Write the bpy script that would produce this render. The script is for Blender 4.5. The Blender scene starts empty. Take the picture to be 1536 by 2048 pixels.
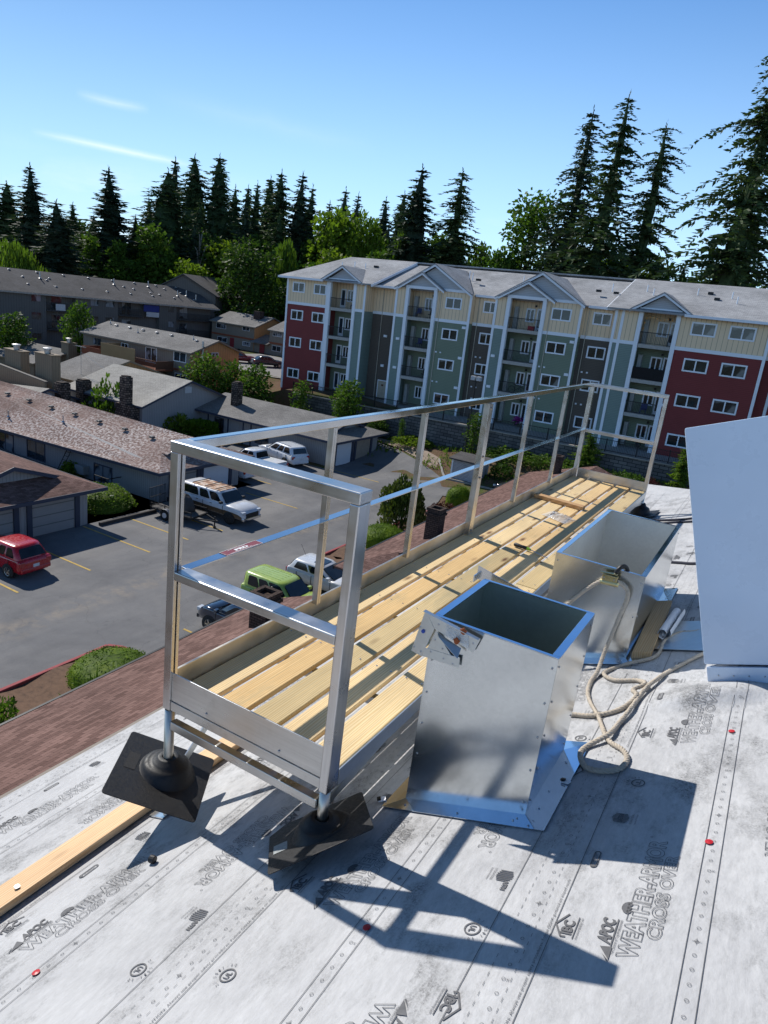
import bpy, bmesh, math, random
from mathutils import Vector, Matrix, Quaternion
RND = random.Random(7)
SC = bpy.context.scene
COL = SC.collection
PI = math.pi

# ------------------------------------------------------------------ mesh builder
class MB:
    """collects polygons and links them as ONE mesh object"""
    def __init__(s):
        s.v = []; s.f = []; s.m = []
    def face(s, pts, mi=0):
        b = len(s.v); s.v.extend(Vector(p) for p in pts)
        s.f.append(tuple(range(b, b + len(pts)))); s.m.append(mi)
    def add(s, vs, fs, mi=0):
        b = len(s.v); s.v.extend(Vector(p) for p in vs)
        for f in fs:
            s.f.append(tuple(i + b for i in f)); s.m.append(mi)
    def box(s, a, b, mi=0, M=None):
        x0, y0, z0 = a; x1, y1, z1 = b
        vs = [Vector(p) for p in ((x0,y0,z0),(x1,y0,z0),(x1,y1,z0),(x0,y1,z0),(x0,y0,z1),(x1,y0,z1),(x1,y1,z1),(x0,y1,z1))]
        if M is not None: vs = [M @ p for p in vs]
        s.add(vs, [(0,3,2,1),(4,5,6,7),(0,1,5,4),(1,2,6,5),(2,3,7,6),(3,0,4,7)], mi)
        return s
    def bar(s, p, q, w, h, mi=0, up=(0,0,1)):
        p = Vector(p); q = Vector(q); d = (q - p); L = d.length; d.normalize()
        u = Vector(up)
        if abs(d.dot(u)) > .98: u = Vector((0,1,0))
        x = d.cross(u).normalized(); z = x.cross(d)
        M = Matrix(((x.x,d.x,z.x,p.x),(x.y,d.y,z.y,p.y),(x.z,d.z,z.z,p.z),(0,0,0,1)))
        return s.box((-w/2,0,-h/2),(w/2,L,h/2),mi,M)
    def tube(s, pts, r, n=8, mi=0, cap=True):
        pts = [Vector(p) for p in pts]; N = len(pts)
        rs = r if isinstance(r, (list, tuple)) else [r]*N
        t = (pts[1]-pts[0]).normalized()
        u = t.orthogonal().normalized(); vs = []; fs = []
        for i, p in enumerate(pts):
            a = pts[max(i-1,0)]; b = pts[min(i+1,N-1)]; t2 = (b-a)
            t2 = t2.normalized() if t2.length > 1e-9 else t
            u = (u - t2*u.dot(t2)); u = u.normalized() if u.length > 1e-6 else t2.orthogonal().normalized()
            w = t2.cross(u)
            for k in range(n):
                an = 2*PI*k/n
                vs.append(p + (u*math.cos(an)+w*math.sin(an))*rs[i])
        for i in range(N-1):
            for k in range(n):
                k2 = (k+1) % n
                fs.append((i*n+k, i*n+k2, (i+1)*n+k2, (i+1)*n+k))
        if cap:
            fs.append(tuple(range(n-1,-1,-1))); fs.append(tuple((N-1)*n+k for k in range(n)))
        s.add(vs, fs, mi); return s
    def loft(s, rings, mi=0, cap=True, close=True):
        n = len(rings[0]); vs = [p for r in rings for p in r]; fs = []
        for i in range(len(rings)-1):
            for k in range(n if close else n-1):
                k2 = (k+1) % n
                fs.append((i*n+k, i*n+k2, (i+1)*n+k2, (i+1)*n+k))
        if cap:
            fs.append(tuple(range(n-1,-1,-1))); fs.append(tuple((len(rings)-1)*n+k for k in range(n)))
        s.add(vs, fs, mi); return s
    def prism(s, poly, d, mi=0):
        """extrude polygon (3-D points) by vector d"""
        d = Vector(d); poly = [Vector(p) for p in poly]
        return s.loft([poly, [p+d for p in poly]], mi)
    def build(s, name, mats, parent=None, bevel=0, smooth=False, local=False, origin=None, seg=2):
        me = bpy.data.meshes.new(name)
        o = Vector((0,0,0))
        if parent is not None and not local: o = world_loc(parent)
        if origin is not None: o = Vector(origin)
        me.from_pydata([p - o for p in s.v], [], s.f)
        if not isinstance(mats, (list, tuple)): mats = [mats]
        for m in mats: me.materials.append(m)
        me.polygons.foreach_set('material_index', s.m)
        bm = bmesh.new(); bm.from_mesh(me)
        bmesh.ops.remove_doubles(bm, verts=bm.verts, dist=1e-5)
        bmesh.ops.recalc_face_normals(bm, faces=bm.faces)
        if bevel:
            es = [e for e in bm.edges if len(e.link_faces) == 2 and e.calc_face_angle(0) > .6]
            bmesh.ops.bevel(bm, geom=es, offset=bevel, segments=seg, affect='EDGES', profile=.5, clamp_overlap=True)
        uvl = bm.loops.layers.uv.new('UVMap'); Z = Vector((0,0,1))
        for f in bm.faces:
            n = f.normal
            t = Z.cross(n)
            if t.length < .02: t = Vector((1,0,0)); b = Vector((0,1,0))
            else: t.normalize(); b = n.cross(t)
            for l in f.loops: l[uvl].uv = (l.vert.co.dot(t), l.vert.co.dot(b))
            if smooth: f.smooth = True
        bm.to_mesh(me); bm.free()
        ob = bpy.data.objects.new(name, me); COL.objects.link(ob)
        if parent is not None:
            ob.parent = parent
            if origin is not None: ob.location = Vector(origin) - world_loc(parent)
        elif origin is not None: ob.location = Vector(origin)
        return ob

def world_loc(o):
    p = o.location.copy()
    while o.parent is not None:
        o = o.parent; p = p + o.location
    return p

def tag(o, label=None, cat=None, group=None, kind=None):
    if label: o['label'] = label
    if cat: o['category'] = cat
    if group: o['group'] = group
    if kind: o['kind'] = kind
    return o
def thing(name, label, cat, loc=(0,0,0), rz=0, group=None):
    o = bpy.data.objects.new(name, None); COL.objects.link(o)
    o.location = loc; o.rotation_euler = (0,0,rz); o.empty_display_size = .2
    return tag(o, label, cat, group)
def copy_tree(o, parent=None):
    c = o.copy(); COL.objects.link(c); c.parent = parent
    for ch in o.children: copy_tree(ch, c)
    return c

def studs(name, pts, d, r, m, par, n=6):
    """small fasteners: one mesh, one object each"""
    d = Vector(d); first = None; base = world_loc(par)
    for p in pts:
        p = Vector(p)
        if first is None:
            b = MB(); b.tube([p, p+d*.6, p+d], [r, r, r*.6], n); first = b.build(name, m, par, origin=p)
        else:
            o = first.copy(); COL.objects.link(o); o.location = p-base
# ------------------------------------------------------------------ node materials
class NT:
    def __init__(s, name):
        s.mat = bpy.data.materials.new(name); s.mat.use_nodes = True
        s.t = s.mat.node_tree; s.n = s.t.nodes; s.l = s.t.links
        s.b = s.n['Principled BSDF']
        s.co = s.n.new('ShaderNodeTexCoord')
    def node(s, typ, inputs=None, **kw):
        nd = s.n.new(typ)
        for k, v in kw.items(): setattr(nd, k, v)
        for k, v in (inputs or {}).items():
            if hasattr(v, 'is_output') or isinstance(v, bpy.types.NodeSocket): s.l.new(v, nd.inputs[k])
            else: nd.inputs[k].default_value = v
        return nd
    def mapping(s, src='Object', scale=(1,1,1), rot=(0,0,0), loc=(0,0,0)):
        return s.node('ShaderNodeMapping', {'Vector': s.co.outputs[src], 'Scale': scale, 'Rotation': rot, 'Location': loc}).outputs[0]
    def noise(s, vec, scale=5, detail=6, rough=.6, dist=0):
        return s.node('ShaderNodeTexNoise', {'Vector': vec, 'Scale': scale, 'Detail': detail, 'Roughness': rough, 'Distortion': dist}).outputs['Fac']
    def ramp(s, fac, stops):
        r = s.node('ShaderNodeValToRGB', {'Fac': fac}); e = r.color_ramp.elements
        while len(e) < len(stops): e.new(.5)
        for el, (p, c) in zip(e, stops):
            el.position = p; el.color = (*c, 1) if hasattr(c, '__len__') else (c, c, c, 1)
        return r.outputs[0]
    def mix(s, fac, a, b, mode='MIX'):
        m = s.node('ShaderNodeMix', data_type='RGBA', blend_type=mode)
        for k, v in ((0, fac), (6, a), (7, b)):
            if isinstance(v, bpy.types.NodeSocket): s.l.new(v, m.inputs[k])
            elif k == 0: m.inputs[k].default_value = v
            else: m.inputs[k].default_value = (*v, 1) if len(v) == 3 else v
        return m.outputs[2]
    def math(s, op, a, b=None, c=None):
        m = s.node('ShaderNodeMath', operation=op)
        for i, v in enumerate((a, b, c)):
            if v is None: continue
            if isinstance(v, bpy.types.NodeSocket): s.l.new(v, m.inputs[i])
            else: m.inputs[i].default_value = v
        return m.outputs[0]
    def set(s, **kw):
        for k, v in kw.items():
            k = {'color':'Base Color','rough':'Roughness','metal':'Metallic','spec':'Specular IOR Level','alpha':'Alpha','trans':'Transmission Weight','coat':'Coat Weight','sheen':'Sheen Weight','sub':'Subsurface Weight'}.get(k, k)
            if isinstance(v, bpy.types.NodeSocket): s.l.new(v, s.b.inputs[k])
            else: s.b.inputs[k].default_value = (*v, 1) if hasattr(v, '__len__') and len(v) == 3 else v
        return s
    def bump(s, h, strength=.3, dist=.01):
        b = s.node('ShaderNodeBump', {'Height': h, 'Strength': strength, 'Distance': dist})
        s.l.new(b.outputs[0], s.b.inputs['Normal']); return s

def mul(c, k): return tuple(x*k for x in c)
def plain(name, c, rough=.6, metal=0, var=.25, scale=4, bump=0, bscale=60, spec=.4, src='Object', coat=0):
    """a colour with mottling and fine relief, for ordinary painted / moulded things"""
    t = NT(name); v = t.mapping(src)
    n = t.noise(v, scale, 8, .65); n2 = t.noise(v, scale*9, 4, .6)
    f = t.math('ADD', t.math('MULTIPLY', n, .7), t.math('MULTIPLY', n2, .3))
    t.set(color=t.ramp(f, [(.3, mul(c, 1-var)), (.5, c), (.72, mul(c, 1+var*.6))]), metal=metal, spec=spec, coat=coat)
    t.set(rough=t.ramp(n2, [(.3, max(rough-.1, .03)), (.7, min(rough+.12, 1))]))
    if bump: t.bump(t.noise(v, bscale, 4, .6), bump, .01)
    return t.mat
M = {}
def m_siding(name, c, pitch, vertical=False, var=.12, depth=.6):
    t = NT(name); uv = t.mapping('UV'); ob = t.mapping('Object')
    w = t.node('ShaderNodeTexWave', {'Vector': uv, 'Scale': .314159/pitch, 'Distortion': 0}, wave_type='BANDS', bands_direction='X' if vertical else 'Y', wave_profile='SAW').outputs['Fac']
    line = t.ramp(w, [(0, .45), (.06, .55), (.12, 1), (.94, 1.0), (1, .8)])
    n = t.noise(ob, .6, 6, .6); n2 = t.noise(t.mapping('UV', (1, 12, 1) if vertical is False else (12, 1, 1)), 2, 5, .6)
    col = t.ramp(t.math('ADD', t.math('MULTIPLY', n, .5), t.math('MULTIPLY', n2, .5)), [(.3, mul(c, 1-var)), (.7, mul(c, 1+var))])
    t.set(color=t.mix(1.0, col, line, 'MULTIPLY'), rough=.7, spec=.25)
    t.bump(w, depth*.5, .02)
    return t.mat
def m_shingle(name, c1, c2, bw=.3, rh=.14, mortar=.008, light=None, lightamt=.0, lscale=.3):
    t = NT(name); uv = t.mapping('UV')
    wob = t.node('ShaderNodeVectorMath', {0: uv, 1: t.node('ShaderNodeVectorMath', {0: t.node('ShaderNodeTexNoise', {'Vector': uv, 'Scale': 1.3}).outputs['Color'], 1: (.03, .03, 0)}, operation='MULTIPLY').outputs[0]}, operation='ADD').outputs[0]
    br = t.node('ShaderNodeTexBrick', {'Vector': wob, 'Color1': (*c1, 1), 'Color2': (*c2, 1), 'Mortar': (*mul(c1, .35), 1), 'Scale': 1, 'Mortar Size': mortar, 'Mortar Smooth': .3, 'Bias': 0, 'Brick Width': bw, 'Row Height': rh})
    ob = t.mapping('Object')
    n = t.noise(ob, .35, 8, .65); g = t.noise(uv, 60, 3, .7)
    col = t.mix(1, br.outputs['Color'], t.ramp(n, [(.3, .72), (.7, 1.25)]), 'MULTIPLY')
    col = t.mix(1, col, t.ramp(g, [(.25, .7), (.75, 1.25)]), 'MULTIPLY')
    if light:
        patch = t.math('MULTIPLY', t.ramp(t.noise(ob, lscale, 5, .6), [(.42, 0), (.58, 1)]), t.ramp(t.noise(uv, 5, 3, .7), [(.45, 0), (.6, 1)]))
        col = t.mix(t.math('MULTIPLY', patch, lightamt), col, light)
    t.set(color=col, rough=.92, spec=.15)
    t.bump(br.outputs['Fac'], -.6, .012)
    return t.mat
def m_metal(name, c, rough=.3, spangle=0, streak=0, var=.2, stain=None, axis=2):
    t = NT(name); v = t.mapping('Object')
    n = t.noise(v, 3, 8, .6)
    col = t.ramp(n, [(.3, mul(c, 1-var)), (.7, mul(c, 1+var*.3))])
    rv = .1 if spangle else .3
    r = t.ramp(t.noise(v, 2 if spangle else 6, 5, .6), [(.3, rough*(1-rv)), (.7, min(1, rough*(1+rv)))])
    if spangle:
        vo = t.node('ShaderNodeTexVoronoi', {'Vector': v, 'Scale': spangle, 'Randomness': 1}).outputs['Color']
        bw = t.node('ShaderNodeRGBToBW', {'Color': vo}).outputs[0]
        col = t.mix(1, col, t.ramp(bw, [(0, .95), (1, 1.03)]), 'MULTIPLY')
    if streak:
        sc = [90, 90, 90]; sc[axis] = 3
        st = t.noise(t.mapping('Object', tuple(sc)), 1, 4, .7)
        col = t.mix(streak, col, t.ramp(st, [(.3, .75), (.7, 1.1)]), 'MULTIPLY')
        t.bump(st, .06, .002)
    if stain: col = t.mix(t.ramp(t.noise(v, 9, 6, .7), [(.55, 0), (.75, .6)]), col, stain)
    t.set(color=col, metal=1, rough=r)
    return t.mat
def m_wood(name, c1, c2, wet=None, rot=(0,0,0), knots=True):
    t = NT(name)
    rnd = t.node('ShaderNodeObjectInfo').outputs['Random']
    off = t.node('ShaderNodeCombineXYZ', {'X': t.math('MULTIPLY', rnd, 13.), 'Y': t.math('MULTIPLY', rnd, 31.), 'Z': t.math('MULTIPLY', rnd, 7.)}).outputs[0]
    base = t.node('ShaderNodeVectorMath', {0: t.mapping('Object', rot=rot), 1: off}, operation='ADD').outputs[0]
    def mp(sc): return t.node('ShaderNodeMapping', {'Vector': base, 'Scale': sc}).outputs[0]
    warp = t.noise(mp((4, .5, 4)), 1, 4, .6)
    vec = t.node('ShaderNodeVectorMath', {0: mp((1, .04, 1)), 1: t.node('ShaderNodeCombineXYZ', {'X': t.math('MULTIPLY', warp, .06), 'Y': 0., 'Z': 0.}).outputs[0]}, operation='ADD').outputs[0]
    wv = t.node('ShaderNodeTexWave', {'Vector': vec, 'Scale': 14, 'Distortion': 3.5, 'Detail': 3, 'Detail Scale': 1.2}, wave_type='BANDS', bands_direction='X').outputs['Fac']
    fine = t.noise(mp((180, 3, 180)), 1, 4, .7)
    col = t.ramp(wv, [(0, c2), (.45, c1), (.85, c1), (1, mul(c2, .9))])
    col = t.mix(.6, col, t.ramp(fine, [(.3, .72), (.65, 1.1)]), 'MULTIPLY')
    col = t.mix(1, col, t.ramp(t.noise(mp((1.5, .9, 1.5)), 1, 5, .6), [(.3, (.8, .78, .74)), (.7, (1.1, 1.08, 1.04))]), 'MULTIPLY')
    if knots:
        vo = t.node('ShaderNodeTexVoronoi', {'Vector': mp((7, 2.0, .001)), 'Scale': 1, 'Randomness': 1}).outputs['Distance']
        col = t.mix(t.ramp(vo, [(.05, 1), (.1, .5), (.17, 0)]), col, (.16, .07, .025))
    col = t.mix(1, col, t.ramp(t.math('FRACT', t.math('MULTIPLY', rnd, 5.7)), [(0, (.74, .74, .70)), (.3, (1.0, .97, .92)), (.65, (1.10, 1.10, 1.14)), (1, (.98, .86, .70))]), 'MULTIPLY')
    if wet: col = t.mix(t.ramp(t.noise(mp((2, .6, 2)), 1, 6, .7), [(.58, 0), (.72, .75)]), col, wet)
    t.set(color=col, rough=.62, spec=.3); t.bump(fine, .12, .003)
    return t.mat
def m_glass(name, tint=(.02, .03, .04), curtain=None):
    t = NT(name); v = t.mapping('Object')
    col = t.ramp(t.noise(v, 1.2, 5, .6), [(.35, mul(tint, .5)), (.7, mul(tint, 2.2))])
    if curtain:
        st = t.node('ShaderNodeTexWave', {'Vector': t.mapping('UV'), 'Scale': 5, 'Distortion': 1.5}, bands_direction='X').outputs['Fac']
        cu = t.ramp(st, [(0, mul(curtain, .5)), (1, curtain)])
        col = t.mix(t.ramp(t.noise(v, .55, 2, .4), [(.5, 0), (.54, 1)]), col, cu)
    t.set(color=col, rough=.04, spec=.6); t.b.inputs['IOR'].default_value = 1.5
    return t.mat
def m_leaf(name, dark, mid, light, trans=.25, vscale=.5):
    t = NT(name); v = t.mapping('Object')
    rnd = t.node('ShaderNodeObjectInfo').outputs['Random']
    g = t.noise(v, vscale, 4, .6); h = t.noise(v, vscale*9, 3, .7)
    f = t.math('ADD', t.math('MULTIPLY', g, .45), t.math('MULTIPLY', h, .55))
    col = t.ramp(f, [(.32, dark), (.5, mid), (.68, light)])
    col = t.mix(1, col, t.ramp(rnd, [(0, (.85, .9, .85)), (1, (1.12, 1.08, 1.0))]), 'MULTIPLY')
    t.set(color=col, rough=.6, spec=.12)
    tr = t.node('ShaderNodeBsdfTranslucent', {'Color': t.mix(1, col, (1.3, 1.5, .6), 'MULTIPLY')})
    ms = t.node('ShaderNodeMixShader', {0: trans, 1: t.b.outputs[0], 2: tr.outputs[0]})
    t.l.new(ms.outputs[0], t.n['Material Output'].inputs['Surface'])
    return t.mat
def m_paint(name, c, rough=.25, coat=.6, dirt=.12):
    t = NT(name); v = t.mapping('Object')
    n = t.noise(v, 2.5, 7, .65)
    t.set(color=t.ramp(n, [(.3, mul(c, 1-dirt)), (.7, c)]), rough=t.ramp(t.noise(v, 7, 5, .6), [(.3, rough*.7), (.7, rough*1.5)]), spec=.5, coat=coat)
    return t.mat

# roofing underlayment: grey-white woven sheet, scuffed and smudged
t = NT('underlayment'); v = t.mapping('Object')
vs = t.mapping('Object', (1.0, .55, 1.0), (0, 0, .5))
big = t.noise(vs, 3.0, 9, .72, .3); fib = t.noise(t.mapping('Object', (1, .3, 1)), 60, 5, .75); blot = t.noise(vs, 1.1, 4, .6)
col = t.ramp(fib, [(.3, (.44, .44, .44)), (.7, (.57, .57, .572))])
col = t.mix(1, col, t.ramp(big, [(.3, (.80, .80, .81)), (.6, (1, 1, 1)), (.75, (1.06, 1.06, 1.07))]), 'MULTIPLY')
smu = t.math('MULTIPLY', t.ramp(t.noise(vs, 5.5, 8, .78), [(.48, 0), (.64, 1)]), t.ramp(blot, [(.36, 0), (.52, 1)]))
smu = t.math('MULTIPLY', smu, t.ramp(t.noise(v, 130, 3, .8), [(.38, .25), (.6, 1)]))
col = t.mix(t.math('MULTIPLY', smu, .85), col, (.10, .098, .095))
t.set(color=col, rough=t.ramp(fib, [(.3, .5), (.7, .75)]), spec=.28); t.bump(t.math('ADD', t.math('MULTIPLY', fib, .5), t.math('MULTIPLY', t.math('ADD', big, t.math('MULTIPLY', blot, 2)), 4)), .22, .012)
M['under'] = t.mat
M['ink'] = plain('printing_ink', (.12, .12, .125), .7, var=.35, scale=30)
M['alu'] = m_metal('aluminium', (.62, .62, .63), .30, streak=.5, var=.2, axis=2)
M['aluy'] = m_metal('aluminium_rail', (.55, .57, .60), .13, var=.2)
M['alut'] = m_metal('aluminium_kickboard', (.66, .62, .55), .42, var=.2)
M['plate'] = m_metal('dull_galvanised', (.60, .64, .66), .42, spangle=60, var=.1)
M['alux'] = m_metal('aluminium_sheet', (.60, .60, .60), .33, streak=.5, var=.25, axis=0, stain=(.36, .35, .34))
M['galv'] = m_metal('galvanised_sheet', (.62, .655, .675), .19, spangle=70, var=.08)
M['galvin'] = m_metal('galvanised_inside', (.70, .72, .70), .42, spangle=60, var=.12); M['galvin'].node_tree.nodes['Principled BSDF'].inputs['Metallic'].default_value = .3; M['galvdark'] = m_metal('galvanised_shade', (.42, .50, .49), .34, spangle=60, var=.12); M['galvdark'].node_tree.nodes['Principled BSDF'].inputs['Metallic'].default_value = .75  # nearer curb's inside gets a darker copy, shade put into its colour
M['zinc'] = m_metal('zinc_plated', (.66, .70, .74), .22, spangle=40, var=.1)
M['zincflat'] = m_metal('bright_flashing', (.58, .66, .76), .09, var=.12)
M['brass'] = m_metal('yellow_zinc', (.60, .52, .27), .25, var=.2)
M['bolt'] = m_metal('bolt_steel', (.5, .51, .53), .3)
M['plank'] = m_wood('treated_pine', (.86, .69, .41), (.74, .54, .27), wet=(.36, .32, .19))
M['plank_shade'] = m_wood('shaded_pine', (.58, .49, .27), (.40, .35, .18), wet=(.23, .23, .16))  # pine with the rail's shadow put into its colour; no plank uses it
M['stud'] = m_wood('spruce_stud', (.78, .57, .35), (.66, .42, .22))
M['studx'] = m_wood('spruce_offcut', (.67, .43, .22), (.53, .31, .14), rot=(0, 0, PI/2))
M['rubber'] = plain('black_moulded', (.014, .014, .015), .5, var=.3, scale=9, bump=.12, bscale=400, spec=.4)
M['black'] = plain('black_metal', (.012, .012, .013), .45)
M['skylitpaint'] = m_paint('skylit_white_enamel', (.60, .72, .87), .28, .25, .06)  # white hood paint with blue sky light mixed into the base colour
M['rope'] = plain('manila_rope', (.53, .46, .37), .9, var=.3, scale=30, bump=.4, bscale=250)
M['cord'] = plain('dark_cord', (.045, .045, .06), .85, var=.3, scale=40)
M['paper'] = plain('white_paper', (.88, .88, .9), .8, var=.08)
M['redcap'] = plain('red_plastic', (.5, .012, .02), .4, var=.15)
M['plastic'] = plain('clear_poly', (.72, .75, .78), .12, var=.15, scale=30, bump=.5, bscale=60)
M['rust'] = plain('rust', (.33, .09, .03), .8, var=.4, scale=60)
M['sticker'] = plain('maroon_sticker', (.20, .03, .045), .5, var=.1)
M['white'] = plain('white_marking', (.8, .8, .8), .6, var=.06)
M['tool'] = plain('tool_handle', (.02, .02, .02), .4)
M['green'] = plain('tool_green', (.25, .5, .03), .4)
M['shinglebrown'] = m_shingle('brown_shingle', (.115, .065, .054), (.215, .13, .11), .33, .14, .006, light=(.5, .47, .45), lightamt=.0)
M['shinglepale'] = m_shingle('weathered_brown_shingle', (.19, .12, .10), (.26, .175, .15), .33, .15, .008, light=(.60, .55, .52), lightamt=.8, lscale=.13)
M['shinglegrey'] = m_shingle('grey_shingle', (.185, .178, .17), (.235, .226, .215), .33, .15, .006)
M['shinglelight'] = m_shingle('pale_grey_shingle', (.33, .315, .29), (.39, .375, .34), .33, .16, .006)
M['shingledark'] = m_shingle('charcoal_shingle', (.085, .082, .082), (.115, .11, .11), .33, .15, .005)
M['shingleblue'] = m_shingle('new_grey_shingle', (.29, .295, .305), (.37, .375, .385), .33, .15, .006)
M['brick'] = m_shingle('clinker_brick', (.06, .045, .04), (.11, .075, .06), .22, .09, .014)
M['plastic'].node_tree.nodes['Principled BSDF'].inputs['Alpha'].default_value = .45
# ------------------------------------------------------------------ the roof we stand on
SL = .37; KU = math.hypot(1, SL)
def sstep(a, b, x):
    t = max(0, min(1, (x-a)/(b-a))); return t*t*(3-2*t)
def wrinkle(x, y):
    """loose fold of the sheet in front of the hood"""
    h = .06*sstep(-.34, -.02, x)*(1-sstep(.10, .36, x))
    yc = 3.17+.36*(x+.31); d = y-yc
    a = math.exp(-(d/.07)**2) if d < 0 else math.exp(-(d/.16)**2)
    r = h*a
    r += .010*math.exp(-((y-3.62-.05*math.sin(9*x))/.03)**2)*sstep(-.5, -.4, x)*(1-sstep(.0, .15, x))
    return r
def zr(x, y=0): return 9.107+SL*x+wrinkle(x, y)
XE, XR = -2.98, 5.2           # eave and ridge
def yend(x): return 9.91-1.47*(x+.83)
roof_b = thing('apartment_building', 'low-slope roof in the foreground covered in pale grey printed underlayment, walkway bolted on top', 'building', (0, 0, 0))
g = MB()
def arange(a, b, st):
    n = max(1, round((b-a)/st)); return [a+(b-a)*i/n for i in range(n+1)]
xs = arange(XE, -.6, .3)[:-1]+arange(-.6, .6, .022)[:-1]+arange(.6, XR, .4)
ys = arange(-4, 2.9, .35)[:-1]+arange(2.9, 3.9, .022)[:-1]+arange(3.9, 9.0, .35)
idx = {}; 
for j, y in enumerate(ys):
    for i, x in enumerate(xs):
        yy = y if y < 8.9 else yend(x)
        idx[i, j] = len(g.v); g.v.append(Vector((x, yy, zr(x, yy))))
for j in range(len(ys)-1):
    for i in range(len(xs)-1):
        a = yend(xs[i+1])
        if a < ys[j+1]:
            if yend(xs[i]) <= ys[j]+.01: continue
        g.f.append((idx[i,j], idx[i+1,j], idx[i+1,j+1], idx[i,j+1])); g.m.append(0)
# clip vertices past the hip line
for v in g.v:
    if v.y > yend(v.x): v.y = max(yend(v.x), -4); v.z = zr(v.x, v.y)
sheet = g.build('underlayment', M['under'], roof_b, smooth=True)
b = MB()
b.face([(XE, yend(XE), zr(XE)-.006), (XE+.6, yend(XE)+2.4, zr(XE)-.8), (XR, yend(XR)+2.2, zr(XR)-2.9), (XR, yend(XR), zr(XR)-.006)])     # hip face falling away
b.face([(XR, -4, zr(XR)-.004), (XR+6, -4, zr(XR)-2.2), (XR+6, yend(XR), zr(XR)-2.2), (XR, yend(XR), zr(XR)-.004)])
b.build('hip_slope', M['under'], roof_b)
b = MB()
b.box((XE-.025, -4, zr(XE)-.20), (XE-.003, yend(XE), zr(XE)-.004))
b.box((XE+.45, -4, 0), (XE+.7, 11.5, zr(XE)-.05)); b.box((XE+.45, 11.3, 0), (10, 11.5, 7.2)); b.box((XE, -4, zr(XE)-.22), (XE+.5, 11.4, zr(XE)-.205))
b.build('wall', plain('painted_wall', (.30, .26, .22), .8), roof_b)

# --- printing on the sheet: (u across the slope, y along it), built 3 mm above it
class Ink(MB):
    def P(s, u, y):
        x = u/KU; return Vector((x, y, zr(x, y)+.0028))
    def poly(s, pts): s.face([s.P(*p) for p in pts])
    def seg(s, a, b, w, ext=.3):
        a = Vector(a); b = Vector(b); d = b-a
        if d.length < 1e-7: return
        d.normalize(); n = Vector((-d.y, d.x))*w/2; e = d*w*ext
        L = (b-a).length; k = max(1, int(L/.06)) if -.36 < a.x/KU < .4 and max(a.y, b.y) > 2.85 and min(a.y, b.y) < 3.9 else 1
        for i in range(k):
            p = a+(b-a)*(i/k); q = a+(b-a)*((i+1)/k)
            if i == 0: p = p-e
            if i == k-1: q = q+e
            s.poly([p-n, q-n, q+n, p+n])
    def ring(s, c, r, w, n=10):
        for i in range(n):
            a0 = 2*PI*i/n; a1 = 2*PI*(i+1)/n
            s.poly([(c[0]+r*math.cos(a0), c[1]+r*math.sin(a0)), (c[0]+r*math.cos(a1), c[1]+r*math.sin(a1)), (c[0]+(r-w)*math.cos(a1), c[1]+(r-w)*math.sin(a1)), (c[0]+(r-w)*math.cos(a0), c[1]+(r-w)*math.sin(a0))])
    def disc(s, c, r, n=12, a0=0, a1=2*PI):
        s.poly([(c[0]+r*math.cos(a0+(a1-a0)*i/n), c[1]+r*math.sin(a0+(a1-a0)*i/n)) for i in range(n+(0 if a1-a0 > 6 else 1))])
_tc = {}
def glyphs(text, bold=0, res=3):
    """filled text as (verts, faces, boundary edges) with height of a capital = 1"""
    k = (text, bold, res)
    if k in _tc: return _tc[k]
    cu = bpy.data.curves.new('lettering', 'FONT'); cu.body = text; cu.resolution_u = res; cu.offset = bold
    ob = bpy.data.objects.new('lettering', cu); COL.objects.link(ob)
    dg = bpy.context.evaluated_depsgraph_get(); dg.update()
    me = bpy.data.meshes.new_from_object(ob.evaluated_get(dg))
    bm = bmesh.new(); bm.from_mesh(me); bmesh.ops.remove_doubles(bm, verts=bm.verts, dist=1e-4); bm.verts.index_update()
    vs = [(v.co.x, v.co.y) for v in bm.verts]
    x0 = min(p[0] for p in vs); x1 = max(p[0] for p in vs); y0 = min(p[1] for p in vs); y1 = max(p[1] for p in vs); h = .7
    vs = [((p[0]-x0)/(x1-x0), p[1]/h) for p in vs]
    fs = [[v.index for v in f.verts] for f in bm.faces]
    es = [(e.verts[0].index, e.verts[1].index) for e in bm.edges if len(e.link_faces) == 1]
    bm.free(); bpy.data.meshes.remove(me); bpy.data.objects.remove(ob); bpy.data.curves.remove(cu)
    _tc[k] = (vs, fs, es); return _tc[k]
ink = Ink()
def put(text, u, y, length, height, inv=False, outline=0, bold=0, slant=0, target=None):
    vs, fs, es = glyphs(text, bold)
    sg = -1 if inv else 1; tgt = target or ink
    pts = [(u-sg*q[1]*height, y+sg*(q[0]*length+slant*q[1]*height)) for q in vs]
    if outline:
        for a, b in es: tgt.seg(pts[a], pts[b], outline)
    else:
        for f in fs: tgt.poly([pts[i] for i in f])
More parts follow.
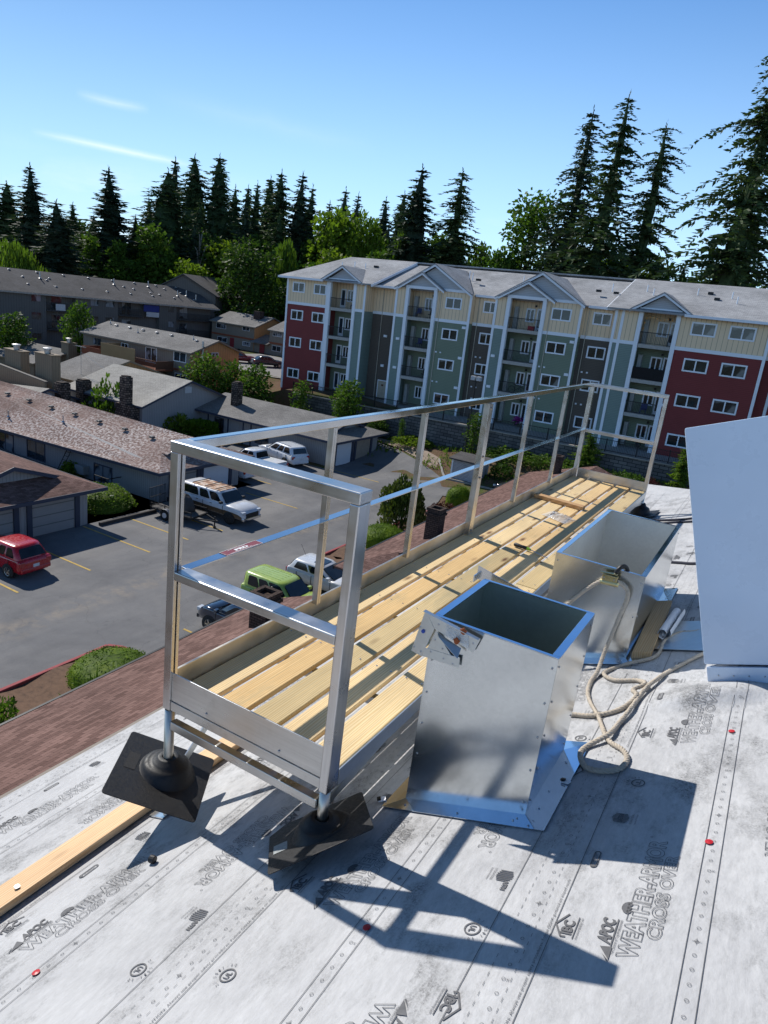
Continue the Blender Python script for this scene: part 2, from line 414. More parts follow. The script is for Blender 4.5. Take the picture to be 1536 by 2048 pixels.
def brand(u, y, inv=False):
    s = -1 if inv else 1
    put('WEATHER-ARMOR', u, y, .53, .05, inv, .0019, .035)
    put('CROSS OVER', u+s*.047, y+s*.088, .375, .036, inv, .0018, .03)
    ink.poly([(u-s*(.052+.021*math.cos(t*PI/8)*0)-s*.022*math.sin(t*PI/8), y+s*.19-s*.026*math.cos(t*PI/8)) for t in range(9)])   # umbrella
    for q in (.55, -.55, 0): ink.disc((u-s*.052, y+s*.19+q*.028), .0075, 6)
    put('APOC', u-s*.078, y+s*.035, .095, .033, inv, 0, .05, .15)
    ink.seg((u-s*.071, y+s*.03), (u-s*.071, y+s*.135), .004)
    ink.poly([(u-s*.066, y-s*.02), (u-s*.066, y+s*.028), (u-s*.098, y+s*.022)]); ink.poly([(u-s*.07, y-s*.026), (u-s*.088, y-s*.001), (u-s*.066, y-s*.022)])
    put('The Choice of Top Professionals', u-s*.059, y+s*.0, .135, .0085, inv)
    ink.ring((u-s*.05, y+s*.545), .0045, .0015, 8)
def ibc(u, y, inv=False):
    s = -1 if inv else 1
    put('IBC', u-s*.004, y+s*.012, .055, .03, inv, 0, .04)
    for a, b in (((-.03, .0), (-.055, .045)), ((-.055, .045), (-.028, .09)), ((-.03, .0), (-.018, .002))):
        ink.seg((u+s*a[0], y+s*a[1]), (u+s*b[0], y+s*b[1]), .0055)
    ink.seg((u+s*.004, y), (u+s*.004, y+s*.085), .003); put('International Building Code', u+s*.016, y, .085, .007, inv)
def pill(u, y, inv=False):
    s = -1 if inv else 1; r = .0115
    for i in range(8):
        a0 = PI*i/8; a1 = PI*(i+1)/8
        for c, sg in ((y+.075, 1), (y+.012, -1)):
            ink.poly([(u+r*math.cos(a0), c+sg*r*math.sin(a0)), (u+r*math.cos(a1), c+sg*r*math.sin(a1)), (u+.55*r*math.cos(a1), c+sg*.55*r*math.sin(a1)), (u+.55*r*math.cos(a0), c+sg*.55*r*math.sin(a0))])
    ink.seg((u-r*.78, y+.012), (u-r*.78, y+.075), r*.45); ink.seg((u+r*.78, y+.012), (u+r*.78, y+.075), r*.45); ink.disc((u, y+.008), .008, 8)
    put('INDEPENDENT', u+.004, y+.022, .05, .008, inv)
def astm(u, y, inv=False):
    s = -1 if inv else 1
    for k in range(7):
        a = -.024+.008*k; h = math.sqrt(max(.0004, .028**2-a*a))
        ink.seg((u-h, y+a), (u+h, y+a), .0045)
    put('ASTM', u+.008, y-.022, .045, .016, inv, 0, .05)
    put('INTERNATIONAL', u+s*.043, y-s*.03, .06, .008, inv); put('Standards Worldwide', u+s*.056, y-s*.03, .06, .006, inv)
def ul(u, y, inv=False):
    s = -1 if inv else 1
    ink.ring((u, y), .026, .005, 20); put('UL', u+s*.009, y-s*.013, .026, .018, inv, 0, .03)
    for i, ch in enumerate('CLASSIFIED'):
        a = PI*(.04+.92*i/9.)
        cu, cy = u-s*.036*math.sin(a), y-s*.036*math.cos(a)
        vs, fs, es = glyphs(ch, .02)
        for f in fs: ink.poly([(cu+s*(-.009*vs[j][1])*math.sin(a)-s*(vs[j][0]-.5)*-.0055*math.cos(a), cy-s*.009*vs[j][1]*math.cos(a)+s*(vs[j][0]-.5)*.0055*math.sin(a)) for j in f])
PER = 1.215; R_ = .934
for k in range(-3, 5):
    o = R_*k; ya, yb = -1.0, 8.8
    for u0, w in ((.140, .0022), (.190, .0022), (-.386, .0024), (-.212, .0024)):
        u = u0+o
        if XE*KU+.02 < u < 3: 
            yy = min(yb+1, yend(u/KU)-.1)
            ink.seg((u, ya), (u, yy), w)
    for u0 in (-.328, -.262):
        u = u0+o; y = ya
        while y < 7.5 and k < 2:
            if XE*KU < u: ink.seg((u, y), (u, y+.014), .0014)
            y += .034
    for u0, ph in ((.164, 0), (-.283, .02)):
        u = u0+o; n = 0; y = -.2+ph
        while y < 6.8 and k < 2 and u > XE*KU:
            ink.ring((u, y), .0058, .0014, 8)
            if n % 12 == 3:
                for q in ((.011, 0), (0, .011)): ink.seg((u-q[0], y-q[1]), (u+q[0], y+q[1]), .0014)
            if n % 12 == 9:
                for q in ((.004, .004), (.004, -.004)): ink.seg((u+.012-q[0], y-q[1]), (u+.012+q[0], y+q[1]), .0012)
            y += .0505; n += 1
    if k < 2:
        for j in range(-1, 7):
            y = -.2+j*1.5+.3*k
            if XE*KU < -.222+o and y > -.5: put('CAUTION: Always use proper safety procedures. Follow OSHA guidance on sloped roofs', -.222+o, y, .62, .0085)
OFF = {0: (.44, .785), -1: (.365, .31), -2: (1.073-PER, .475), -3: (.3, .6), 1: (.15, .905)}
for k, (yu, yi) in OFF.items():
    o = R_*k
    for j in range(0, 6):
        y = yu+PER*j; 
        for f, du, dy in ((brand, .026, 0), (ibc, -.155, .025), (pill, -.172, .34), (astm, -.145, .63), (ul, -.13, .87)):
            if o+du > XE*KU+.12 and y+dy < 6.6 and y+dy > -.3: f(o+du, y+dy)
        y = yi+PER*j      # the far row reads the other way up; y is where its last letter falls
        for f, du, dy in ((brand, -.575, .53), (ul, -.437, -.37), (astm, -.43, -.12), (ibc, -.41, .62)):
            if o+du > XE*KU+.12 and y+dy < 6.6 and y+dy > -.3: f(o+du, y+dy, True)
tag(ink.build('printed_lettering', M['ink'], sheet, local=True), 'dark grey manufacturer lettering, guide lines and certification marks printed on the sheet')
caps = MB()
for u, y in ((-.755, 1.534), (.150, 2.214), (.158, 2.997), (-1.714, 1.026)):
    b = MB(); c = Vector((u/KU, y, zr(u/KU, y)+.004)); n = Vector((-SL, 0, 1)).normalized(); t = n.orthogonal().normalized(); q = n.cross(t)
    b.loft([[c+n*h+(t*math.cos(a*PI/8)+q*math.sin(a*PI/8))*r for a in range(16)] for h, r in ((0, .0125), (.0018, .0125), (.0035, .004))])
    b.build('cap_nail', M['redcap'], roof_b)

# ------------------------------------------------------------------ aluminium walkway
wk = thing('roof_walkway', 'aluminium service walkway with guard rails and pine plank deck, standing along the roof', 'walkway', (-1.53, 1.9, 8.6))
DZ = 9.0; Y0, Y1 = 1.86, 8.22; XL, XRt = -1.962, -1.10
MA, MY, MX = M['alu'], M['aluy'], M['alux']
def chan(x, y, z0, z1, w=.04):
    """square channel post, its slot facing +X"""
    b = MB(); t = .004
    b.box((x, y, z0), (x+w, y+t, z1)); b.box((x, y+w-t, z0), (x+w, y+w, z1)); b.box((x, y+t, z0), (x+t, y+w-t, z1))
    b.box((x+w-t, y+t, z0), (x+w, y+.016, z1)); b.box((x+w-t, y+w-.016, z0), (x+w, y+w-t, z1))
    return b
chan(XL, Y0+.003, 8.93, 10.057).build('post', MA, wk, .0015)
b = MB(); b.box((XRt-.038, Y0, 8.925), (XRt, Y0+.075, 10.057)); b.build('post', MA, wk, .004)
b = MB(); b.box((XL, Y0-.001, 10.058), (XRt+.001, Y0+.076, 10.101)); b.build('end_rail', M['alux'], wk, .004)
b = MB(); b.box((XL+.041, Y0+.001, 9.535), (XRt-.0385, Y0+.074, 9.572)); b.build('end_rail', M['alux'], wk, .004)
b = MB(); b.box((XL+.002, Y0+.077, 10.061), (XL+.043, Y1-.02, 10.1)); b.build('hand_rail', MY, wk, .003)
b = MB(); b.box((XL+.0, Y0+.075, 9.558), (XL+.048, Y1-.03, 9.564)); b.box((XL+.0, Y0+.075, 9.535), (XL+.005, Y1-.03, 9.557)); b.build('middle_rail', MY, wk, .001)
for y in (2.91, 3.945, 6.02, 7.14):
    chan(XL+.007, y, 9.075, 10.06, .034).build('upright', MA, wk, .001)
b = MB(); b.box((XL+.046, 4.985, DZ-.02), (XL+.053, 5.062, 10.055)); b.box((XL+.005, 4.99, DZ-.02), (XL+.045, 5.0, 10.055)); b.box((XL+.005, 5.045, DZ-.02), (XL+.045, 5.055, 10.055)); sp = b.build('splice_post', MA, wk, .001)
for z in (9.03, 9.47, 9.64, 10.02):
    b = MB(); b.tube([(XL+.053, 5.024, z), (XL+.063, 5.024, z)], [.011, .009], 6); b.build('bolt', M['bolt'], sp)
b = MB(); b.box((XL+.003, Y1-.055, 8.92), (XL+.05, Y1, 10.06)); b.build('post', MA, wk, .003)
b = MB(); b.box((XRt-.04, Y1-.045, 8.92), (XRt, Y1, 10.06)); b.build('post', MA, wk, .003)
b = MB(); b.box((XL+.003, Y1-.052, 10.061), (XRt, Y1, 10.10)); b.build('end_rail', M['alux'], wk, .004)
b = MB(); b.box((XL+.051, Y1-.048, 9.535), (XRt-.041, Y1-.003, 9.572)); b.build('end_rail', M['alux'], wk, .004)
# toe boards
b = MB(); b.box((XL+.041, Y0+.012, 8.977), (XRt-.039, Y0+.017, 9.11)); b.box((XL+.041, Y0+.008, 8.932), (XRt-.039, Y0+.020, 8.975)); b.build('toe_board', M['alux'], wk, .0008)
b = MB(); b.box((XL+.003, Y0+.045, 8.94), (XL+.008, Y1-.056, 9.095)); b.box((XL+.009, Y0+.045, 9.088), (XL+.014, Y1-.056, 9.095)); b.build('toe_board', M['alut'], wk, .0008)
b = MB(); b.box((XL+.055, Y1-.03, 8.94), (XRt-.042, Y1-.025, 9.10)); b.build('toe_board', M['alux'], wk, .0008)
# frame below the deck
b = MB(); b.box((XRt-.006, Y0+.077, 8.92), (XRt, Y1-.047, 8.995)); b.box((XRt-.05, Y0+.077, 8.92), (XRt-.007, Y1-.047, 8.926)); b.build('stringer', M['plate'], wk, .0008)
b = MB(); b.box((XL+.010, Y0+.05, 8.90), (XL+.016, Y1-.06, 8.958)); b.build('stringer', MY, wk, .0008)
for y in (2.5, 3.3, 4.1, 4.95, 5.75, 6.55, 7.4, 8.1):
    b = MB(); b.box((XL+.02, y, 8.915), (XRt-.008, y+.04, 8.957)); b.build('joist', M['alux'], wk, .001)
b = MB(); b.box((XL+.046, Y0+.004, 8.838), (XRt-.043, Y0+.04, 8.879)); b.build('cross_bar', M['alux'], wk, .003)
def zleg(x): return zr(x)+.012
for x in (XL+.022, XRt-.021):
    for y in (Y0+.024, 5.02, Y1-.024):
        top = 8.924 if y != 5.02 else 8.90
        b = MB(); b.tube([(x, y, zleg(x)), (x, y, top)], .0215, 14); lg = b.build('leg', M['alut'], wk, smooth=False)
        for p in lg.data.polygons: p.use_smooth = len(p.vertices) == 4
        b = MB(); n = Vector((-SL, 0, 1)).normalized(); c = Vector((x, y, zr(x)+.004))
        b.box((-.06, -.045, 0), (.06, .045, .006), 0, Matrix.Translation(c) @ n.to_track_quat('Z', 'Y').to_matrix().to_4x4()); b.build('foot_plate', M['zinc'], wk)
        s_ = 1 if y < 6 else -1
        b = MB(); b.bar((x+.003, y+s_*.04, zr(x)+.17), (x+.003, y+s_*.46, 8.915), .006, .038); b.build('brace', M['plate'], wk)
studs('screw', [(-1.72, Y0+.012, 9.0), (-1.34, Y0+.012, 9.0)], (0, -.005, 0), .006, M['bolt'], wk)
# planks
EDG = [(-1.948, -1.788), (-1.759, -1.622), (-1.593, -1.456), (-1.427, -1.284), (-1.254, -1.108)]
for i, (a, c) in enumerate(EDG):
    cuts = [Y0+.032, 4.972 if i < 4 else 4.3, Y1-.04]
    for y0, y1 in zip(cuts, cuts[1:]):
        b = MB(); b.box((a, y0, DZ-.027), (c, y1-.008, DZ+RND.uniform(-.002, .0018)))
        pk = b.build('plank', M['plank'], wk, .006, seg=3)
        studs('screw', [(x+RND.uniform(-.006, .006), y, DZ+.0022) for y in (y0+.06, (y0+y1)/2, y1-.07, y0+.8, y1-.9) for x in (a+.03, c-.03)], (0, 0, .0013), .0048, M['zinc'], pk)
# maroon maker's plate on the middle rail
b = MB(); b.box((XL+.001, 2.16, 9.5645), (XL+.0475, 2.40, 9.5655), 0)
st = b.build('warning_label', M['sticker'], wk)
class Flat(MB):
    def poly(s, pts): s.face([(p[0], p[1], 9.5662) for p in pts])
    def seg(s, a, b, w, ext=0):
        a = Vector(a); b = Vector(b); d = (b-a).normalized(); n = Vector((-d.y, d.x))*w/2; s.poly([a-n, b-n, b+n, a+n])
fl = Flat(); put('PRD', XL+.033, 2.235, .085, .016, target=fl, bold=.06)
for a, c in (((XL+.012, 2.2), (XL+.006, 2.24)), ((XL+.006, 2.24), (XL+.009, 2.28)), ((XL+.009, 2.28), (XL+.006, 2.32)), ((XL+.002, 2.16), (XL+.002, 2.4)), ((XL+.0465, 2.16), (XL+.0465, 2.4)), ((XL+.002, 2.161), (XL+.0465, 2.161)), ((XL+.002, 2.399), (XL+.0465, 2.399))): fl.seg(a, c, .0018)
put('FALL PROTECTION', XL+.0385, 2.225, .11, .0045, target=fl); put('PROFESSIONAL ROOF BUILDERS', XL+.0445, 2.19, .18, .0045, target=fl)
fl.build('label_lettering', M['white'], st)

# ------------------------------------------------------------------ moulded pipe boots slid up the legs
def boot(name, label, corners, axis_xy, ztop, dark=0):
    cs = [Vector(c) for c in corners]; cen = sum(cs, Vector())/4
    n = (cs[1]-cs[0]).cross(cs[3]-cs[0]).normalized(); n = n if n.z > 0 else -n
    r = thing(name, label, 'pipe boot', cen)
    b = MB(); t = .004; pl = []
    for i in range(4):                       # rounded corners
        p, a, c = cs[i], cs[i-1], cs[(i+1) % 4]
        for k in range(4):
            f = k/3; q = p+((a-p).normalized()*(1-f)**2+(c-p).normalized()*f**2)*.018
            pl.append(q)
    ax = Vector((axis_xy[0], axis_xy[1], 0)); zc = cen.z-(n.x*(ax.x-cen.x)+n.y*(ax.y-cen.y))/n.z
    foot = Vector((ax.x, ax.y, zc)); u = (cs[1]-cs[0]).normalized(); w = n.cross(u)
    b.prism(pl, n*t); fo = b.build('flange', M['rubber'], r, .0012)
    rings = []
    def ring(f, rad, tilt):
        c = foot.lerp(Vector((ax.x, ax.y, ztop)), f); nn = n.lerp(Vector((0, 0, 1)), tilt).normalized(); uu = (u-nn*u.dot(nn)).normalized(); ww = nn.cross(uu)
        return [c+(uu*math.cos(2*PI*k/28)+ww*math.sin(2*PI*k/28))*rad for k in range(28)]
    for f, rad, tl in ((.03, .128, 0), (.10, .118, .0), (.35, .108, .15), (.55, .094, .4), (.64, .084, .6), (.66, .070, .75), (.74, .066, .85), (.78, .058, .95), (.97, .046, 1), (1.0, .040, 1), (.985, .026, 1)):
        rings.append(ring(f, rad, tl))
    b = MB(); b.loft(rings, cap=False); b.build('cone', M['rubber'], r, smooth=True)
    return r, cs, n, u
bl, cs, n, u = boot('pipe_boot', 'black moulded pipe boot with square flange, raised on the outer front leg', [(-2.206, 1.913, 8.673), (-1.883, 2.120, 8.552), (-1.668, 1.779, 8.542), (-1.991, 1.571, 8.662)], (XL+.022, Y0+.024), 8.685)
p = cs[0].lerp(cs[3], .32)+u*.035+n*.0055
b = MB(); w_ = n.cross(u); b.face([p, p+u*.05, p+u*.05-w_*.10, p-w_*.10]); b.build('embossed_panel', plain('dull_black', (.022, .022, .023), .7), bl)
br_, cs, n, u = boot('pipe_boot', 'black moulded pipe boot lying tilted in the walkway shadow on the inner front leg', [(-1.365, 1.895, 8.587), (-1.108, 2.163, 8.744), (-.885, 1.861, 8.893), (-1.142, 1.594, 8.737)], (XRt-.021, Y0+.024), 8.80)
p = cs[0].lerp(cs[3], .45)+u*.02+n*.0055; w_ = n.cross(u)
b = MB(); b.face([p, p+u*.055, p+u*.055-w_*.075, p-w_*.075]); b.build('paper_label', plain('grey_label', (.30, .32, .32), .6, var=.5, scale=120), br_)
for x, lb in ((XRt-.021, 'black moulded pipe boot at the far inner leg of the walkway'), (XL+.022, 'black moulded pipe boot at the far outer leg of the walkway')):
    cx, cy = x, Y1-.024; q = [(dx, dy) for dx, dy in ((-.19, .19), (.19, .19), (.19, -.19), (-.19, -.19))]
    boot('pipe_boot', lb, [(cx+a, cy+c, zr(cx+a)+.02) for a, c in q], (cx, cy), zr(cx)+.17)
# ------------------------------------------------------------------ sheet-metal curbs
def up(x, y, h=0): return Vector((x, y, zr(x)+h))
def wall_sheet(name, par, a, c, ztop, mats, t=.0025, fold=0):
    """one side of a curb: from the roof line a-c up to ztop"""
    a = Vector(a); c = Vector(c); d = (c-a); d.z = 0; d.normalize(); nrm = Vector((d.y, -d.x, 0))*t
    b = MB(); A = Vector((a.x, a.y, zr(a.x)+.008)); B_ = Vector((c.x, c.y, zr(c.x)+.008))
    b.prism([A, B_, (c.x, c.y, ztop), (a.x, a.y, ztop)], -nrm)
    return b.build(name, mats, par)
def curb(label, x0, x1, y0, y1, zt, rim_w, fl, seams, Gi=None):
    r = thing('sheet_metal_curb', label, 'metal curb', ((x0+x1)/2, (y0+y1)/2, zr((x0+x1)/2)))
    G = M['galv']; Gi = Gi or M['galvin']
    t = .003
    for nm, a, c in (('front_wall', (x0, y0), (x1, y0)), ('side_wall', (x1, y0+t), (x1, y1-t)), ('back_wall', (x1, y1), (x0, y1)), ('side_wall', (x0, y1-t), (x0, y0+t))):
        b = MB(); d = Vector((c[0]-a[0], c[1]-a[1], 0)).normalized(); nr = Vector((d.y, -d.x, 0))
        A, B_ = Vector((a[0], a[1], zr(a[0])+.004)), Vector((c[0], c[1], zr(c[0])+.004))
        up_, off = Vector((0, 0, 1)), -nr*.0025
        C_, D_ = Vector((c[0], c[1], zt)), Vector((a[0], a[1], zt))
        N_ = 10                                   # very slight dish, as thin sheet has
        for i in range(N_):
            for j in range(8):
                def pt(s, q):
                    bow = .0035*math.sin(PI*s)*math.sin(PI*q)
                    return A.lerp(B_, s).lerp(D_.lerp(C_, s), q)+nr*bow
                s0, s1, q0, q1 = i/N_, (i+1)/N_, j/8, (j+1)/8
                b.face([pt(s0, q0), pt(s1, q0), pt(s1, q1), pt(s0, q1)], 0)
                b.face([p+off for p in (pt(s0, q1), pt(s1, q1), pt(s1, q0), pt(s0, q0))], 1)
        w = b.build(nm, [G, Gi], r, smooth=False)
        for p in w.data.polygons: p.use_smooth = True
    for (a, c) in (((x0, y0), (x1, y0+rim_w*.55)), ((x0, y1-rim_w*.55), (x1, y1)), ((x1-rim_w, y0+rim_w*.56), (x1+.002, y1-rim_w*.56)), ((x0-.002, y0+rim_w*.56), (x0+rim_w, y1-rim_w*.56))):
        b = MB(); b.box((a[0], a[1], zt+.0005), (c[0], c[1], zt+.004)); b.build('rim', M['zincflat'], r, .0008)
    fx0, fx1, fy0, fy1 = fl
    b = MB()
    for a, c, e, f in (((fx0, fy0), (fx1, fy0), (x1, y0), (x0, y0)), ((fx1, fy0), (fx1, fy1), (x1, y1), (x1, y0)), ((fx1, fy1), (fx0, fy1), (x0, y1), (x1, y1)), ((fx0, fy1), (fx0, fy0), (x0, y0), (x0, y1))):
        P = [up(*a, .009), up(*c, .009), up(*e, .013), up(*f, .013)]
        b.prism(P, (0, 0, -.002))
    b.build('base_flange', M['zincflat'], r); pts_ = []
    for x, y in ((x0+.02, y0-.045), (x1-.03, y0-.045), (x1+.035, y0+.05), (x1+.035, y0+.17), (x1+.035, y1-.1), (x1-.02, y0-.03), ((x0+x1)/2, y0-.05), (x0-.03, y0+.1)):
        pts_.append(up(x, y, .011))
    sx = []; sy = []
    for k in range(seams):
        z = zr(x1)+.06+k*(zt-zr(x1)-.1)/max(1, seams-1)
        sx += [(x1+.001, y0+.03, z), (x1+.001, y1-.03, z)]; sy += [(x0+.018, y0-.001, z), (x1-.016, y0-.001, z)]
    studs('rivet', pts_, (0, 0, .004), .0045, M['bolt'], r); studs('rivet', sx, (.003, 0, 0), .0045, M['bolt'], r); studs('rivet', sy, (0, -.003, 0), .0045, M['bolt'], r)
    return r
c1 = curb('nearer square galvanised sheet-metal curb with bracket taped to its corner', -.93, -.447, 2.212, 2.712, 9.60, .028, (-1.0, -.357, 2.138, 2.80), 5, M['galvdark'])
c2 = curb('longer open galvanised sheet-metal curb with the rope grab over its rim', -.905, -.408, 3.78, 5.07, 9.456, .026, (-.96, -.33, 3.70, 5.16), 3)
b = MB()
for i, (ch, x0, y0) in enumerate((('S', 0, 0), ('V', 1, 0), ('-', 2, 0), ('C', 3, 0), ('2', 4, 0))):
    vs, fs, es = glyphs(ch, .0)
    wdt = .045 if ch != '-' else .03
    for f in fs: b.face([(-.412, 4.30+i*.075+vs[j][0]*wdt*.8, 9.36+.055*vs[j][1]-.012*i) for j in f])
b.build('marker_writing', M['ink'], [o for o in c2.children if o.name.startswith('side_wall')][0])

# bracket resting on the near curb's front left corner
br = thing('sheet_metal_bracket', 'small bent galvanised bracket with cut-outs hanging on the near curb corner', 'bracket', (-.87, 2.19, 9.5))
yb = 2.199
OUT = [(-.961, 9.619), (-.730, 9.582), (-.749, 9.520), (-.842, 9.543)]
b = MB()
def plate(poly, t=.003, y=yb): b.prism([(x, y, z) for x, z in poly], (0, -t, 0))
plate([(-.961, 9.619), (-.730, 9.582), (-.749, 9.520), (-.912, 9.556)])
plate([(-.961, 9.619), (-.914, 9.556), (-.950, 9.428), (-.996, 9.435)])
plate([(-.940, 9.466), (-.931, 9.469), (-.833, 9.476), (-.796, 9.481), (-.794, 9.439), (-.948, 9.430)])
plate([(-.931, 9.470), (-.904, 9.549), (-.833, 9.477)])
b.box((-.961, yb-.022, 9.618), (-.73, yb-.003, 9.621), 0, Matrix.Translation((-.961, 0, 9.62)) @ Matrix.Rotation(.159, 4, 'Y') @ Matrix.Translation((.961, 0, -9.62)))
b.prism([(-.902, yb-.003, 9.549), (-.797, yb-.003, 9.520), (-.795, yb-.030, 9.488), (-.885, yb-.02, 9.54)], (0, 0, -.0025))
b.build('plate', M['plate'], br, .0006)
studs('rivet', [(x, yb-.003, z) for x, z in ((-.972, 9.545), (-.985, 9.455), (-.955, 9.446), (-.905, 9.515), (-.915, 9.46), (-.87, 9.49), (-.86, 9.452), (-.82, 9.445), (-.9, 9.58), (-.755, 9.555))], (0, -.0025, 0), .004, M['bolt'], br, 7)
b = MB(); b.tube([(-.957, yb-.003, 9.532), (-.957, yb-.008, 9.532)], .0075, 8); b.build('blue_screw', plain('blue_plastic', (.03, .08, .4), .4), br)
tp = thing('tape_patch', 'crumpled clear tape with rusty spots on the near curb bracket', 'tape', (-.84, yb-.004, 9.57))
b = MB(); nx, nz = 12, 6; R2 = random.Random(4)
gp = {}
for i in range(nx+1):
    for j in range(nz+1):
        s = i/nx; q = j/nz
        gp[i, j] = (-.872+.095*s+.012*q, yb-.005-.006*R2.random(), 9.598-.016*s-.05*q+R2.uniform(-.004, .004)+(.01 if j == 0 else 0))
for i in range(nx):
    for j in range(nz): b.face([gp[i,j], gp[i+1,j], gp[i+1,j+1], gp[i,j+1]])
b.build('film', M['plastic'], tp)
for x, z in ((-.795, 9.595), (-.815, 9.548)):
    b = MB(); b.loft([[(x+r*(1+.3*math.sin(5*a))*math.cos(a), yb-.016-h, z+r*(1+.2*math.cos(4*a))*math.sin(a)) for a in [2*PI*k/14 for k in range(14)]] for r, h in ((.013, 0), (.010, .003), (.003, .004))]); b.build('rust_spot', M['rust'], tp)
b = MB(); b.prism([(-.985, 2.755, 9.575), (-.72, 2.755, 9.540), (-.72, 2.755, 9.575), (-.985, 2.755, 9.635)], (0, .003, 0))
b.box((-.985, 2.715, 9.57), (-.98, 2.756, 9.6))
tag(b.build('metal_strip', M['zinc']), 'narrow galvanised strip standing behind the near curb rim', 'metal strip')

# ------------------------------------------------------------------ rope and rope grab
def spline(pts, n=7):
    P = [Vector(p) for p in pts]; P = [2*P[0]-P[1]]+P+[2*P[-1]-P[-2]]; out = []
    for i in range(1, len(P)-2):
        for k in range(n):
            t = k/n; a, b_, c, d = P[i-1:i+3]
            out.append(.5*((2*b_)+(c-a)*t+(2*a-5*b_+4*c-d)*t*t+(3*b_-a-3*c+d)*t**3))
    out.append(P[-2]); return out
ROPE = [(-.80, 3.35, 8.83), (-.84, 3.60, 8.93), (-.815, 3.70, 9.12), (-.777, 3.745, 9.184), (-.70, 3.745, 9.296), (-.633, 3.745, 9.372), (-.587, 3.742, 9.395), (-.524, 3.742, 9.40), (-.47, 3.735, 9.35), (-.487, 3.71, 9.20), (-.508, 3.66, 9.02), (-.505, 3.54, 8.948)]
ROPE += [(x, y, zr(x)+.012) for x, y in ((-.51, 3.43), (-.48, 3.263), (-.378, 3.034), (-.298, 2.834), (-.222, 2.751), (-.192, 2.684), (-.201, 2.604), (-.257, 2.571), (-.325, 2.587), (-.371, 2.677), (-.366, 2.754))]
ROPE += [(-.302, 2.854, zr(-.302)+.026), (-.285, 2.982, zr(-.285)+.014), (-.257, 3.166, zr(-.257, 3.166)+.02), (-.235, 3.366, zr(-.235)+.03), (-.173, 3.589, zr(-.173)+.016), (-.054, 3.835, zr(-.054)+.014), (.05, 4.0, zr(.05)+.014), (.2, 4.3, zr(.2)+.014)]
ROPE2 = [(-.62, 3.02), (-.56, 3.04), (-.496, 3.052), (-.401, 3.054), (-.306, 3.136), (-.262, 3.235), (-.290, 3.32), (-.249, 3.391), (-.293, 3.476), (-.404, 3.473), (-.472, 3.57), (-.385, 3.696), (-.267, 3.812), (-.251, 4.067), (-.191, 4.194), (-.095, 4.229), (.1, 4.5)]
rp = thing('rope', 'tan twisted rope looped on the underlayment and over the longer curb', 'rope', (-.3, 2.9, 9.0))
def twisted(path, r=.0115):
    """three laid strands"""
    pts = spline(path, 14)
    s = [0]
    for a, c in zip(pts, pts[1:]): s.append(s[-1]+(c-a).length)
    b = MB()
    for k in range(3):
        ps = []; u = None
        for i, p in enumerate(pts):
            t = (pts[min(i+1, len(pts)-1)]-pts[max(i-1, 0)]).normalized()
            u = t.orthogonal().normalized() if u is None else (u-t*u.dot(t)).normalized()
            w = t.cross(u); an = s[i]/.055*2*PI+k*2*PI/3
            ps.append(p+(u*math.cos(an)+w*math.sin(an))*r*.52)
        b.tube(ps, r*.58, 6)
    return b
twisted(ROPE).build('strand', M['rope'], rp, smooth=True)
twisted([(x, y, zr(x, y)+(.012 if not (-.3 < x < -.2 and y < 3.45) else .03)) for x, y in ROPE2]).build('strand', M['rope'], rp, smooth=True)
rg = thing('rope_grab', 'brassy steel rope grab clamped on the rope at the curb rim', 'rope grab', (-.575, 3.74, 9.41))
b = MB(); b.tube([(-.625, 3.738, 9.380), (-.615, 3.738, 9.384), (-.535, 3.738, 9.388), (-.527, 3.738, 9.386)], [.015, .017, .017, .015], 14); b.build('sleeve', M['brass'], rg)
b = MB(); b.box((-.62, 3.724, 9.395), (-.54, 3.729, 9.432)); b.box((-.62, 3.747, 9.395), (-.54, 3.752, 9.432)); b.build('side_plate', M['brass'], rg, .002)
b = MB(); b.bar((-.635, 3.738, 9.433), (-.545, 3.738, 9.443), .02, .007); b.build('lever', M['brass'], rg, .002)
for x in (-.61, -.555):
    b = MB(); b.tube([(x, 3.721, 9.412), (x, 3.755, 9.412)], .005, 8); b.build('pin', M['bolt'], rg)
b = MB(); b.tube(spline([(-.57, 3.755, 9.41), (-.553, 3.765, 9.462), (-.533, 3.79, 9.482), (-.512, 3.81, 9.46), (-.505, 3.80, 9.40)], 6), .012, 8); b.build('carabiner', M['black'], rg, smooth=True)

# ------------------------------------------------------------------ loose pieces
b = MB(); b.box((-2.155, -.6, 0), (-2.012, 2.55, .040))
b.v = [Vector((p.x, p.y, p.z+zr(p.x)+.006)) for p in b.v]
lum = b.build('lumber_board', M['stud'], None, .003, origin=(-2.08, 1.0, zr(-2.08)))
tag(lum, 'fresh pine two-by-four lying on the underlayment at lower left, running under the walkway', 'lumber')
b = MB(); b.tube([(-2.06, 1.25, zr(-2.06)+.045), (-2.06, 1.25, zr(-2.06)+.058)], .011, 8); b.build('nail', M['bolt'], lum)
b = MB(); b.bar((-1.93, 6.72, 9.021), (-1.42, 6.66, 9.021), .085, .036); tag(b.build('lumber_offcut', M['studx'], None, .003, origin=(-1.7, 6.7, 9.0)), 'short pine offcut lying across the walkway planks', 'lumber')
b = MB(); b.prism([(-.385, 3.79, zr(-.385)+.008), (-.285, 3.79, zr(-.285)+.008), (-.285, 3.79, zr(-.285)+.05), (-.385, 3.79, zr(-.385)+.05)], (-.03, .95, -.012)); tag(b.build('lumber_block', M['stud'], None, .003, origin=(-.34, 4.2, zr(-.34))), 'pine block lying in shade beside the longer curb', 'lumber')
pp = MB(); c0, c1_ = Vector((-.275, 4.07, zr(-.275)+.055)), Vector((-.25, 4.46, zr(-.25)+.06)); ax = (c1_-c0).normalized(); u = ax.orthogonal().normalized(); w_ = ax.cross(u); rings = []
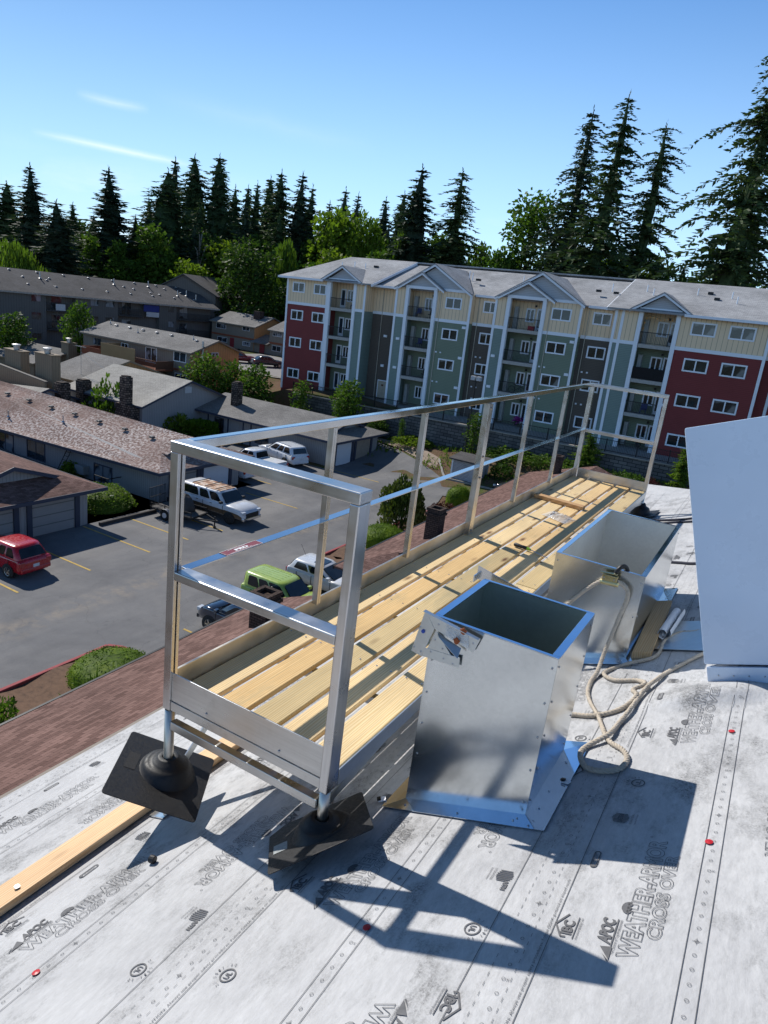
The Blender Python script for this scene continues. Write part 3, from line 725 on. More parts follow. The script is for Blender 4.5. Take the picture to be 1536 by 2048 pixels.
for f in (0, .5, 1):
    c = c0.lerp(c1_, f); rings.append([c+(u*math.cos(a)+w_*math.sin(a))*(.046-.0016*k) for k, a in enumerate([2*PI*1.6*k/26 for k in range(27)])])
pp.loft(rings, cap=False, close=False)
tag(pp.build('paper_roll', M['paper'], None, smooth=True, origin=c0), 'rolled white paper drawing lying in shade between rope and curb', 'paper')
b = MB(); b.prism([up(-.32, 3.93, .012), up(.2, 3.88, .012), up(.2, 4.35, .03), up(-.3, 4.4, .014)], (0, 0, .002)); tag(b.build('flashing_sheet', M['plate'], None, origin=up(-.1, 4.1)), 'thin flat flashing sheet under the paper roll', 'flashing')
sd_ = thing('screwdriver', 'screwdriver with black and green handle lying on the walkway planks', 'screwdriver', (-1.45, 5.0, 9.0))
b = MB(); b.tube([(-1.535, 5.02, 9.02), (-1.525, 5.0195, 9.02), (-1.47, 5.013, 9.02), (-1.425, 5.006, 9.02)], [.012, .0165, .013, .015], 10); b.build('handle', M['tool'], sd_, smooth=True)
b = MB(); b.tube([(-1.425, 5.006, 9.02), (-1.395, 5.0, 9.019)], [.014, .008], 10); b.build('collar', M['green'], sd_)
b = MB(); b.tube([(-1.395, 5.0, 9.019), (-1.24, 4.955, 9.008)], .0035, 8); b.build('shaft', M['bolt'], sd_)
b = MB(); R2 = random.Random(9); gp = {}
for i in range(15):
    for j in range(9):
        s = i/14-.5; q = j/8-.5; e = max(0, 1-(2*s)**2)*max(0, 1-(2*q)**2)
        gp[i, j] = (-1.517+.26*s+.05*q+R2.uniform(-.006, .006), 6.16+.22*q-.12*s+R2.uniform(-.006, .006), 9.008+.05*e*R2.uniform(.25, 1))
for i in range(14):
    for j in range(8): b.face([gp[i,j], gp[i+1,j], gp[i+1,j+1], gp[i,j+1]])
tag(b.build('plastic_bag', M['plastic'], None, origin=(-1.517, 6.16, 9.0)), 'crumpled clear plastic bag of screws on the walkway planks', 'bag')
for k, (pts, lb) in enumerate(([[(-.95, 7.85), (-.8, 7.78), (-.6, 7.74), (-.35, 7.8), (.1, 7.7)], 'dark cord lying farthest up the roof past the longer curb'], [[(-.9, 7.6), (-.7, 7.62), (-.5, 7.58), (-.2, 7.62), (.2, 7.55)], 'second dark cord beside the farthest cord on the roof'], [[(-.5, 5.93), (-.4, 5.88), (-.3, 5.83), (0, 5.8)], 'short dark cord ending just beyond the longer curb'])):
    b = MB(); b.tube(spline([(x, y, zr(x)+.012) for x, y in pts], 6), .011, 8); tag(b.build('cord', M['cord'], None, smooth=True, origin=(pts[0][0], pts[0][1], zr(pts[0][0]))), lb, 'cord')
for (x, y, a, lb) in ((-1.02, 2.18, .6, 'small white tag stuck at the left corner of the near curb flange'), (-.37, 2.46, -.3, 'small white tag stuck on the right edge of the near curb flange')):
    b = MB(); T = Matrix.Translation(up(x, y, .012)) @ Matrix.Rotation(a, 4, 'Z') @ Matrix.Rotation(-.35, 4, 'Y'); b.box((-.016, -.012, 0), (.016, .012, .004), 0, T); o = b.build('paper_tag', M['paper'], None, origin=up(x, y)); tag(o, lb, 'tag')
    b = MB(); b.box((-.02, -.008, .0045), (-.004, .008, .012), 0, T); b.build('clip', M['black'], o)

b = MB(); c = up(-1.69, 1.575, .016); b.tube([c+Vector((-.012, 0, 0)), c+Vector((.012, .004, .003))], .0155, 12); tag(b.build('round_bung', M['black'], None, .003, origin=c), 'small round black bung lying on the sheet right of the two-by-four', 'bung')
# ------------------------------------------------------------------ big white roof hood at right
hd = thing('roof_hood', 'large white sheet-metal ventilation hood cut off by the right edge', 'roof hood', (.6, 3.9, zr(.6)))
yf, yk = 3.5, 4.75
def hp(x, h, y):                # foot on the roof slope, h measured square to the slope
    return Vector((x-.30*h, y, zr(x)+.952*h))
b = MB(); x0, x1 = .004, 1.9
P = [hp(x0, .095, yf), hp(x1, .095, yf), hp(x1, 1.26, yf), hp(x0, 1.26, yf)]
Q = [Vector((p.x+(.7 if i in (0, 3) else 0), yk, p.z-(.9 if i > 1 else 0))) for i, p in enumerate(P)]
b.loft([P, Q]); b.build('shell', M['skylitpaint'], hd, .008, seg=3)
b = MB(); e = .012
P = [hp(x0+.012, .006, yf-e), hp(x1, .006, yf-e), hp(x1, .088, yf-e), hp(x0+.012, .088, yf-e)]; Q = [Vector((p.x+(.7 if i in (0, 3) else 0), yk-.02, p.z)) for i, p in enumerate(P)]
b.loft([P, Q]); sk = b.build('skirt', M['skylitpaint'], hd, .003)
studs('rivet', [hp(x0+.06+.062*k, .045, yf-e-.001) for k in range(8)], (0, -.004, 0), .004, M['bolt'], sk, 7)
b = MB(); p = hp(.49, 1.17, yf-.002)
b.tube([p+Vector((-.035, -.006, -.012)), p+Vector((-.03, -.022, -.01)), p+Vector((.05, -.022, .02)), p+Vector((.055, -.006, .022))], .011, 10); b.build('handle', M['skylitpaint'], hd, smooth=True)
# ------------------------------------------------------------------ ground, lot, kerbs
GZ = -3.8; LS = 1.355
def lot(x, y, z=0): return (x*LS, y*LS, 10.7-LS*(10.7-z))
def th(x, y):
    """terrain height"""
    low = GZ+(1.1+1.75*sstep(-36, -12, x))*sstep(52, 62, y)
    hi = .18
    if x > -47: return low if y < 62.05 else hi
    k = sstep(-47, -60, -x) if False else sstep(47, 58, -x)
    return low*(1-k)*(1 if y < 62.05 else 0)+hi*(1-k)*(0 if y < 62.05 else 1)+k*(GZ+.3+3.5*sstep(62, 72, y)*sstep(98, 80, -x)*1.0)
def sstep2(a, b, x): return sstep(a, b, x)
g = MB()
gx = [-900, -500, -300, -200, -150]+[-120+3*i for i in range(54)]+[60, 100, 200, 400, 900]
gy = [-600, -200, -80, -40]+[-20+3*i for i in range(27)]+[62.0, 62.1, 65, 68, 71, 74, 78, 84, 90, 100, 120, 150, 200, 300, 500, 900, 1800]
for i in range(len(gx)-1):
    for j in range(len(gy)-1):
        g.face([(gx[a], gy[b], th(gx[a], gy[b])-.03) for a, b in ((i, j), (i+1, j), (i+1, j+1), (i, j+1))])
t = NT('earth_and_grass'); v = t.mapping('Object')
a = t.noise(v, .25, 8, .7); b_ = t.noise(v, 2.2, 7, .75); c = t.noise(v, 14, 4, .7)
soil = t.ramp(c, [(.3, (.07, .042, .025)), (.6, (.17, .11, .07)), (.75, (.27, .20, .14))])
grass = t.ramp(c, [(.3, (.035, .05, .012)), (.7, (.13, .16, .045))])
t.set(color=t.mix(t.ramp(t.math('ADD', t.math('MULTIPLY', a, .6), t.math('MULTIPLY', b_, .4)), [(.47, 0), (.56, 1)]), soil, grass), rough=.95, spec=.1); t.bump(t.math('ADD', b_, c), .8, .06)
M['earth'] = t.mat
tag(g.build('ground', M['earth'], smooth=False), kind='structure')
t = NT('asphalt'); v = t.mapping('Object')
a = t.noise(v, .22, 8, .65, .4); b_ = t.noise(v, 1.3, 8, .7); c = t.noise(v, 70, 3, .7); st = t.noise(t.mapping('Object', (1, .15, 1)), .8, 7, .65)
col = t.ramp(a, [(.3, (.125, .126, .132)), (.5, (.17, .17, .173)), (.7, (.225, .22, .215))])
col = t.mix(.55, col, t.ramp(st, [(.3, (.72, .72, .74)), (.65, (1.1, 1.1, 1.1))]), 'MULTIPLY')
col = t.mix(.5, col, t.ramp(c, [(.3, (.6, .6, .6)), (.7, (1.3, 1.3, 1.3))]), 'MULTIPLY')
# dusty seam along the middle of the drive
sx = t.node('ShaderNodeSeparateXYZ', {0: v}).outputs['X']
seam = t.math('SUBTRACT', 1, t.math('DIVIDE', t.math('ABSOLUTE', t.math('ADD', t.math('ADD', sx, 24.6), t.math('MULTIPLY', t.math('SUBTRACT', a, .5), 3.))), 1.1)); 
seam = t.math('MULTIPLY', t.math('MAXIMUM', seam, 0), t.ramp(b_, [(.44, 0), (.64, .5)]))
col = t.mix(seam, col, (.34, .28, .21))
crk = t.node('ShaderNodeTexVoronoi', {'Vector': t.node('ShaderNodeVectorMath', {0: v, 1: t.node('ShaderNodeTexNoise', {'Vector': v, 'Scale': 1.2, 'Detail': 5}).outputs['Color']}, operation='ADD').outputs[0], 'Scale': .28}, feature='DISTANCE_TO_EDGE').outputs['Distance']
col = t.mix(t.math('MULTIPLY', t.ramp(crk, [(.0, 1), (.004, .0)]), .28), col, (.02, .02, .02))
t.set(color=col, rough=.9, spec=.2); t.bump(c, .3, .01); M['asphalt'] = t.mat
def sheet_poly(name, pts, m, kind='structure', dz=.012, z=None):
    me = bpy.data.meshes.new(name); bm = bmesh.new()
    vs = [bm.verts.new((x, y, 0)) for x, y in pts]; bm.faces.new(vs)
    bmesh.ops.triangulate(bm, faces=bm.faces)
    for _ in range(3): bmesh.ops.subdivide_edges(bm, edges=[e for e in bm.edges if e.calc_length() > 4], cuts=1); bmesh.ops.triangulate(bm, faces=bm.faces)
    for v in bm.verts: v.co.z = (th(v.co.x, v.co.y) if z is None else z)+dz
    for f in bm.faces:
        if f.normal.z < 0: f.normal_flip()
    bm.to_mesh(me); bm.free(); me.materials.append(m)
    o = bpy.data.objects.new(name, me); COL.objects.link(o); return tag(o, kind=kind)
sheet_poly('parking_lot', [(-33.2, -30), (-20.9, -30), (-20.9, 16.9), (-15.2, 16.9), (-15.2, 30.6), (-20.9, 30.6), (-20.9, 46.5), (-22, 50.2), (-20.2, 52.0), (-13, 52.4), (-13, 54.3), (-23.8, 54.2), (-25.8, 55.6), (-31, 58.6), (-36.5, 60.4), (-37, 57), (-33.0, 55.5), (-33, 49), (-56, 49), (-56, 39.8), (-33.2, 39.8)], M['asphalt'], dz=.02)
sheet_poly('dusty_gravel', [(-25.6, 55.9), (-31, 58.9), (-36, 60.6), (-35.5, 61.3), (-29, 59.9), (-26.2, 58.1)], plain('gravel', (.28, .22, .17), .95, var=.4, scale=3), dz=.035)
for x0, x1, y0, y1, nm in ((-20.7, -14.6, -10, 16.7, 0), (-20.7, -14.6, 30.8, 46.2, 1)):
    g = MB(); n1 = 8; n2 = int((y1-y0)/.6)
    for i in range(n1):
        for j in range(n2):
            def q(i, j):
                x = x0+(x1-x0)*i/n1; y = y0+(y1-y0)*j/n2; return (x, y, GZ+.1+.05*math.sin(x*3.1+y*1.7)*min(i, 1)+.06*math.sin(y*2.3))
            g.face([q(i, j), q(i+1, j), q(i+1, j+1), q(i, j+1)])
    t_ = g.build('planting_bed', plain('bark_soil', (.135, .078, .048), .95, var=.55, scale=5, bump=.8, bscale=18) if nm == 0 else bpy.data.materials['bark_soil'], smooth=True); tag(t_, kind='structure')
redk = plain('red_kerb_paint', (.30, .06, .065), .8, var=.35, scale=6); conc = plain('concrete', (.30, .285, .26), .9, var=.25, scale=3, bump=.2)
dk = plain('dark_timber', (.05, .045, .042), .9)
def kerb(label, pts, m, w=.16, h=.16):
    b = MB()
    for p, q in zip(pts, pts[1:]): b.bar((p[0], p[1], th(*p)+h/2), (q[0], q[1], th(*q)+h/2), w, h)
    o = b.build('kerb', m, None, .02); return tag(o, label, 'kerb')
kerb('red painted kerb along the planting bed at lower left', [(-20.75, -10), (-20.75, 16.7), (-20.2, 17.0), (-15.2, 17.0)], redk)
kerb('red painted kerb around the planting bed with the round shrub', [(-15.2, 30.6), (-20.2, 30.6), (-20.75, 31.2), (-20.75, 44.6), (-20.3, 46.2), (-15, 46.4)], redk)
kerb('dark timber kerb between the two near garages', [(-32.55, 25.6), (-32.55, 29.8)], dk, .2, .22)
kerb('pale concrete kerb beside the white shed', [(-26.2, 57.8), (-24.6, 55.4), (-23.9, 54.5), (-14, 54.5)], conc)
yel = plain('yellow_paint', (.50, .34, .09), .85, var=.4, scale=5)
for i, (x0, x1, y) in enumerate(((-33.0, -27.5, 17.3), (-33, -27.5, 21.1), (-33, -27.5, 24.85), (-33, -27.6, 27.75), (-30, -27.4, 30.4), (-32, -27.3, 37.75), (-34.6, -32.4, 41.1), (-32.5, -27.5, 49.2), (-32.5, -27.8, 52.7), (-19.8, -14.5, 19.85), (-20.6, -19.0, 53.6), (-19.8, -15, 23.0), (-19.8, -15, 26.2))):
    b = MB(); b.box((x0, y-.055, GZ+.028), (x1, y+.055, GZ+.031))
    o = b.build('parking_stripe', yel); tag(o, kind='structure')

# ------------------------------------------------------------------ houses of the courtyard
blue = plain('slate_blue_trim', (.035, .045, .075), .6, var=.15)
sid_g = m_siding('grey_vertical_siding', (.29, .285, .29), .2, True); sid_t = m_siding('tan_vertical_siding', (.24, .185, .125), .3, True)
sid_o = m_siding('orange_tan_siding', (.50, .27, .12), .4, True); sid_b = m_siding('brown_siding', (.21, .18, .145), .3, True); sid_dark = m_siding('dark_grey_siding', (.125, .118, .112), .35, True)
door_g = plain('grey_door', (.27, .265, .265), .6, var=.08); door_w = plain('white_door', (.62, .65, .70), .5, var=.05)
glass = m_glass('window_glass'); glassc = m_glass('curtained_glass', (.02, .025, .03), (.30, .32, .35)); white_trim = plain('white_trim', (.68, .70, .72), .5, var=.06)
wood_red = plain('red_cedar', (.22, .065, .03), .8, var=.3, scale=3); bamboo = m_siding('bamboo_screen', (.30, .20, .10), .05, True)
stone = m_shingle('rubble_stone', (.035, .03, .028), (.19, .15, .125), .28, .2, .03)
def slab(par, pts, t, m, name='roof', edge=None):
    pts = [Vector(p) for p in pts]; n = (pts[1]-pts[0]).cross(pts[2]-pts[0]).normalized(); n = n if n.z > 0 else -n
    b = MB(); b.loft([[p for p in pts], [p-n*t for p in pts]]); o = b.build(name, m, par); return o
def gable_house(name, label, x0, x1, y0, y1, zb, ze, zr_, wallm, roofm, ov=.5, dutch=False, gm=None, trim=None, ze0=None, zr0=None, cat='house', group=None):
    """ridge along X; x1 is the gable that faces the lot"""
    yr = (y0+y1)/2; ze0 = ze if ze0 is None else ze0; zr0 = zr_ if zr0 is None else zr0
    r = thing(name, label, cat, ((x0+x1)/2, yr, zb), group=group)
    sl = (zr_-ze)/(yr-(y0-ov)); zw = ze+ov*sl-.06; zw0 = ze0+ov*sl-.06
    b = MB(); b.loft([[(x0, y0, zb), (x0, y1, zb), (x0, y1, zw0), (x0, yr, zr0-.14), (x0, y0, zw0)], [(x1, y0, zb), (x1, y1, zb), (x1, y1, zw), (x1, yr, (zr_ if not dutch else zw+.0)-.14), (x1, y0, zw)]])
    b.build('wall', wallm, r)
    if gm:
        b = MB(); b.prism([(x1+.012, y0, zb), (x1+.012, y1, zb), (x1+.012, y1, zw-.01), (x1+.012, yr, zr_-.16), (x1+.012, y0, zw-.01)], (.02, 0, 0)); b.build('gable_wall', gm, r)
    xe = x1+ov; t = .1
    if not dutch:
        slab(r, [(x0-ov*.5, y0-ov, ze0), (xe, y0-ov, ze), (xe, yr, zr_), (x0-ov*.5, yr, zr0)], t, roofm)
        slab(r, [(x0-ov*.5, yr+.002, zr0), (xe, yr+.002, zr_), (xe, y1+ov, ze), (x0-ov*.5, y1+ov, ze0)], t, roofm)
        if trim:
            for s_, a in ((0, y0-ov), (1, y1+ov)):
                b = MB(); b.prism([(xe+.002, a, ze-.005), (xe+.002, yr, zr_-.005), (xe+.002, yr, zr_-.2), (xe+.002, a, ze-.2)], (.03, 0, 0)); b.build('barge_board', trim, r)
            b = MB(); b.box((x0, y0-ov-.03, ze-.16), (xe, y0-ov-.002, ze+.01)); 
            if abs(ze0-ze) < .01: b.build('gutter', trim, r)
    else:
        dd = 1.25+ov; xg = xe-dd; zs = ze+sl*dd; xk = xg+.5
        for sg, ya in ((1, y0-ov), (-1, y1+ov)):
            yk = ya+sg*dd; zk = zs
            slab(r, [(x0, ya, ze0), (xe, ya, ze), (xg, yk, zk), (xk, yr-sg*.001, zr_) if False else (xk, yr, zr_), (x0, yr, zr0)] if False else [(x0, ya, ze0), (xe-dd*.0, ya, ze), (xe-dd+.0, yk, zk), (xk-.5, yr, zr_), (x0, yr, zr0)], t, roofm)
            slab(r, [(xg, yk, zk), (xk, yk, zk), (xk, yr, zr_), (xg, yr, zr_)], t, roofm, 'roof_overhang')
            if trim:
                b = MB(); b.prism([(xk+.002, yk, zk), (xk+.002, yr, zr_), (xk+.002, yr, zr_-.22), (xk+.002, yk+sg*.3, zk-.12)], (.04, 0, 0)); b.build('barge_board', trim, r)
                b = MB(); b.prism([(x0, ya-sg*.002, ze0-.18), (xe, ya-sg*.002, ze-.18), (xe, ya-sg*.002, ze+.012), (x0, ya-sg*.002, ze0+.012)], (0, -sg*.04, 0)); b.build('gutter', trim, r)
        slab(r, [(xe, y0-ov, ze), (xe, y1+ov, ze), (xg-.02, y1+ov-dd, zs), (xg-.02, y0-ov+dd, zs)], t, roofm, 'hip_skirt')
        b = MB(); b.prism([(xg+.05, y0-ov+dd, zs-.05), (xg+.05, y1+ov-dd, zs-.05), (xg+.05, yr, zr_-.12)], (.05, 0, 0)); b.build('gable_wall', wallm, r)
        if trim:
            b = MB(); b.box((xe+.002, y0-ov-.04, ze-.19), (xe+.045, y1+ov+.04, ze+.012)); b.build('fascia', trim, r)
    return r
def window(par, P, U, V, w, h, m, frame=white_trim, fw=.07, mull=1, name='window', proud=.045):
    """P lower-left corner on the wall, U along, V up, frame standing proud of the wall"""
    P = Vector(P); U = Vector(U).normalized(); V = Vector(V).normalized(); n = U.cross(V)
    b = MB()
    def bar(u0, u1, v0, v1, d0, d1, mi=0): b.loft([[P+U*u+V*v_+n*d for u, v_ in ((u0, v0), (u1, v0), (u1, v1), (u0, v1))] for d in (d0, d1)], mi)
    bar(0, w, 0, fw, -.01, proud); bar(0, w, h-fw, h, -.01, proud); bar(0, fw, fw, h-fw, -.01, proud); bar(w-fw, w, fw, h-fw, -.01, proud)
    for k in range(mull):
        x = w*(k+1)/(mull+1); bar(x-fw*.4, x+fw*.4, fw, h-fw, -.01, proud*.8)
    f = b.build(name, frame, par)
    b = MB(); b.loft([[P+U*u+V*v_+n*d for u, v_ in ((fw*.8, fw*.8), (w-fw*.8, fw*.8), (w-fw*.8, h-fw*.8), (fw*.8, h-fw*.8))] for d in (-.006, .014)]); b.build('pane', m, f)
    return f
def vents(par, pts, m):
    first = None
    for x, y, z in pts:
        if first is None:
            b = MB(); b.box((x-.17, y-.14, z-.02), (x+.17, y+.14, z+.1)); b.box((x-.2, y-.17, z-.03), (x+.2, y+.17, z+.02)); first = b.build('roof_vent', m, par, .02, origin=(x, y, z))
        else:
            o = first.copy(); COL.objects.link(o); o.location = Vector((x, y, z))-world_loc(par)
ventm = plain('dark_vent', (.05, .05, .052), .5); ventl = m_metal('galv_vent', (.5, .5, .5), .4)
def pipes(par, pts, h=.45, r=.045):
    first = None
    for x, y, z in pts:
        if first is None:
            b = MB(); b.tube([(x, y, z-.1), (x, y, z+h)], r, 8); b.tube([(x, y, z-.04), (x, y, z+.08)], [r*3, r*1.2], 8); first = b.build('vent_pipe', ventl, par, origin=(x, y, z))
        else:
            o = first.copy(); COL.objects.link(o); o.location = Vector((x, y, z))-world_loc(par)
def garage_door(par, x, y0, y1, zb, zt, m, posts=blue):
    b = MB(); b.box((x-.05, y0, zb), (x+.02, y1, zt)); d = b.build('garage_door', m, par)
    b = MB(); b.box((x+.021, y0-.32, zb), (x+.10, y0-.03, zt+.1)); b.build('door_post', posts, par); b = MB(); b.box((x+.021, y1+.03, zb), (x+.10, y1+.32, zt+.1)); b.build('door_post', posts, par)
    return d
seamd = m_siding('panelled_garage_door', (.27, .265, .265), .55)
# -- the shingled building right below the walkway
def ex(y): return -14.33-.02*(y-8.44)
gutm = plain('black_gutter', (.03, .03, .032), .5)
nb = thing('courtyard_house', 'nearer brown-shingled roof with one brick chimney directly below the walkway', 'house', (-10, 4, GZ))
nf = thing('courtyard_house', 'farther brown-shingled roof with two brick chimneys, hipped at its near end', 'house', (-10, 36, GZ))
for par, ya, yb_, hip in ((nb, -12, 18.6, 0), (nf, 23.2, 50, 1)):
    ym = ya+2.05 if hip else ya; zm = -.2+.36*2.05
    if hip:
        slab(par, [(ex(ya), ya, -.2), (ex(yb_), yb_, -.2), (-10.1, 48.8, 1.57), (-10.1, ym+.35, 1.57), (ex(ya)+2.05, ym, zm)], .12, M['shinglebrown'])
        slab(par, [(ex(ya)+2.05, ym, zm), (ex(ya)+2.05, ym-.3, zm), (-10.1, ym-.1, 1.571), (-10.1, ym+.35, 1.571)], .10, M['shinglebrown'], 'roof_overhang')
        slab(par, [(ex(ya), ya, -.2), (ex(ya)+2.05, ym-.02, zm-.01), (-7.8, ym-.02, zm-.01), (-5.6, ya, -.2)], .1, M['shinglebrown'], 'hip_skirt')
        b = MB(); b.prism([(ex(ya)+2.15, ym+.02, zm-.06), (-7.9, ym+.02, zm-.06), (-10.1, ym+.02, 1.42)], (0, .08, 0)); b.build('gable_wall', blue, par)
        slab(par, [(ex(50), 50, -.2), (-5.6, 50, -.2), (-10.1, 48.75, 1.57)], .05, M['shinglebrown'], 'hip_skirt')
    else: slab(par, [(ex(ya), ya, -.2), (ex(yb_), yb_, -.2), (-10.1, yb_, 1.57), (-10.1, ya, 1.57)], .12, M['shinglebrown'])
    slab(par, [(-10.1, ym, 1.571), (-10.1, 48.8 if hip else yb_, 1.571), (-5.6, yb_, -.2), (-5.6, ya, -.2)], .12, M['shinglebrown'])
    b = MB(); b.box((-13.9, ya+.6, GZ), (-6.2, yb_-.5, -.25)); 
    if not hip: b.prism([(-13.9, yb_-.6, -.25), (-6.2, yb_-.6, -.25), (-10.1, yb_-.6, 1.4)], (0, .1, 0))
    b.build('wall', sid_g, par)
    b = MB(); b.prism([(ex(ya)-.002, ya, -.34), (ex(yb_)-.002, yb_, -.34), (ex(yb_)-.002, yb_, -.185), (ex(ya)-.002, ya, -.185)], (-.07, 0, 0)); b.build('gutter', gutm, par)
for par, x, y, zt in ((nb, -12.1, 15.5, 1.75), (nf, -12.35, 27.8, 1.95), (nf, -12.5, 47.2, 1.9)):
    zb = -.2+.36*(x+14.9)-.4
    b = MB(); b.box((x-.33, y-.33, zb), (x+.33, y+.33, zt)); ch = b.build('chimney', M['brick'], par, .02)
    b = MB(); b.box((x-.38, y-.38, zt-.22), (x+.38, y+.38, zt-.1)); b.build('corbel', M['brick'], ch)
    b = MB()
    for a, c in (((-.36, -.36), (.36, -.22)), ((-.36, .22), (.36, .36)), ((-.36, -.22), (-.22, .22)), ((.22, -.22), (.36, .22))): b.box((x+a[0], y+a[1], zt+.002), (x+c[0], y+c[1], zt+.12))
    b.build('cap', M['brick'], ch)
R3 = random.Random(3); tabs = MB()
for k in range(34):          # pale chipped shingle tabs
    y = R3.uniform(4, 18.2); x = R3.uniform(-14.0, -10.8); z = -.2+.394*(x-ex(y))+.008
    if k % 2: tabs.box((-.12, -.05, 0), (.12, .05, .004), 0, Matrix.Translation((x, y, z)) @ Matrix.Rotation(-.375, 4, 'Y') @ Matrix.Rotation(PI/2+R3.uniform(-.2, .2), 4, 'Z'))
    else: tabs.box((-.07, -.06, 0), (.07, .05, .004), 0, Matrix.Translation((x, y, z)) @ Matrix.Rotation(-.375, 4, 'Y'))
tag(tabs.build('worn_shingle_tabs', plain('bleached_tab', (.42, .36, .34), .9), nb), kind='stuff')
# -- the three garages
zE = lambda z: 10.7-LS*(10.7-z)
def garage(label, y0, y1, x1, x0, ze, zr_, roofm, ze0=None, zr0=None, doors=()):
    r = gable_house('garage_house', label, x0*LS, x1*LS, y0*LS, y1*LS, GZ, zE(ze), zE(zr_), sid_g, roofm, .75, True, None, blue, None if ze0 is None else zE(ze0), None if zr0 is None else zE(zr0))
    for a, c, m in doors: garage_door(r, x1*LS, a*LS, c*LS, GZ, GZ+2.12, m)
    return r
g1 = garage('nearest garage house with weathered brown roof and two grey doors, behind the red hatchback', 12.9, 18.65, -24.5, -52, 1.72, 2.85, M['shinglebrown'], doors=((16.1, 18.0, seamd), (13.5, 15.3, seamd)))
g2 = garage('middle garage house under a long weathered brown roof streaked pale, behind the rusty-roofed wagon', 23.1, 28.75, -25.0, -50, 1.70, 2.85, M['shinglepale'], 1.10, 3.25, doors=((26.0, 27.9, door_w), (23.9, 25.5, seamd)))
g3 = garage('farthest garage house with grey roof, one white and one brown door', 36.9, 42.5, -24.3, -36.3, 1.78, 2.75, M['shinglegrey'], doors=((37.3, 39.1, door_w), (39.7, 41.5, plain('brown_door', (.28, .24, .20), .7))))
vz = lambda x, y, y0, y1, ze, zr_: 0
for par, yv, x_a, x_b, n, z in ((g2, 24.9, -27.6, -44, 9, 2.67), ):
    pts = []
    for k in range(n):
        x = x_a+(x_b-x_a)*k/(n-1); f = (x+25)/(-25.); pts.append((x*LS, yv*LS, zE(2.85+.4*f-.36+.03)))
    vents(par, pts, ventm)
pipes(g2, [(-33.5*LS, 24.0*LS, zE(2.35)), (-37.5*LS, 23.4*LS, zE(1.95)), (-41.5*LS, 24.2*LS, zE(2.5))])
# windows, heat pump and door of the middle house's long side
def side_win(par, px0, px1, y, z0, z1, m, fr=blue, **k): return window(par, (px0*LS, y*LS, zE(z0)), (1, 0, 0), (0, 0, 1), (px1-px0)*LS, (z1-z0)*LS, m, fr, **k)
side_win(g2, -35.4, -33.8, 23.1, .1, 1.15, glass); side_win(g2, -38.9, -36.6, 23.1, -.6, 1.05, glassc, mull=2); side_win(g2, -29.8, -28.4, 23.1, .1, 1.0, glassc)
b = MB(); b.box((-30.9*LS, 22.75*LS, zE(.25)), (-30.2*LS, 23.09*LS, zE(.7))); b.build('air_conditioner', door_g, g2, .02)
side_win(g3, -34.6, -33.7, 36.9, -.1, 1.45, glassc); side_win(g3, -30.8, -29.6, 36.9, .3, 1.3, glass); b = MB(); b.box((-33.0*LS, 36.9*LS-.04, GZ), (-32.2*LS, 36.9*LS-.003, GZ+2.1)); b.build('door', door_g, g3)
for x in (-35.2, -33.3, -31.9, -31.2): b = MB(); b.box((x*LS-.06, 36.9*LS-.06, GZ), (x*LS+.06, 36.9*LS-.003, GZ+2.6)); b.build('batten', blue, g3)
# -- houses behind
h1 = gable_house('courtyard_house', 'pale grey-roofed house with louvred gable and large stone chimney beside the farthest garage', -43.5*LS, -36*LS, 31.6*LS, 39.6*LS, GZ, zE(2.3), zE(3.85), sid_g, M['shinglelight'], .5, trim=blue)
h0 = gable_house('courtyard_house', 'grey gable with white louvre behind the streaked roof, two stone chimneys at its end', -49*LS, -42*LS, 25.7*LS, 32.1*LS, GZ, zE(1.38), zE(2.6), sid_g, M['shinglelight'], .4, trim=blue, ze0=zE(.7), zr0=zE(1.95))
h2 = gable_house('courtyard_house', 'tan house with grey roof carrying a thin antenna mast, left of the pale-roofed house', -48*LS, -43.7*LS, 32.6*LS, 41.2*LS, GZ, zE(2.65), zE(4.1), sid_t, M['shinglegrey'], .35, gm=sid_o, trim=sid_t)
h3 = gable_house('courtyard_house', 'low tan house at the left edge under plain grey roof, behind two box chimneys', -76*LS, -58.0*LS, 38.7*LS, 46.3*LS, GZ, zE(1.75), zE(2.85), sid_t, M['shinglegrey'], .4, trim=sid_t)
sw = thing('garden_wall', 'tan wall with a sloping top at left, just above the streaked roof ridge', 'wall', (-64, 40.3, GZ))
b = MB(); b.prism([(-70, 40, GZ), (-58.4, 40, GZ), (-58.4, 40, -.05), (-65.1, 40, .51), (-70, 40, .92)], (0, .2, 0)); b.build('wall', sid_t, sw); b = MB(); b.prism([(-70, 39.93, .93), (-58.3, 39.93, -.045), (-58.3, 39.93, .03), (-70, 39.93, 1.0)], (0, .34, 0)); b.build('coping', sid_dark, sw)
for par, y in ((h1, 35.6), (h0, 28.9)):
    x = (-36 if par is h1 else -42)*LS+.012
    b = MB(); b.box((x, y*LS-.42, zE(2.95 if par is h1 else 1.75)), (x+.05, y*LS+.42, zE(3.4 if par is h1 else 2.2))); b.build('louvre', m_siding('white_louvre', (.5, .52, .55), .09), par)
side_win(h1, -37.6, -36.4, 31.6, .6, 2.0, glassc, mull=1); side_win(h2, -46.4, -44.4, 32.6, .9, 2.4, glassc, mull=2, fr=white_trim)
def chimney(par, x, y, wx, wy, zt, m, z0=GZ, cap=None):
    b = MB(); R = random.Random(int(x*10)); 
    b.box((x-wx/2, y-wy/2, z0), (x+wx/2, y+wy/2, zt)); o = b.build('chimney', m, par, .03)
    b = MB(); b.box((x-wx/2+.1, y-wy/2+.1, zt+.001), (x+wx/2-.1, y+wy/2-.1, zt+.12)); c = b.build('cap', cap or m, o)
    return o
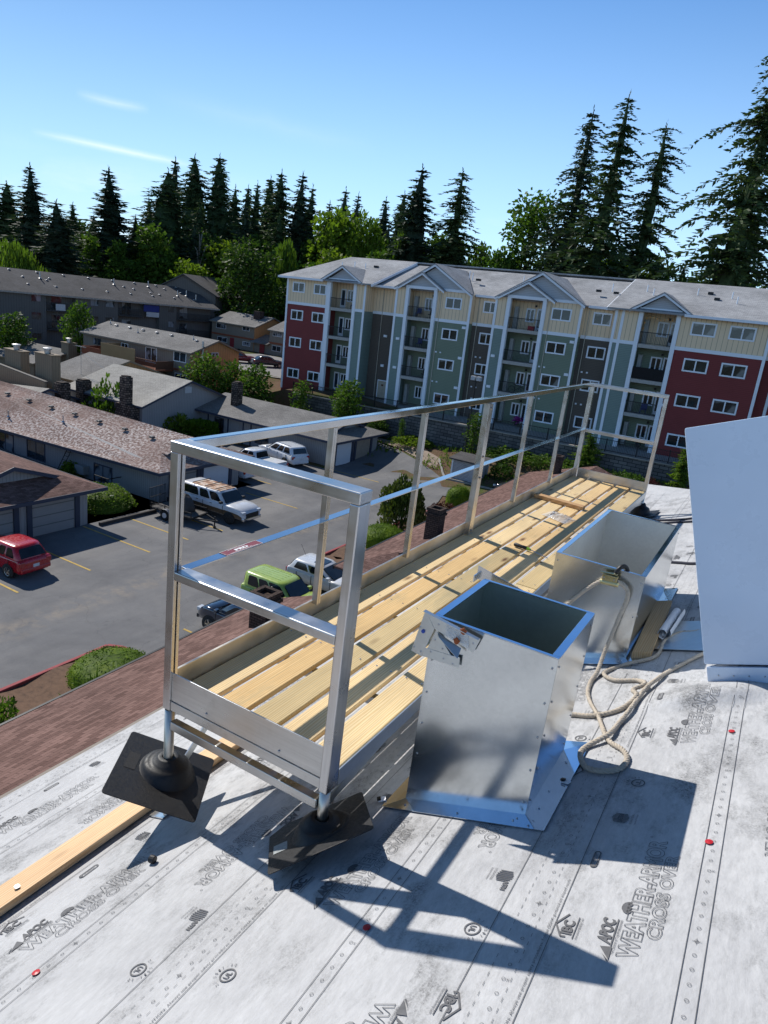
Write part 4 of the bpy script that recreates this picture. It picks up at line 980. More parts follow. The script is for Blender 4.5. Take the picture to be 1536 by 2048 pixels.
chimney(h1, -36.9*LS, 31.05*LS, .85, .75, zE(4.05), stone); b = MB(); b.box((-37.6*LS, 30.8*LS, GZ), (-36.2*LS, 31.55*LS, zE(2.3))); b.build('chimney_breast', stone, h1)
chimney(h0, -41.7*LS, 29.85*LS, 1.0, 1.0, zE(2.92), stone); chimney(h0, -41.7*LS, 31.5*LS, 1.0, 1.0, zE(3.05), stone)
chimney(g3, -33.9*LS, 38.3*LS, .8, .8, zE(3.9), stone, zE(2))
def box_chimney(par, x, y, wx, wy, zt):
    b = MB(); b.prism([(x-wx/2, y-wy/2, GZ), (x+wx/2, y-wy/2, GZ), (x+wx/2, y+wy/2, GZ), (x-wx/2, y+wy/2, GZ)], (0, 0, zt-GZ)); o = b.build('chimney', sid_t, par)
    b = MB(); b.box((x-wx/2-.08, y-wy/2-.08, zt+.001), (x+wx/2+.08, y+wy/2+.08, zt+.1)); b.build('cap', sid_t, o)
    b = MB(); b.tube([(x, y, zt+.1), (x, y, zt+.45)], .28, 12); b.tube([(x, y, zt+.46), (x, y, zt+.6), (x, y, zt+.66)], [.4, .4, .1], 12); b.build('flue', ventl, o, smooth=False)
box_chimney(h2, -44.5*LS, 30.75*LS, 2.5, .9, zE(4.42)); box_chimney(h2, -47.6*LS, 30.5*LS, 2.5, .9, zE(4.25)); box_chimney(h3, -57.9*LS, 42.2*LS, 1.4, 1.2, zE(3.55))
an = thing('antenna', 'thin television antenna mast with guy wires on the tan house roof', 'antenna', (-44.5*LS, 33.2*LS, zE(2.8)))
x, y = -44.5*LS, 33.4*LS
b = MB(); b.tube([(x, y, zE(2.8)), (x, y, zE(5.0))], .022, 6); b.build('mast', ventl, an)
b = MB(); b.tube([(x-.7, y, zE(5.0)), (x+.7, y, zE(4.95))], .014, 5)
for k in range(7): b.tube([(x-.6+.2*k, y-.4+.03*k, zE(4.98)), (x-.6+.2*k, y+.4-.03*k, zE(4.98))], .01, 4)
b.build('aerial', ventl, an)
b = MB(); b.tube([(x, y, zE(4.6)), (x+1.6, y+2.0, zE(3.3))], .008, 4); b.tube([(x, y, zE(4.6)), (x-1.5, y+2.4, zE(3.4))], .008, 4); b.build('guy_wire', ventl, an)
# two-storey brown house with the deck
h4 = gable_house('two_storey_house', 'two-storey brown house with orange gable end, red deck and white-framed window', -77.2, -58.8, 58.3, 66.3, GZ, 2.58, 4.05, sid_b, M['shinglegrey'], .5, gm=sid_o, trim=sid_b)
F = lambda a, z0, c, z1, m, y=58.3, par=None, **k: window(par or h4, (a, y, z0), (1, 0, 0), (0, 0, 1), c-a, z1-z0, m, **k)
F(-61.4, 1.3, -59.4, 2.45, glass, fw=.09); F(-66.0, .55, -64.1, 2.3, glassc, fw=.08); F(-75.4, 1.3, -73.8, 2.2, glassc, frame=sid_b); F(-61.1, -1.2, -59.3, .0, glassc, fw=.06); F(-70.2, .4, -69, 2.2, glassc)
b = MB(); b.box((-77.2, 58.25, .30), (-58.75, 58.297, .52)); b.build('belt_board', wood_red, h4)
b = MB(); b.box((-58.76, 61.6, 2.2), (-58.70, 62.7, 2.6)); f = b.build('window', white_trim, h4); b = MB(); b.box((-58.70, 61.7, 2.26), (-58.69, 62.1, 2.54)); b.box((-58.70, 62.2, 2.26), (-58.69, 62.6, 2.54)); b.build('pane', glass, f)
b = MB(); b.tube([(-58.5, 59.9, GZ), (-58.5, 59.9, 3.9)], .13, 8); b.build('flue_pipe', ventl, h4)
b = MB(); b.box((-73.8, 55.6, .1), (-61.3, 58.2, .28)); dkk = b.build('deck', wood_red, h4)
b = MB(); b.box((-70.4, 55.5, .3), (-64.6, 55.56, 2.15)); b.box((-70.4, 55.6, .3), (-70.34, 58.2, 2.1)); b.build('privacy_screen', bamboo, dkk)
b = MB(); b.box((-73.8, 55.5, .3), (-70.5, 55.56, 1.35)); b.box((-73.8, 55.6, .3), (-73.74, 58.2, 1.35)); b.build('board_railing', wood_red, dkk)
b = MB()
for k in range(22): b.box((-64.5+.145*k, 55.5, .3), (-64.46+.145*k, 55.54, 1.2))
b.box((-64.55, 55.48, 1.2), (-61.3, 55.58, 1.28)); b.box((-61.36, 55.6, .3), (-61.3, 58.2, 1.25)); b.build('picket_railing', plain('brown_rail', (.14, .06, .035), .8), dkk)
for x in (-73.5, -68, -64.6, -61.5): b = MB(); b.box((x-.07, 55.6, GZ), (x+.07, 55.74, .1)); b.build('deck_post', wood_red, dkk)
vents(h4, [(-74.6, 61.2, 3.8), (-72.2, 61.2, 3.8), (-69.8, 61.2, 3.8), (-67.4, 61.2, 3.8), (-64.9, 61.2, 3.8), (-60.6, 61.0, 3.7)], ventl); pipes(h4, [(-76, 61.4, 3.9), (-69.8, 60.4, 3.5), (-61.4, 61.3, 3.8)])
fn = thing('board_fence', 'red-brown board fence in front of the long dark apartment block', 'fence', (-74, 66, -3.5))
b = MB(); b.prism([(-97, 55.5, -3.5), (-79.2, 57.8, -3.5), (-79.2, 57.8, -1.0), (-97, 55.5, -1.0)], (0, .06, 0)); b.build('boards', m_siding('red_fence_boards', (.25, .085, .04), .15, True), fn)
# houses by the far car park
h5 = gable_house('two_storey_house', 'small two-storey brown house with orange gable and chimney beside the far car park', -88.4, -78.9, 92.5, 101.5, 0, 4.0, 5.75, sid_b, M['shinglegrey'], .5, gm=sid_o, trim=sid_b)
h6 = gable_house('two_storey_house', 'brown two-storey house half hidden behind the left end of the new apartment building', -75.6, -60, 92.5, 101.5, 0, 4.0, 5.75, sid_b, M['shinglegrey'], .5, trim=sid_b)
for par, lst in ((h5, ((-87.4, 2.9, -85.2, 3.75, glassc), (-81.5, 3.2, -79.9, 3.85, glass), (-87, .7, -84.8, 1.5, glassc), (-81.3, .7, -79.6, 1.4, glassc))), (h6, ((-74.9, 3.1, -73, 3.9, glassc), (-74.9, .7, -73, 1.6, glassc)))):
    for a, z0, c, z1, m in lst: F(a, z0, c, z1, m, 92.5, par, fw=.05)
    x0 = -88.4 if par is h5 else -75.6; b = MB(); b.box((x0, 92.44, 1.82), (x0+(9.5 if par is h5 else 15), 92.497, 2.1)); b.build('belt_board', wood_red, par)
redd = plain('red_door', (.22, .02, .025), .5)
b = MB(); b.box((-84.1, 92.44, 0), (-83.2, 92.49, 1.65)); b.build('door', redd, h5); b = MB(); b.box((-77.5, 92.44, .02), (-76.5, 92.49, 1.55)); b.build('door', redd, h6)
b = MB(); b.box((-79.0, 92.6, 0), (-75.5, 100, 1.75)); b.build('porch_wall', sid_b, h6); slab(h6, [(-79.2, 91.6, 1.62), (-75.3, 91.6, 1.62), (-75.3, 95.5, 2.9), (-79.2, 95.5, 2.9)], .1, M['shinglegrey'], 'porch_roof')
b = MB(); b.box((-81.6, 95.2, 4.6), (-80.2, 96.3, 6.5)); b.build('chimney', M['brick'], h5, .03)
# long dark apartment block and its neighbour
A0 = Vector((-95.4, 59, 0)); A1_ = Vector((-89.3, 93.9, 0)); du = (A1_-A0).normalized(); nv = Vector((du.y, -du.x, 0))
def pa(s, d, z): return A0+du*s-nv*d+Vector((0, 0, z))
ap = thing('long_apartment_block', 'long dark three-storey apartment block with charcoal roof across the back left', 'apartment block', tuple(pa(0, 7, -3.5)))
b = MB(); b.loft([[pa(s, .9, -3.6), pa(s, 14, -3.6), pa(s, 14, 6.1), pa(s, 7.4, 8.6), pa(s, .9, 6.1)] for s in (-45, 35.2)]); b.build('wall', sid_dark, ap)
slab(ap, [pa(-45, -.5, 5.95), pa(36, -.5, 5.95), pa(36, 7.4, 8.75), pa(-45, 7.4, 8.9)], .14, M['shingledark']); slab(ap, [pa(-45, 7.402, 8.9), pa(36, 7.402, 8.75), pa(36, 15, 5.95), pa(-45, 15, 5.95)], .14, M['shingledark'])
b = MB(); b.loft([[pa(s, -.56, 5.72), pa(s, -.52, 5.72), pa(s, -.52, 5.93), pa(s, -.56, 5.93)] for s in (-45, 36.1)]); b.build('gutter', plain('pale_gutter', (.33, .30, .27), .6), ap)
for s0, s1 in ((-44, -24), (-20, -8), (-5, 6.2), (10.5, 17.3), (22.8-1.2, 21.7), (24.6, 27.8)):
    if s1-s0 > .5:
        b = MB(); b.loft([[pa(s, 0, -3.6), pa(s, .92, -3.6), pa(s, .92, 5.9), pa(s, 0, 5.9)] for s in (s0, s1)]); b.build('bay_wall', sid_dark, ap)
def apw(s0, s1, z0, z1, m, d=0): return window(ap, pa(s0, d, z0), du, (0, 0, 1), s1-s0, z1-z0, m, sid_dark, .05)
for s0, s1 in ((4.1, 5.5), (15.2, 16.7), (12.8, 14.1), (26.2, 27.3), (-3, -1.4), (-12, -10), (-18, -16.4), (-30, -28)):
    for zt in (5.75, 3.3, .4): apw(s0, s1, zt-1.0, zt, glassc)
balm = plain('balcony_rail_dark', (.05, .048, .047), .7); balw = plain('white_balcony_panel', (.5, .5, .52), .6)
for s0, s1 in ((6.3, 10.4), (17.4, 21.6), (27.9, 35), (-8, -5), (-24, -20)):
    for zt in (3.75, 1.05):
        b = MB(); b.loft([[pa(s, 0, zt-.2), pa(s, .9, zt-.2), pa(s, .9, zt), pa(s, 0, zt)] for s in (s0, s1)]); b.build('balcony_floor', balm, ap)
        b = MB()
        n = int((s1-s0)/.2)
        for k in range(n): b.bar(pa(s0+(s1-s0)*k/n, .04, zt), pa(s0+(s1-s0)*k/n, .04, zt+.95), .05, .05)
        b.bar(pa(s0, .04, zt+.98), pa(s1, .04, zt+.98), .08, .06); b.build('balcony_railing', balm, ap)
        window(ap, pa(s0+1.0, .9, zt+.05), du, (0, 0, 1), 1.6, 1.95, glassc, sid_dark, .05)
b = MB(); b.loft([[pa(s, -.02, 3.75), pa(s, .02, 3.75), pa(s, .02, 4.65), pa(s, -.02, 4.65)] for s in (7.6, 9.0)]); b.build('white_balcony_panel', balw, ap)
b = MB(); b.loft([[pa(s, -.03, 4.55), pa(s, .0, 4.55), pa(s, .0, 5.6), pa(s, -.03, 5.6)] for s in (21.7, 24.5)]); b.build('blue_tarp', plain('blue_tarp', (.02, .035, .20), .6), ap)
b = MB(); b.loft([[pa(s, -.05, 3.75), pa(s, .0, 3.75), pa(s, .0, 4.5), pa(s, -.05, 4.5)] for s in (22.2, 24.5)]); b.build('white_balcony_panel', balw, ap)
sl_ = (8.85-5.95)/7.9
vp = [(s, d) for s in range(-20, 36, 4) for d in (6.7,)]+[(s+.7, 2.2) for s in range(-20, 35, 4)]+[(5, 4.6), (8.3, 4.2), (9, 4.9), (21, 4.8), (22.4, 4.2), (25, 3.4), (26.4, 3.0), (29, 5.6), (31.5, 4.6)]
vents(ap, [tuple(pa(s, d, 5.97+sl_*(d+.5))) for s, d in vp], ventl); pipes(ap, [tuple(pa(s, d, 6.0+sl_*(d+.5))) for s, d in ((7.5, 4.6), (19.5, 5.2), (30, 3.2), (32, 3.6), (26, 5.8), (33, 2.2))], .9, .09)
k = 134/128.
def sc_(p): return Vector((p[0]*k, p[1]*k, 10.7+(p[2]-10.7)*k))
PK, PL, PR, PB = sc_((-91.937, 89.059, 11.083)), sc_((-94.941, 85.849, 8.973)), sc_((-88.186, 92.775, 7.871)), sc_((-87.35, 93.563, 11.117))
a2 = thing('apartment_block', 'grey gable of another apartment block showing past the right end of the long dark roof', 'apartment block', (PK.x, PK.y, -3))
dr_ = Vector((-.45, 1.0, 0)).normalized()*16; PL.z = PR.z = 8.2; PK.z = 11.1
b = MB(); b.loft([[p+q for p in (Vector((PL.x, PL.y, -3)), Vector((PR.x, PR.y, -3)), PR-Vector((0, 0, .1)), PK-Vector((0, 0, .1)), PL-Vector((0, 0, .1)))] for q in (Vector(), dr_)]); b.build('wall', m_siding('taupe_siding', (.15, .135, .12), .3, True), a2)
hd_ = (PR-PL).normalized(); f0 = -dr_.normalized()*.6
slab(a2, [PK+f0, PR+hd_*.6+f0-Vector((0, 0, .3)), PR+hd_*.6+dr_-Vector((0, 0, .3)), PK+dr_], .15, M['shingledark']); slab(a2, [PK+f0, PL-hd_*.6+f0-Vector((0, 0, .3)), PL-hd_*.6+dr_-Vector((0, 0, .3)), PK+dr_], .15, M['shingledark'])
# ------------------------------------------------------------------ vehicles
tyre = plain('tyre_rubber', (.018, .018, .018), .8); rimm = m_metal('alloy_rim', (.55, .56, .58), .3); rimd = plain('dark_rim', (.03, .03, .03), .5)
cglass = m_glass('car_glass', (.010, .012, .014)); chrome = m_metal('chrome', (.7, .7, .72), .12); lamp_r = m_paint('red_lens', (.35, .01, .012), .15); lamp_w = m_paint('clear_lens', (.55, .58, .62), .1); plate_m = plain('number_plate', (.55, .58, .62), .5); plast = plain('black_plastic', (.02, .02, .021), .6)
def vehicle(name, label, cat, loc, head, L, W, H, paint, hood, belt, cowl, ws, re, rb, tail=None, lower=None, gc=.30, wr=.33, wx=None, rim=rimm, roofm=None, wins=None, two=None, group=None, round_=.10, tum=.82, rack=False, tl='side', plate=True, front_x=None):
    """side profile in metres from the rear bumper (x=0) to the nose (x=L): hood height, belt height, cowl x, windscreen-top x, roof rear-end x, rear-window-base x"""
    r = thing(name, label, cat, loc, math.radians(head), group)
    X = lambda x: x-L/2
    hw = W/2; tail = belt if tail is None else tail
    # body: lofted rings along the length
    st = [(0, .80, .42, tail*.78), (.06, .90, .34, tail*.92), (.22, .97, gc, tail), (rb, .985, gc, tail), (rb+.05, 1, gc, belt), ((rb+cowl)/2, 1, gc, belt-.01), (cowl-.02, 1, gc, belt-.02), (cowl+.06, .995, gc, hood+.05), ((cowl+L)/2, .985, gc, hood+.02), (L-.35, .95, gc, hood-.06), (L-.10, .88, .34, hood*.80), (L, .76, .42, hood*.66)]
    st.sort(key=lambda q: q[0]); rings = []
    for x, w, z0, z1 in st:
        y = hw*w; zm = z0+(z1-z0)*.55
        half = [(y*.80, z0), (y*.97, z0+.10), (y, zm), (y*.985, z1-.10), (y*.955, z1-.03), (y*.86, z1), (y*.45, z1+.025), (0, z1+.03)]
        rings.append([Vector((X(x), a, z)) for a, z in half]+[Vector((X(x), -a, z)) for a, z in reversed(half[:-1])])
    b = MB(); b.loft(rings)
    body = b.build('body', [paint], r, smooth=True, local=True)
    if two:
        b = MB(); R2_ = []
        for x, w, z0, z1 in st[1:-1]:
            y = hw*w+.004; zm = z0+(z1-z0)*.55; R2_.append([Vector((X(x), s*yy, z)) for s, yy, z in ((1, y*.97, z0+.1), (1, y, zm*.9), (1, y*1.0, zm))])
        for sgn in (1, -1): b.loft([[Vector((p.x, sgn*p.y, p.z)) for p in q] for q in R2_], cap=False, close=False)
        b.build('lower_panel', two, r, local=True, smooth=True)
    def outline(xf, xr, y, z, c=round_, bow=.05):
        return [Vector((X(x), yy, z)) for x, yy in ((xf-c*1.6, -y), (xf-c*.3, -y*.86), (xf+bow, -y*.4), (xf+bow, y*.4), (xf-c*.3, y*.86), (xf-c*1.6, y), ((xf+xr)/2, y*1.01), (xr+c*1.3, y), (xr+c*.2, y*.86), (xr-bow*.4, y*.4), (xr-bow*.4, -y*.4), (xr+c*.2, -y*.86), (xr+c*1.3, -y), ((xf+xr)/2, -y*1.01))]
    yb, yt = hw*.93, hw*tum
    b = MB(); zr0 = H-.07
    rg = [outline(cowl, rb, yb, belt-.05), outline(cowl+(ws-cowl)*.04, rb, yb, belt), outline(ws, re, yt, zr0), outline(ws-.07, re+.05, yt*.95, H-.025), outline(ws-.22, re+.16, yt*.80, H), outline(ws-.5, re+.4, yt*.4, H+.012)]
    b.loft(rg, 0); cab = b.build('cabin', [paint], r, smooth=True, local=True)
    m = cab.data
    for p in m.polygons: p.use_smooth = True
    if roofm:
        b = MB(); b.loft([outline(ws-.12, re+.09, yt*.90, H-.008), outline(ws-.24, re+.18, yt*.78, H+.006), outline(ws-.52, re+.42, yt*.38, H+.02)], 0); b.build('roof_skin', roofm, r, smooth=True, local=True)
    # glass
    def patch(nm, P00, P10, P01, P11, u0, u1, v0, v1, off, par=r, mat=cglass):
        P00, P10, P01, P11 = map(Vector, (P00, P10, P01, P11)); n = (P10-P00).cross(P01-P00).normalized()
        f = lambda u, v: P00.lerp(P10, u).lerp(P01.lerp(P11, u), v)
        c = (P00+P10+P01+P11)/4
        if n.dot(Vector((c.x*.2, c.y, c.z-.6))) < 0: n = -n
        b = MB(); q = [f(u0+.02, v0), f(u1-.02, v0), f(u1, v0+.08), f(u1-.01, v1-.1), f(u1-.04, v1), f(u0+.04, v1), f(u0+.01, v1-.1), f(u0, v0+.08)]
        b.loft([[p-n*.03 for p in q], [p+n*off for p in q]]); return b.build(nm, mat, par, local=True)
    for s in (1, -1):
        for u in (cowl-.10, (cowl*.55+rb*.45), (cowl*.22+rb*.78)):
            b = MB(); b.box((X(u)-.008, s*hw*1.0-.02, gc+.14), (X(u)+.008, s*hw*1.0+.004, belt-.08)); b.build('door_seam', plast, r, local=True)
        A, B_, C_, D_ = (X(cowl-.12), s*yb*1.004, belt), (X(rb+.10), s*yb*1.004, belt), (X(ws-.12), s*yt*1.006, zr0), (X(re+.10), s*yt*1.006, zr0)
        for u0, u1 in (wins or ((.10, .40), (.43, .68), (.72, .93))): patch('window', A, B_, C_, D_, u0, u1, .10, .93, .014)
    patch('windscreen', (X(cowl+.05), yb*.86, belt+.01), (X(cowl+.05), -yb*.86, belt+.01), (X(ws+.05), yt*.86, zr0), (X(ws+.05), -yt*.86, zr0), .0, 1, .06, .96, .016)
    patch('rear_window', (X(rb-.02), yb*.84, belt), (X(rb-.02), -yb*.84, belt), (X(re-.02), yt*.84, zr0), (X(re-.02), -yt*.84, zr0), .03, .97, .12, .9, .016)
    # wheels
    fx, rx = wx or (L*.81, L*.20)
    for x in (fx, rx):
        for s in (1, -1):
            b = MB(); a = [(x_, z_) for x_, z_ in [(math.cos(t*PI/12), math.sin(t*PI/12)) for t in range(-2, 15)]]
            b.loft([[Vector((X(x)+(wr+.055)*p, s*(hw-.10), wr+(wr+.055)*q)) for p, q in a], [Vector((X(x)+(wr+.055)*p, s*(hw+.008), wr+(wr+.055)*q)) for p, q in a]]); b.build('wheel_arch', plast, r, local=True)
            b = MB(); y0, y1 = s*(hw-.20), s*(hw+.018); c = (X(x), 0, wr)
            def circ(rad, y, n=24): return [Vector((c[0]+rad*math.cos(2*PI*k/n), y, wr+rad*math.sin(2*PI*k/n))) for k in range(n)]
            b.loft([circ(wr*.7, y0), circ(wr*.97, y0), circ(wr, y0+s*.03), circ(wr, y1-s*.03), circ(wr*.96, y1), circ(wr*.66, y1)]); wl = b.build('wheel', tyre, r, local=True, smooth=True)
            b = MB(); b.loft([circ(wr*.66, y1-s*.02, 20), circ(wr*.64, y1+s*.006, 20), circ(wr*.56, y1-s*.01, 20)])
            for k in range(5):
                a0 = 2*PI*k/5; d = Vector((math.cos(a0), 0, math.sin(a0))); e = Vector((-d.z, 0, d.x)); C0 = Vector((X(x), y1+s*.008, wr))
                b.loft([[C0+d*.03*wr+e*wr*.13, C0+d*wr*.6+e*wr*.08, C0+d*wr*.6-e*wr*.08, C0+d*.03*wr-e*wr*.13], [p-Vector((0, s*.02, 0)) for p in (C0+d*.03*wr+e*wr*.13, C0+d*wr*.6+e*wr*.08, C0+d*wr*.6-e*wr*.08, C0+d*.03*wr-e*wr*.13)]])
            b.build('rim', rim, wl, local=True)
    # lamps, bumpers, mirrors, plate
    for s in (1, -1):
        b = MB(); zt = tail*.80; b.box((X(.015), s*hw*.62 if s > 0 else -hw*.93, zt-.12), (X(.24), hw*.93 if s > 0 else -hw*.62, zt+.13)); b.build('tail_light', lamp_r, r, .03, local=True)
        b = MB(); zt = hood*.78; b.box((X(L-.26), s*hw*.55 if s > 0 else -hw*.89, zt-.09), (X(L-.015), hw*.89 if s > 0 else -hw*.55, zt+.08)); b.build('headlight', lamp_w, r, .03, local=True)
        b = MB(); b.box((X(cowl-.30), s*(hw*.95) if s > 0 else -hw-.17, belt+.02), (X(cowl-.12), hw+.17 if s > 0 else -(hw*.95), belt+.17)); b.build('mirror', paint if not two else plast, r, .03, local=True)
        for u in ((cowl*.72+rb*.28), (cowl*.42+rb*.58)):
            b = MB(); b.box((X(u)-.09, s*hw-.01, belt-.17), (X(u)+.09, s*hw+.02, belt-.13)); b.build('door_handle', paint if not two else plast, r, .008, local=True)
    b = MB(); b.box((X(L-.05), -hw*.6, hood*.42), (X(L+.012), hw*.6, hood*.74)); b.build('grille', plast, r, .02, local=True)
    if plate:
        b = MB(); b.box((X(-.012), -.16, tail*.60), (X(.05), .16, tail*.60+.15)); b.build('licence_plate', plate_m, r, .005, local=True)
    b = MB(); b.box((X(-.03), -hw*.86, .40), (X(.10), hw*.86, .60)); b.build('bumper', lower or paint, r, .04, local=True)
    b = MB(); b.box((X(L-.10), -hw*.84, .38), (X(L+.04), hw*.84, .58)); b.build('bumper', lower or paint, r, .04, local=True)
    if rack:
        for s in (1, -1): b = MB(); b.bar((X(re+.25), s*yt*.82, H+.045), (X(ws-.35), s*yt*.82, H+.045), .035, .03); b.build('roof_rail', rimm, r, local=True)
    return r
G0 = GZ+.02
P = lambda n, c, **k: m_paint(n, c, **k)
vehicle('parked_car', 'red hatchback parked nose-in to the nearest garage', 'car', (-30.55, 18.75, G0), 182, 4.3, 1.77, 1.56, P('red_paint', (.42, .008, .018)), .98, 1.0, 3.2, 2.2, .55, .14, tail=1.0, tum=.78, round_=.17, wins=((.06, .36), (.40, .66), (.71, .93)))
wagon = vehicle('parked_car', 'old white and brown long wagon with a rust-stained roof', 'car', (-29.75, 32.55, G0), 0, 5.55, 1.98, 1.86, P('old_white_paint', (.62, .64, .67), rough=.35, dirt=.2), 1.14, 1.18, 4.05, 3.5, .22, .08, tail=1.16, lower=chrome, gc=.42, wr=.38, wx=(4.5, 1.2), rim=rimd, tum=.86, two=P('brown_panel', (.10, .06, .03), rough=.45), wins=((.03, .26), (.295, .52), (.56, .96)), round_=.07, roofm=None)
t = NT('rust_stained_roof'); v = t.mapping('Object'); n = t.noise(v, 2.2, 8, .7, .6)
t.set(color=t.ramp(n, [(.42, (.58, .50, .43)), (.5, (.42, .24, .13)), (.62, (.19, .075, .035))]), rough=.7)
b = MB(); b.loft([[Vector((x, y*s, 1.868+.012*(1-abs(y)))) for y in (-.74, -.4, 0, .4, .74)] for x, s in ((-1.75, .96), (-1.5, 1), (.2, 1), (.66, .93))], cap=False, close=False); b.build('rusty_roof', t.mat, wagon, local=True)
for x in (-1.6, -.55, .35):
    b = MB(); b.bar((x, -.80, 1.96), (x, .80, 1.96), .05, .035); b.build('roof_bar', plast, wagon, local=True)
pk = vehicle('pickup_truck', 'white pickup with a light bed cover, nose-in between two garages', 'pickup', (-36.15, 43.55, G0), 180, 5.5, 1.95, 1.75, P('white_pickup_paint', (.66, .68, .71)), 1.08, 1.12, 4.1, 3.45, 2.2, 2.0, tail=1.08, wr=.36, lower=chrome, wins=((.06, .5), (.55, .94)), gc=.38)
b = MB(); b.box((-2.66, -.82, 1.10), (-.72, .82, 1.15)); b.build('bed_cover', P('white_cover', (.68, .70, .73), rough=.45), pk, .02, local=True)
vehicle('parked_suv', 'clean white sport utility wagon with roof rails, angled beside the farthest garage wall', 'suv', (-36.6, 47.75, G0), 166, 5.0, 2.0, 1.78, P('white_suv_paint', (.68, .71, .75)), 1.12, 1.16, 3.6, 2.75, .4, .14, tail=1.14, wr=.38, gc=.36, rack=True, wins=((.06, .34), (.375, .62), (.66, .94)))
vehicle('parked_car', 'white car showing only its tail past the middle garage', 'car', (-36.0, 40.35, G0), 180, 4.5, 1.8, 1.45, P('white_sedan_paint', (.60, .63, .68)), .92, .95, 3.2, 2.4, .95, .55, tail=.98)
vw = vehicle('parked_car', 'white three-door hatchback with a dark sunroof next to the lime car', 'car', (-17.85, 27.75, G0), 0, 4.15, 1.74, 1.46, P('white_hatch_paint', (.60, .63, .67)), .94, .98, 2.95, 2.1, .42, .14, tail=.98, wins=((.07, .48), (.53, .90)))
b = MB(); b.loft([[Vector((x, y, 1.478-.004*abs(y)*2)) for y in (-.42, 0, .42)] for x in (-.62, -.05)], cap=False, close=False); b.build('sunroof', cglass, vw, local=True)
b = MB(); b.tube([(-1.5, .1, 1.46), (-1.85, .12, 1.95)], .008, 5); b.build('aerial', plast, vw, local=True)
gr = vehicle('parked_car', 'lime green boxy car with dark wraparound glass beside the white hatchback', 'car', (-17.95, 24.35, G0), 0, 3.95, 1.76, 1.66, P('lime_paint', (.36, .48, .10)), 1.0, 1.02, 2.95, 2.35, .10, .06, tail=1.02, tum=.84, wins=((.02, .34), (.36, .62), (.64, .90)), round_=.14, gc=.3)
for y in (-.42, -.21, 0, .21, .42):
    b = MB(); b.bar((-1.55, y, 1.672), (.05, y, 1.672), .03, .02); b.build('roof_rib', bpy.data.materials['lime_paint'], gr, .006, local=True)
vehicle('parked_suv', 'dark blue-black sport utility vehicle facing the lot, half hidden by the shingled eave', 'suv', (-17.4, 21.3, G0), 180, 4.6, 1.88, 1.68, P('dark_blue_paint', (.012, .022, .045), rough=.15, coat=1), 1.08, 1.10, 3.5, 2.75, .4, .15, wr=.37, lower=plast, gc=.38)
vehicle('parked_car', 'dark car whose silvery hood just shows past the shingled roof near the shed', 'car', (-17.3, 57.0-1.4, G0), 180, 4.5, 1.8, 1.45, P('charcoal_paint', (.03, .034, .04), rough=.15, coat=1), .95, .95, 3.2, 2.4, .95, .55)
far = vehicle('parked_car', 'dark red sedan on the far car park by the brown houses', 'car', (-67.6, 76.6, .02+th(-67.6, 76.6)), 48, 4.6, 1.8, 1.45, P('wine_paint', (.16, .008, .018)), .92, .95, 3.2, 2.5, 1.0, .5, tail=.98)
vehicle('parked_car', 'blue-grey sedan right of the dark red one on the far car park', 'car', (-63.4, 77.6, .02+th(-63.4, 77.6)), 60, 4.6, 1.8, 1.45, P('blue_grey_paint', (.035, .045, .06)), .92, .95, 3.2, 2.5, 1.0, .5, tail=.98)
sheet_poly('far_car_park', [(-76, 70.5), (-54, 70.5), (-54, 91), (-76, 91)], plain('pale_asphalt', (.22, .215, .21), .9, var=.25, scale=1), dz=.03)

# utility trailer with a covered load
tr = thing('utility_trailer', 'black utility trailer with mesh tailgate and covered load beside the old wagon', 'trailer', (-30.75, 30.05, G0), math.radians(7))
bk = plain('trailer_black', (.012, .012, .013), .5)
b = MB()
for y in (-.75, .75): b.bar((-1.6, y, .52), (1.6, y, .52), .07, .09); b.bar((-1.6, y, .85), (1.5, y, .85), .045, .045)
for x in (-1.6, 1.6): b.bar((x, -.75, .52), (x, .75, .52), .07, .09)
for x in (-1.55, -.5, .5, 1.5):
    for y in (-.75, .75): b.bar((x, y, .52), (x, y, .85), .045, .045)
b.bar((1.6, -.6, .5), (2.9, 0, .48), .07, .07); b.bar((1.6, .6, .5), (2.9, 0, .48), .07, .07); b.build('frame', bk, tr, local=True)
b = MB(); b.box((-1.58, -.72, .565), (1.58, .72, .60)); b.build('deck', plain('grey_boards', (.12, .11, .10), .9, var=.3), tr, local=True)
b = MB()
for k in range(13): b.bar((-1.66, -.72+.12*k, .55), (-1.72, -.72+.12*k, 1.75), .02, .02)
for z in (.6, 1.15, 1.74): b.bar((-1.66-.05*(z-.55), -.74, z), (-1.66-.05*(z-.55), .74, z), .035, .035)
b.build('tailgate', bk, tr, local=True)
for y in (-.86, .86):
    b = MB(); b.tube([(-.35, y-.1, .33), (-.35, y+.1, .33)], .33, 20); w_ = b.build('wheel', tyre, tr, .03, local=True); b = MB(); b.tube([(-.35, y-.105, .33), (-.35, y+.105, .33)], [.17, .17], 14); b.build('rim', plain('white_rim', (.55, .55, .56), .4), w_, local=True)
    b = MB(); b.loft([[Vector((-.35+.4*math.cos(t*PI/8), y+d, .33+.4*math.sin(t*PI/8))) for t in range(0, 9)] for d in (-.13, .13)], cap=False, close=False); b.build('mudguard', plain('guard_grey', (.3, .3, .31), .5), tr, local=True)
b = MB(); b.tube([(2.7, 0, .1), (2.7, 0, .75)], .04, 8); b.tube([(2.7, 0, 0), (2.7, 0, .12)], .09, 8); b.build('jockey_stand', bk, tr, local=True)
ld = thing('tarp_covered_load', 'dark grey tarpaulin draped over a lump on the trailer', 'tarp', (-30.4, 30.1, G0+.6), math.radians(7))
b = MB(); R5 = random.Random(5); rings = []
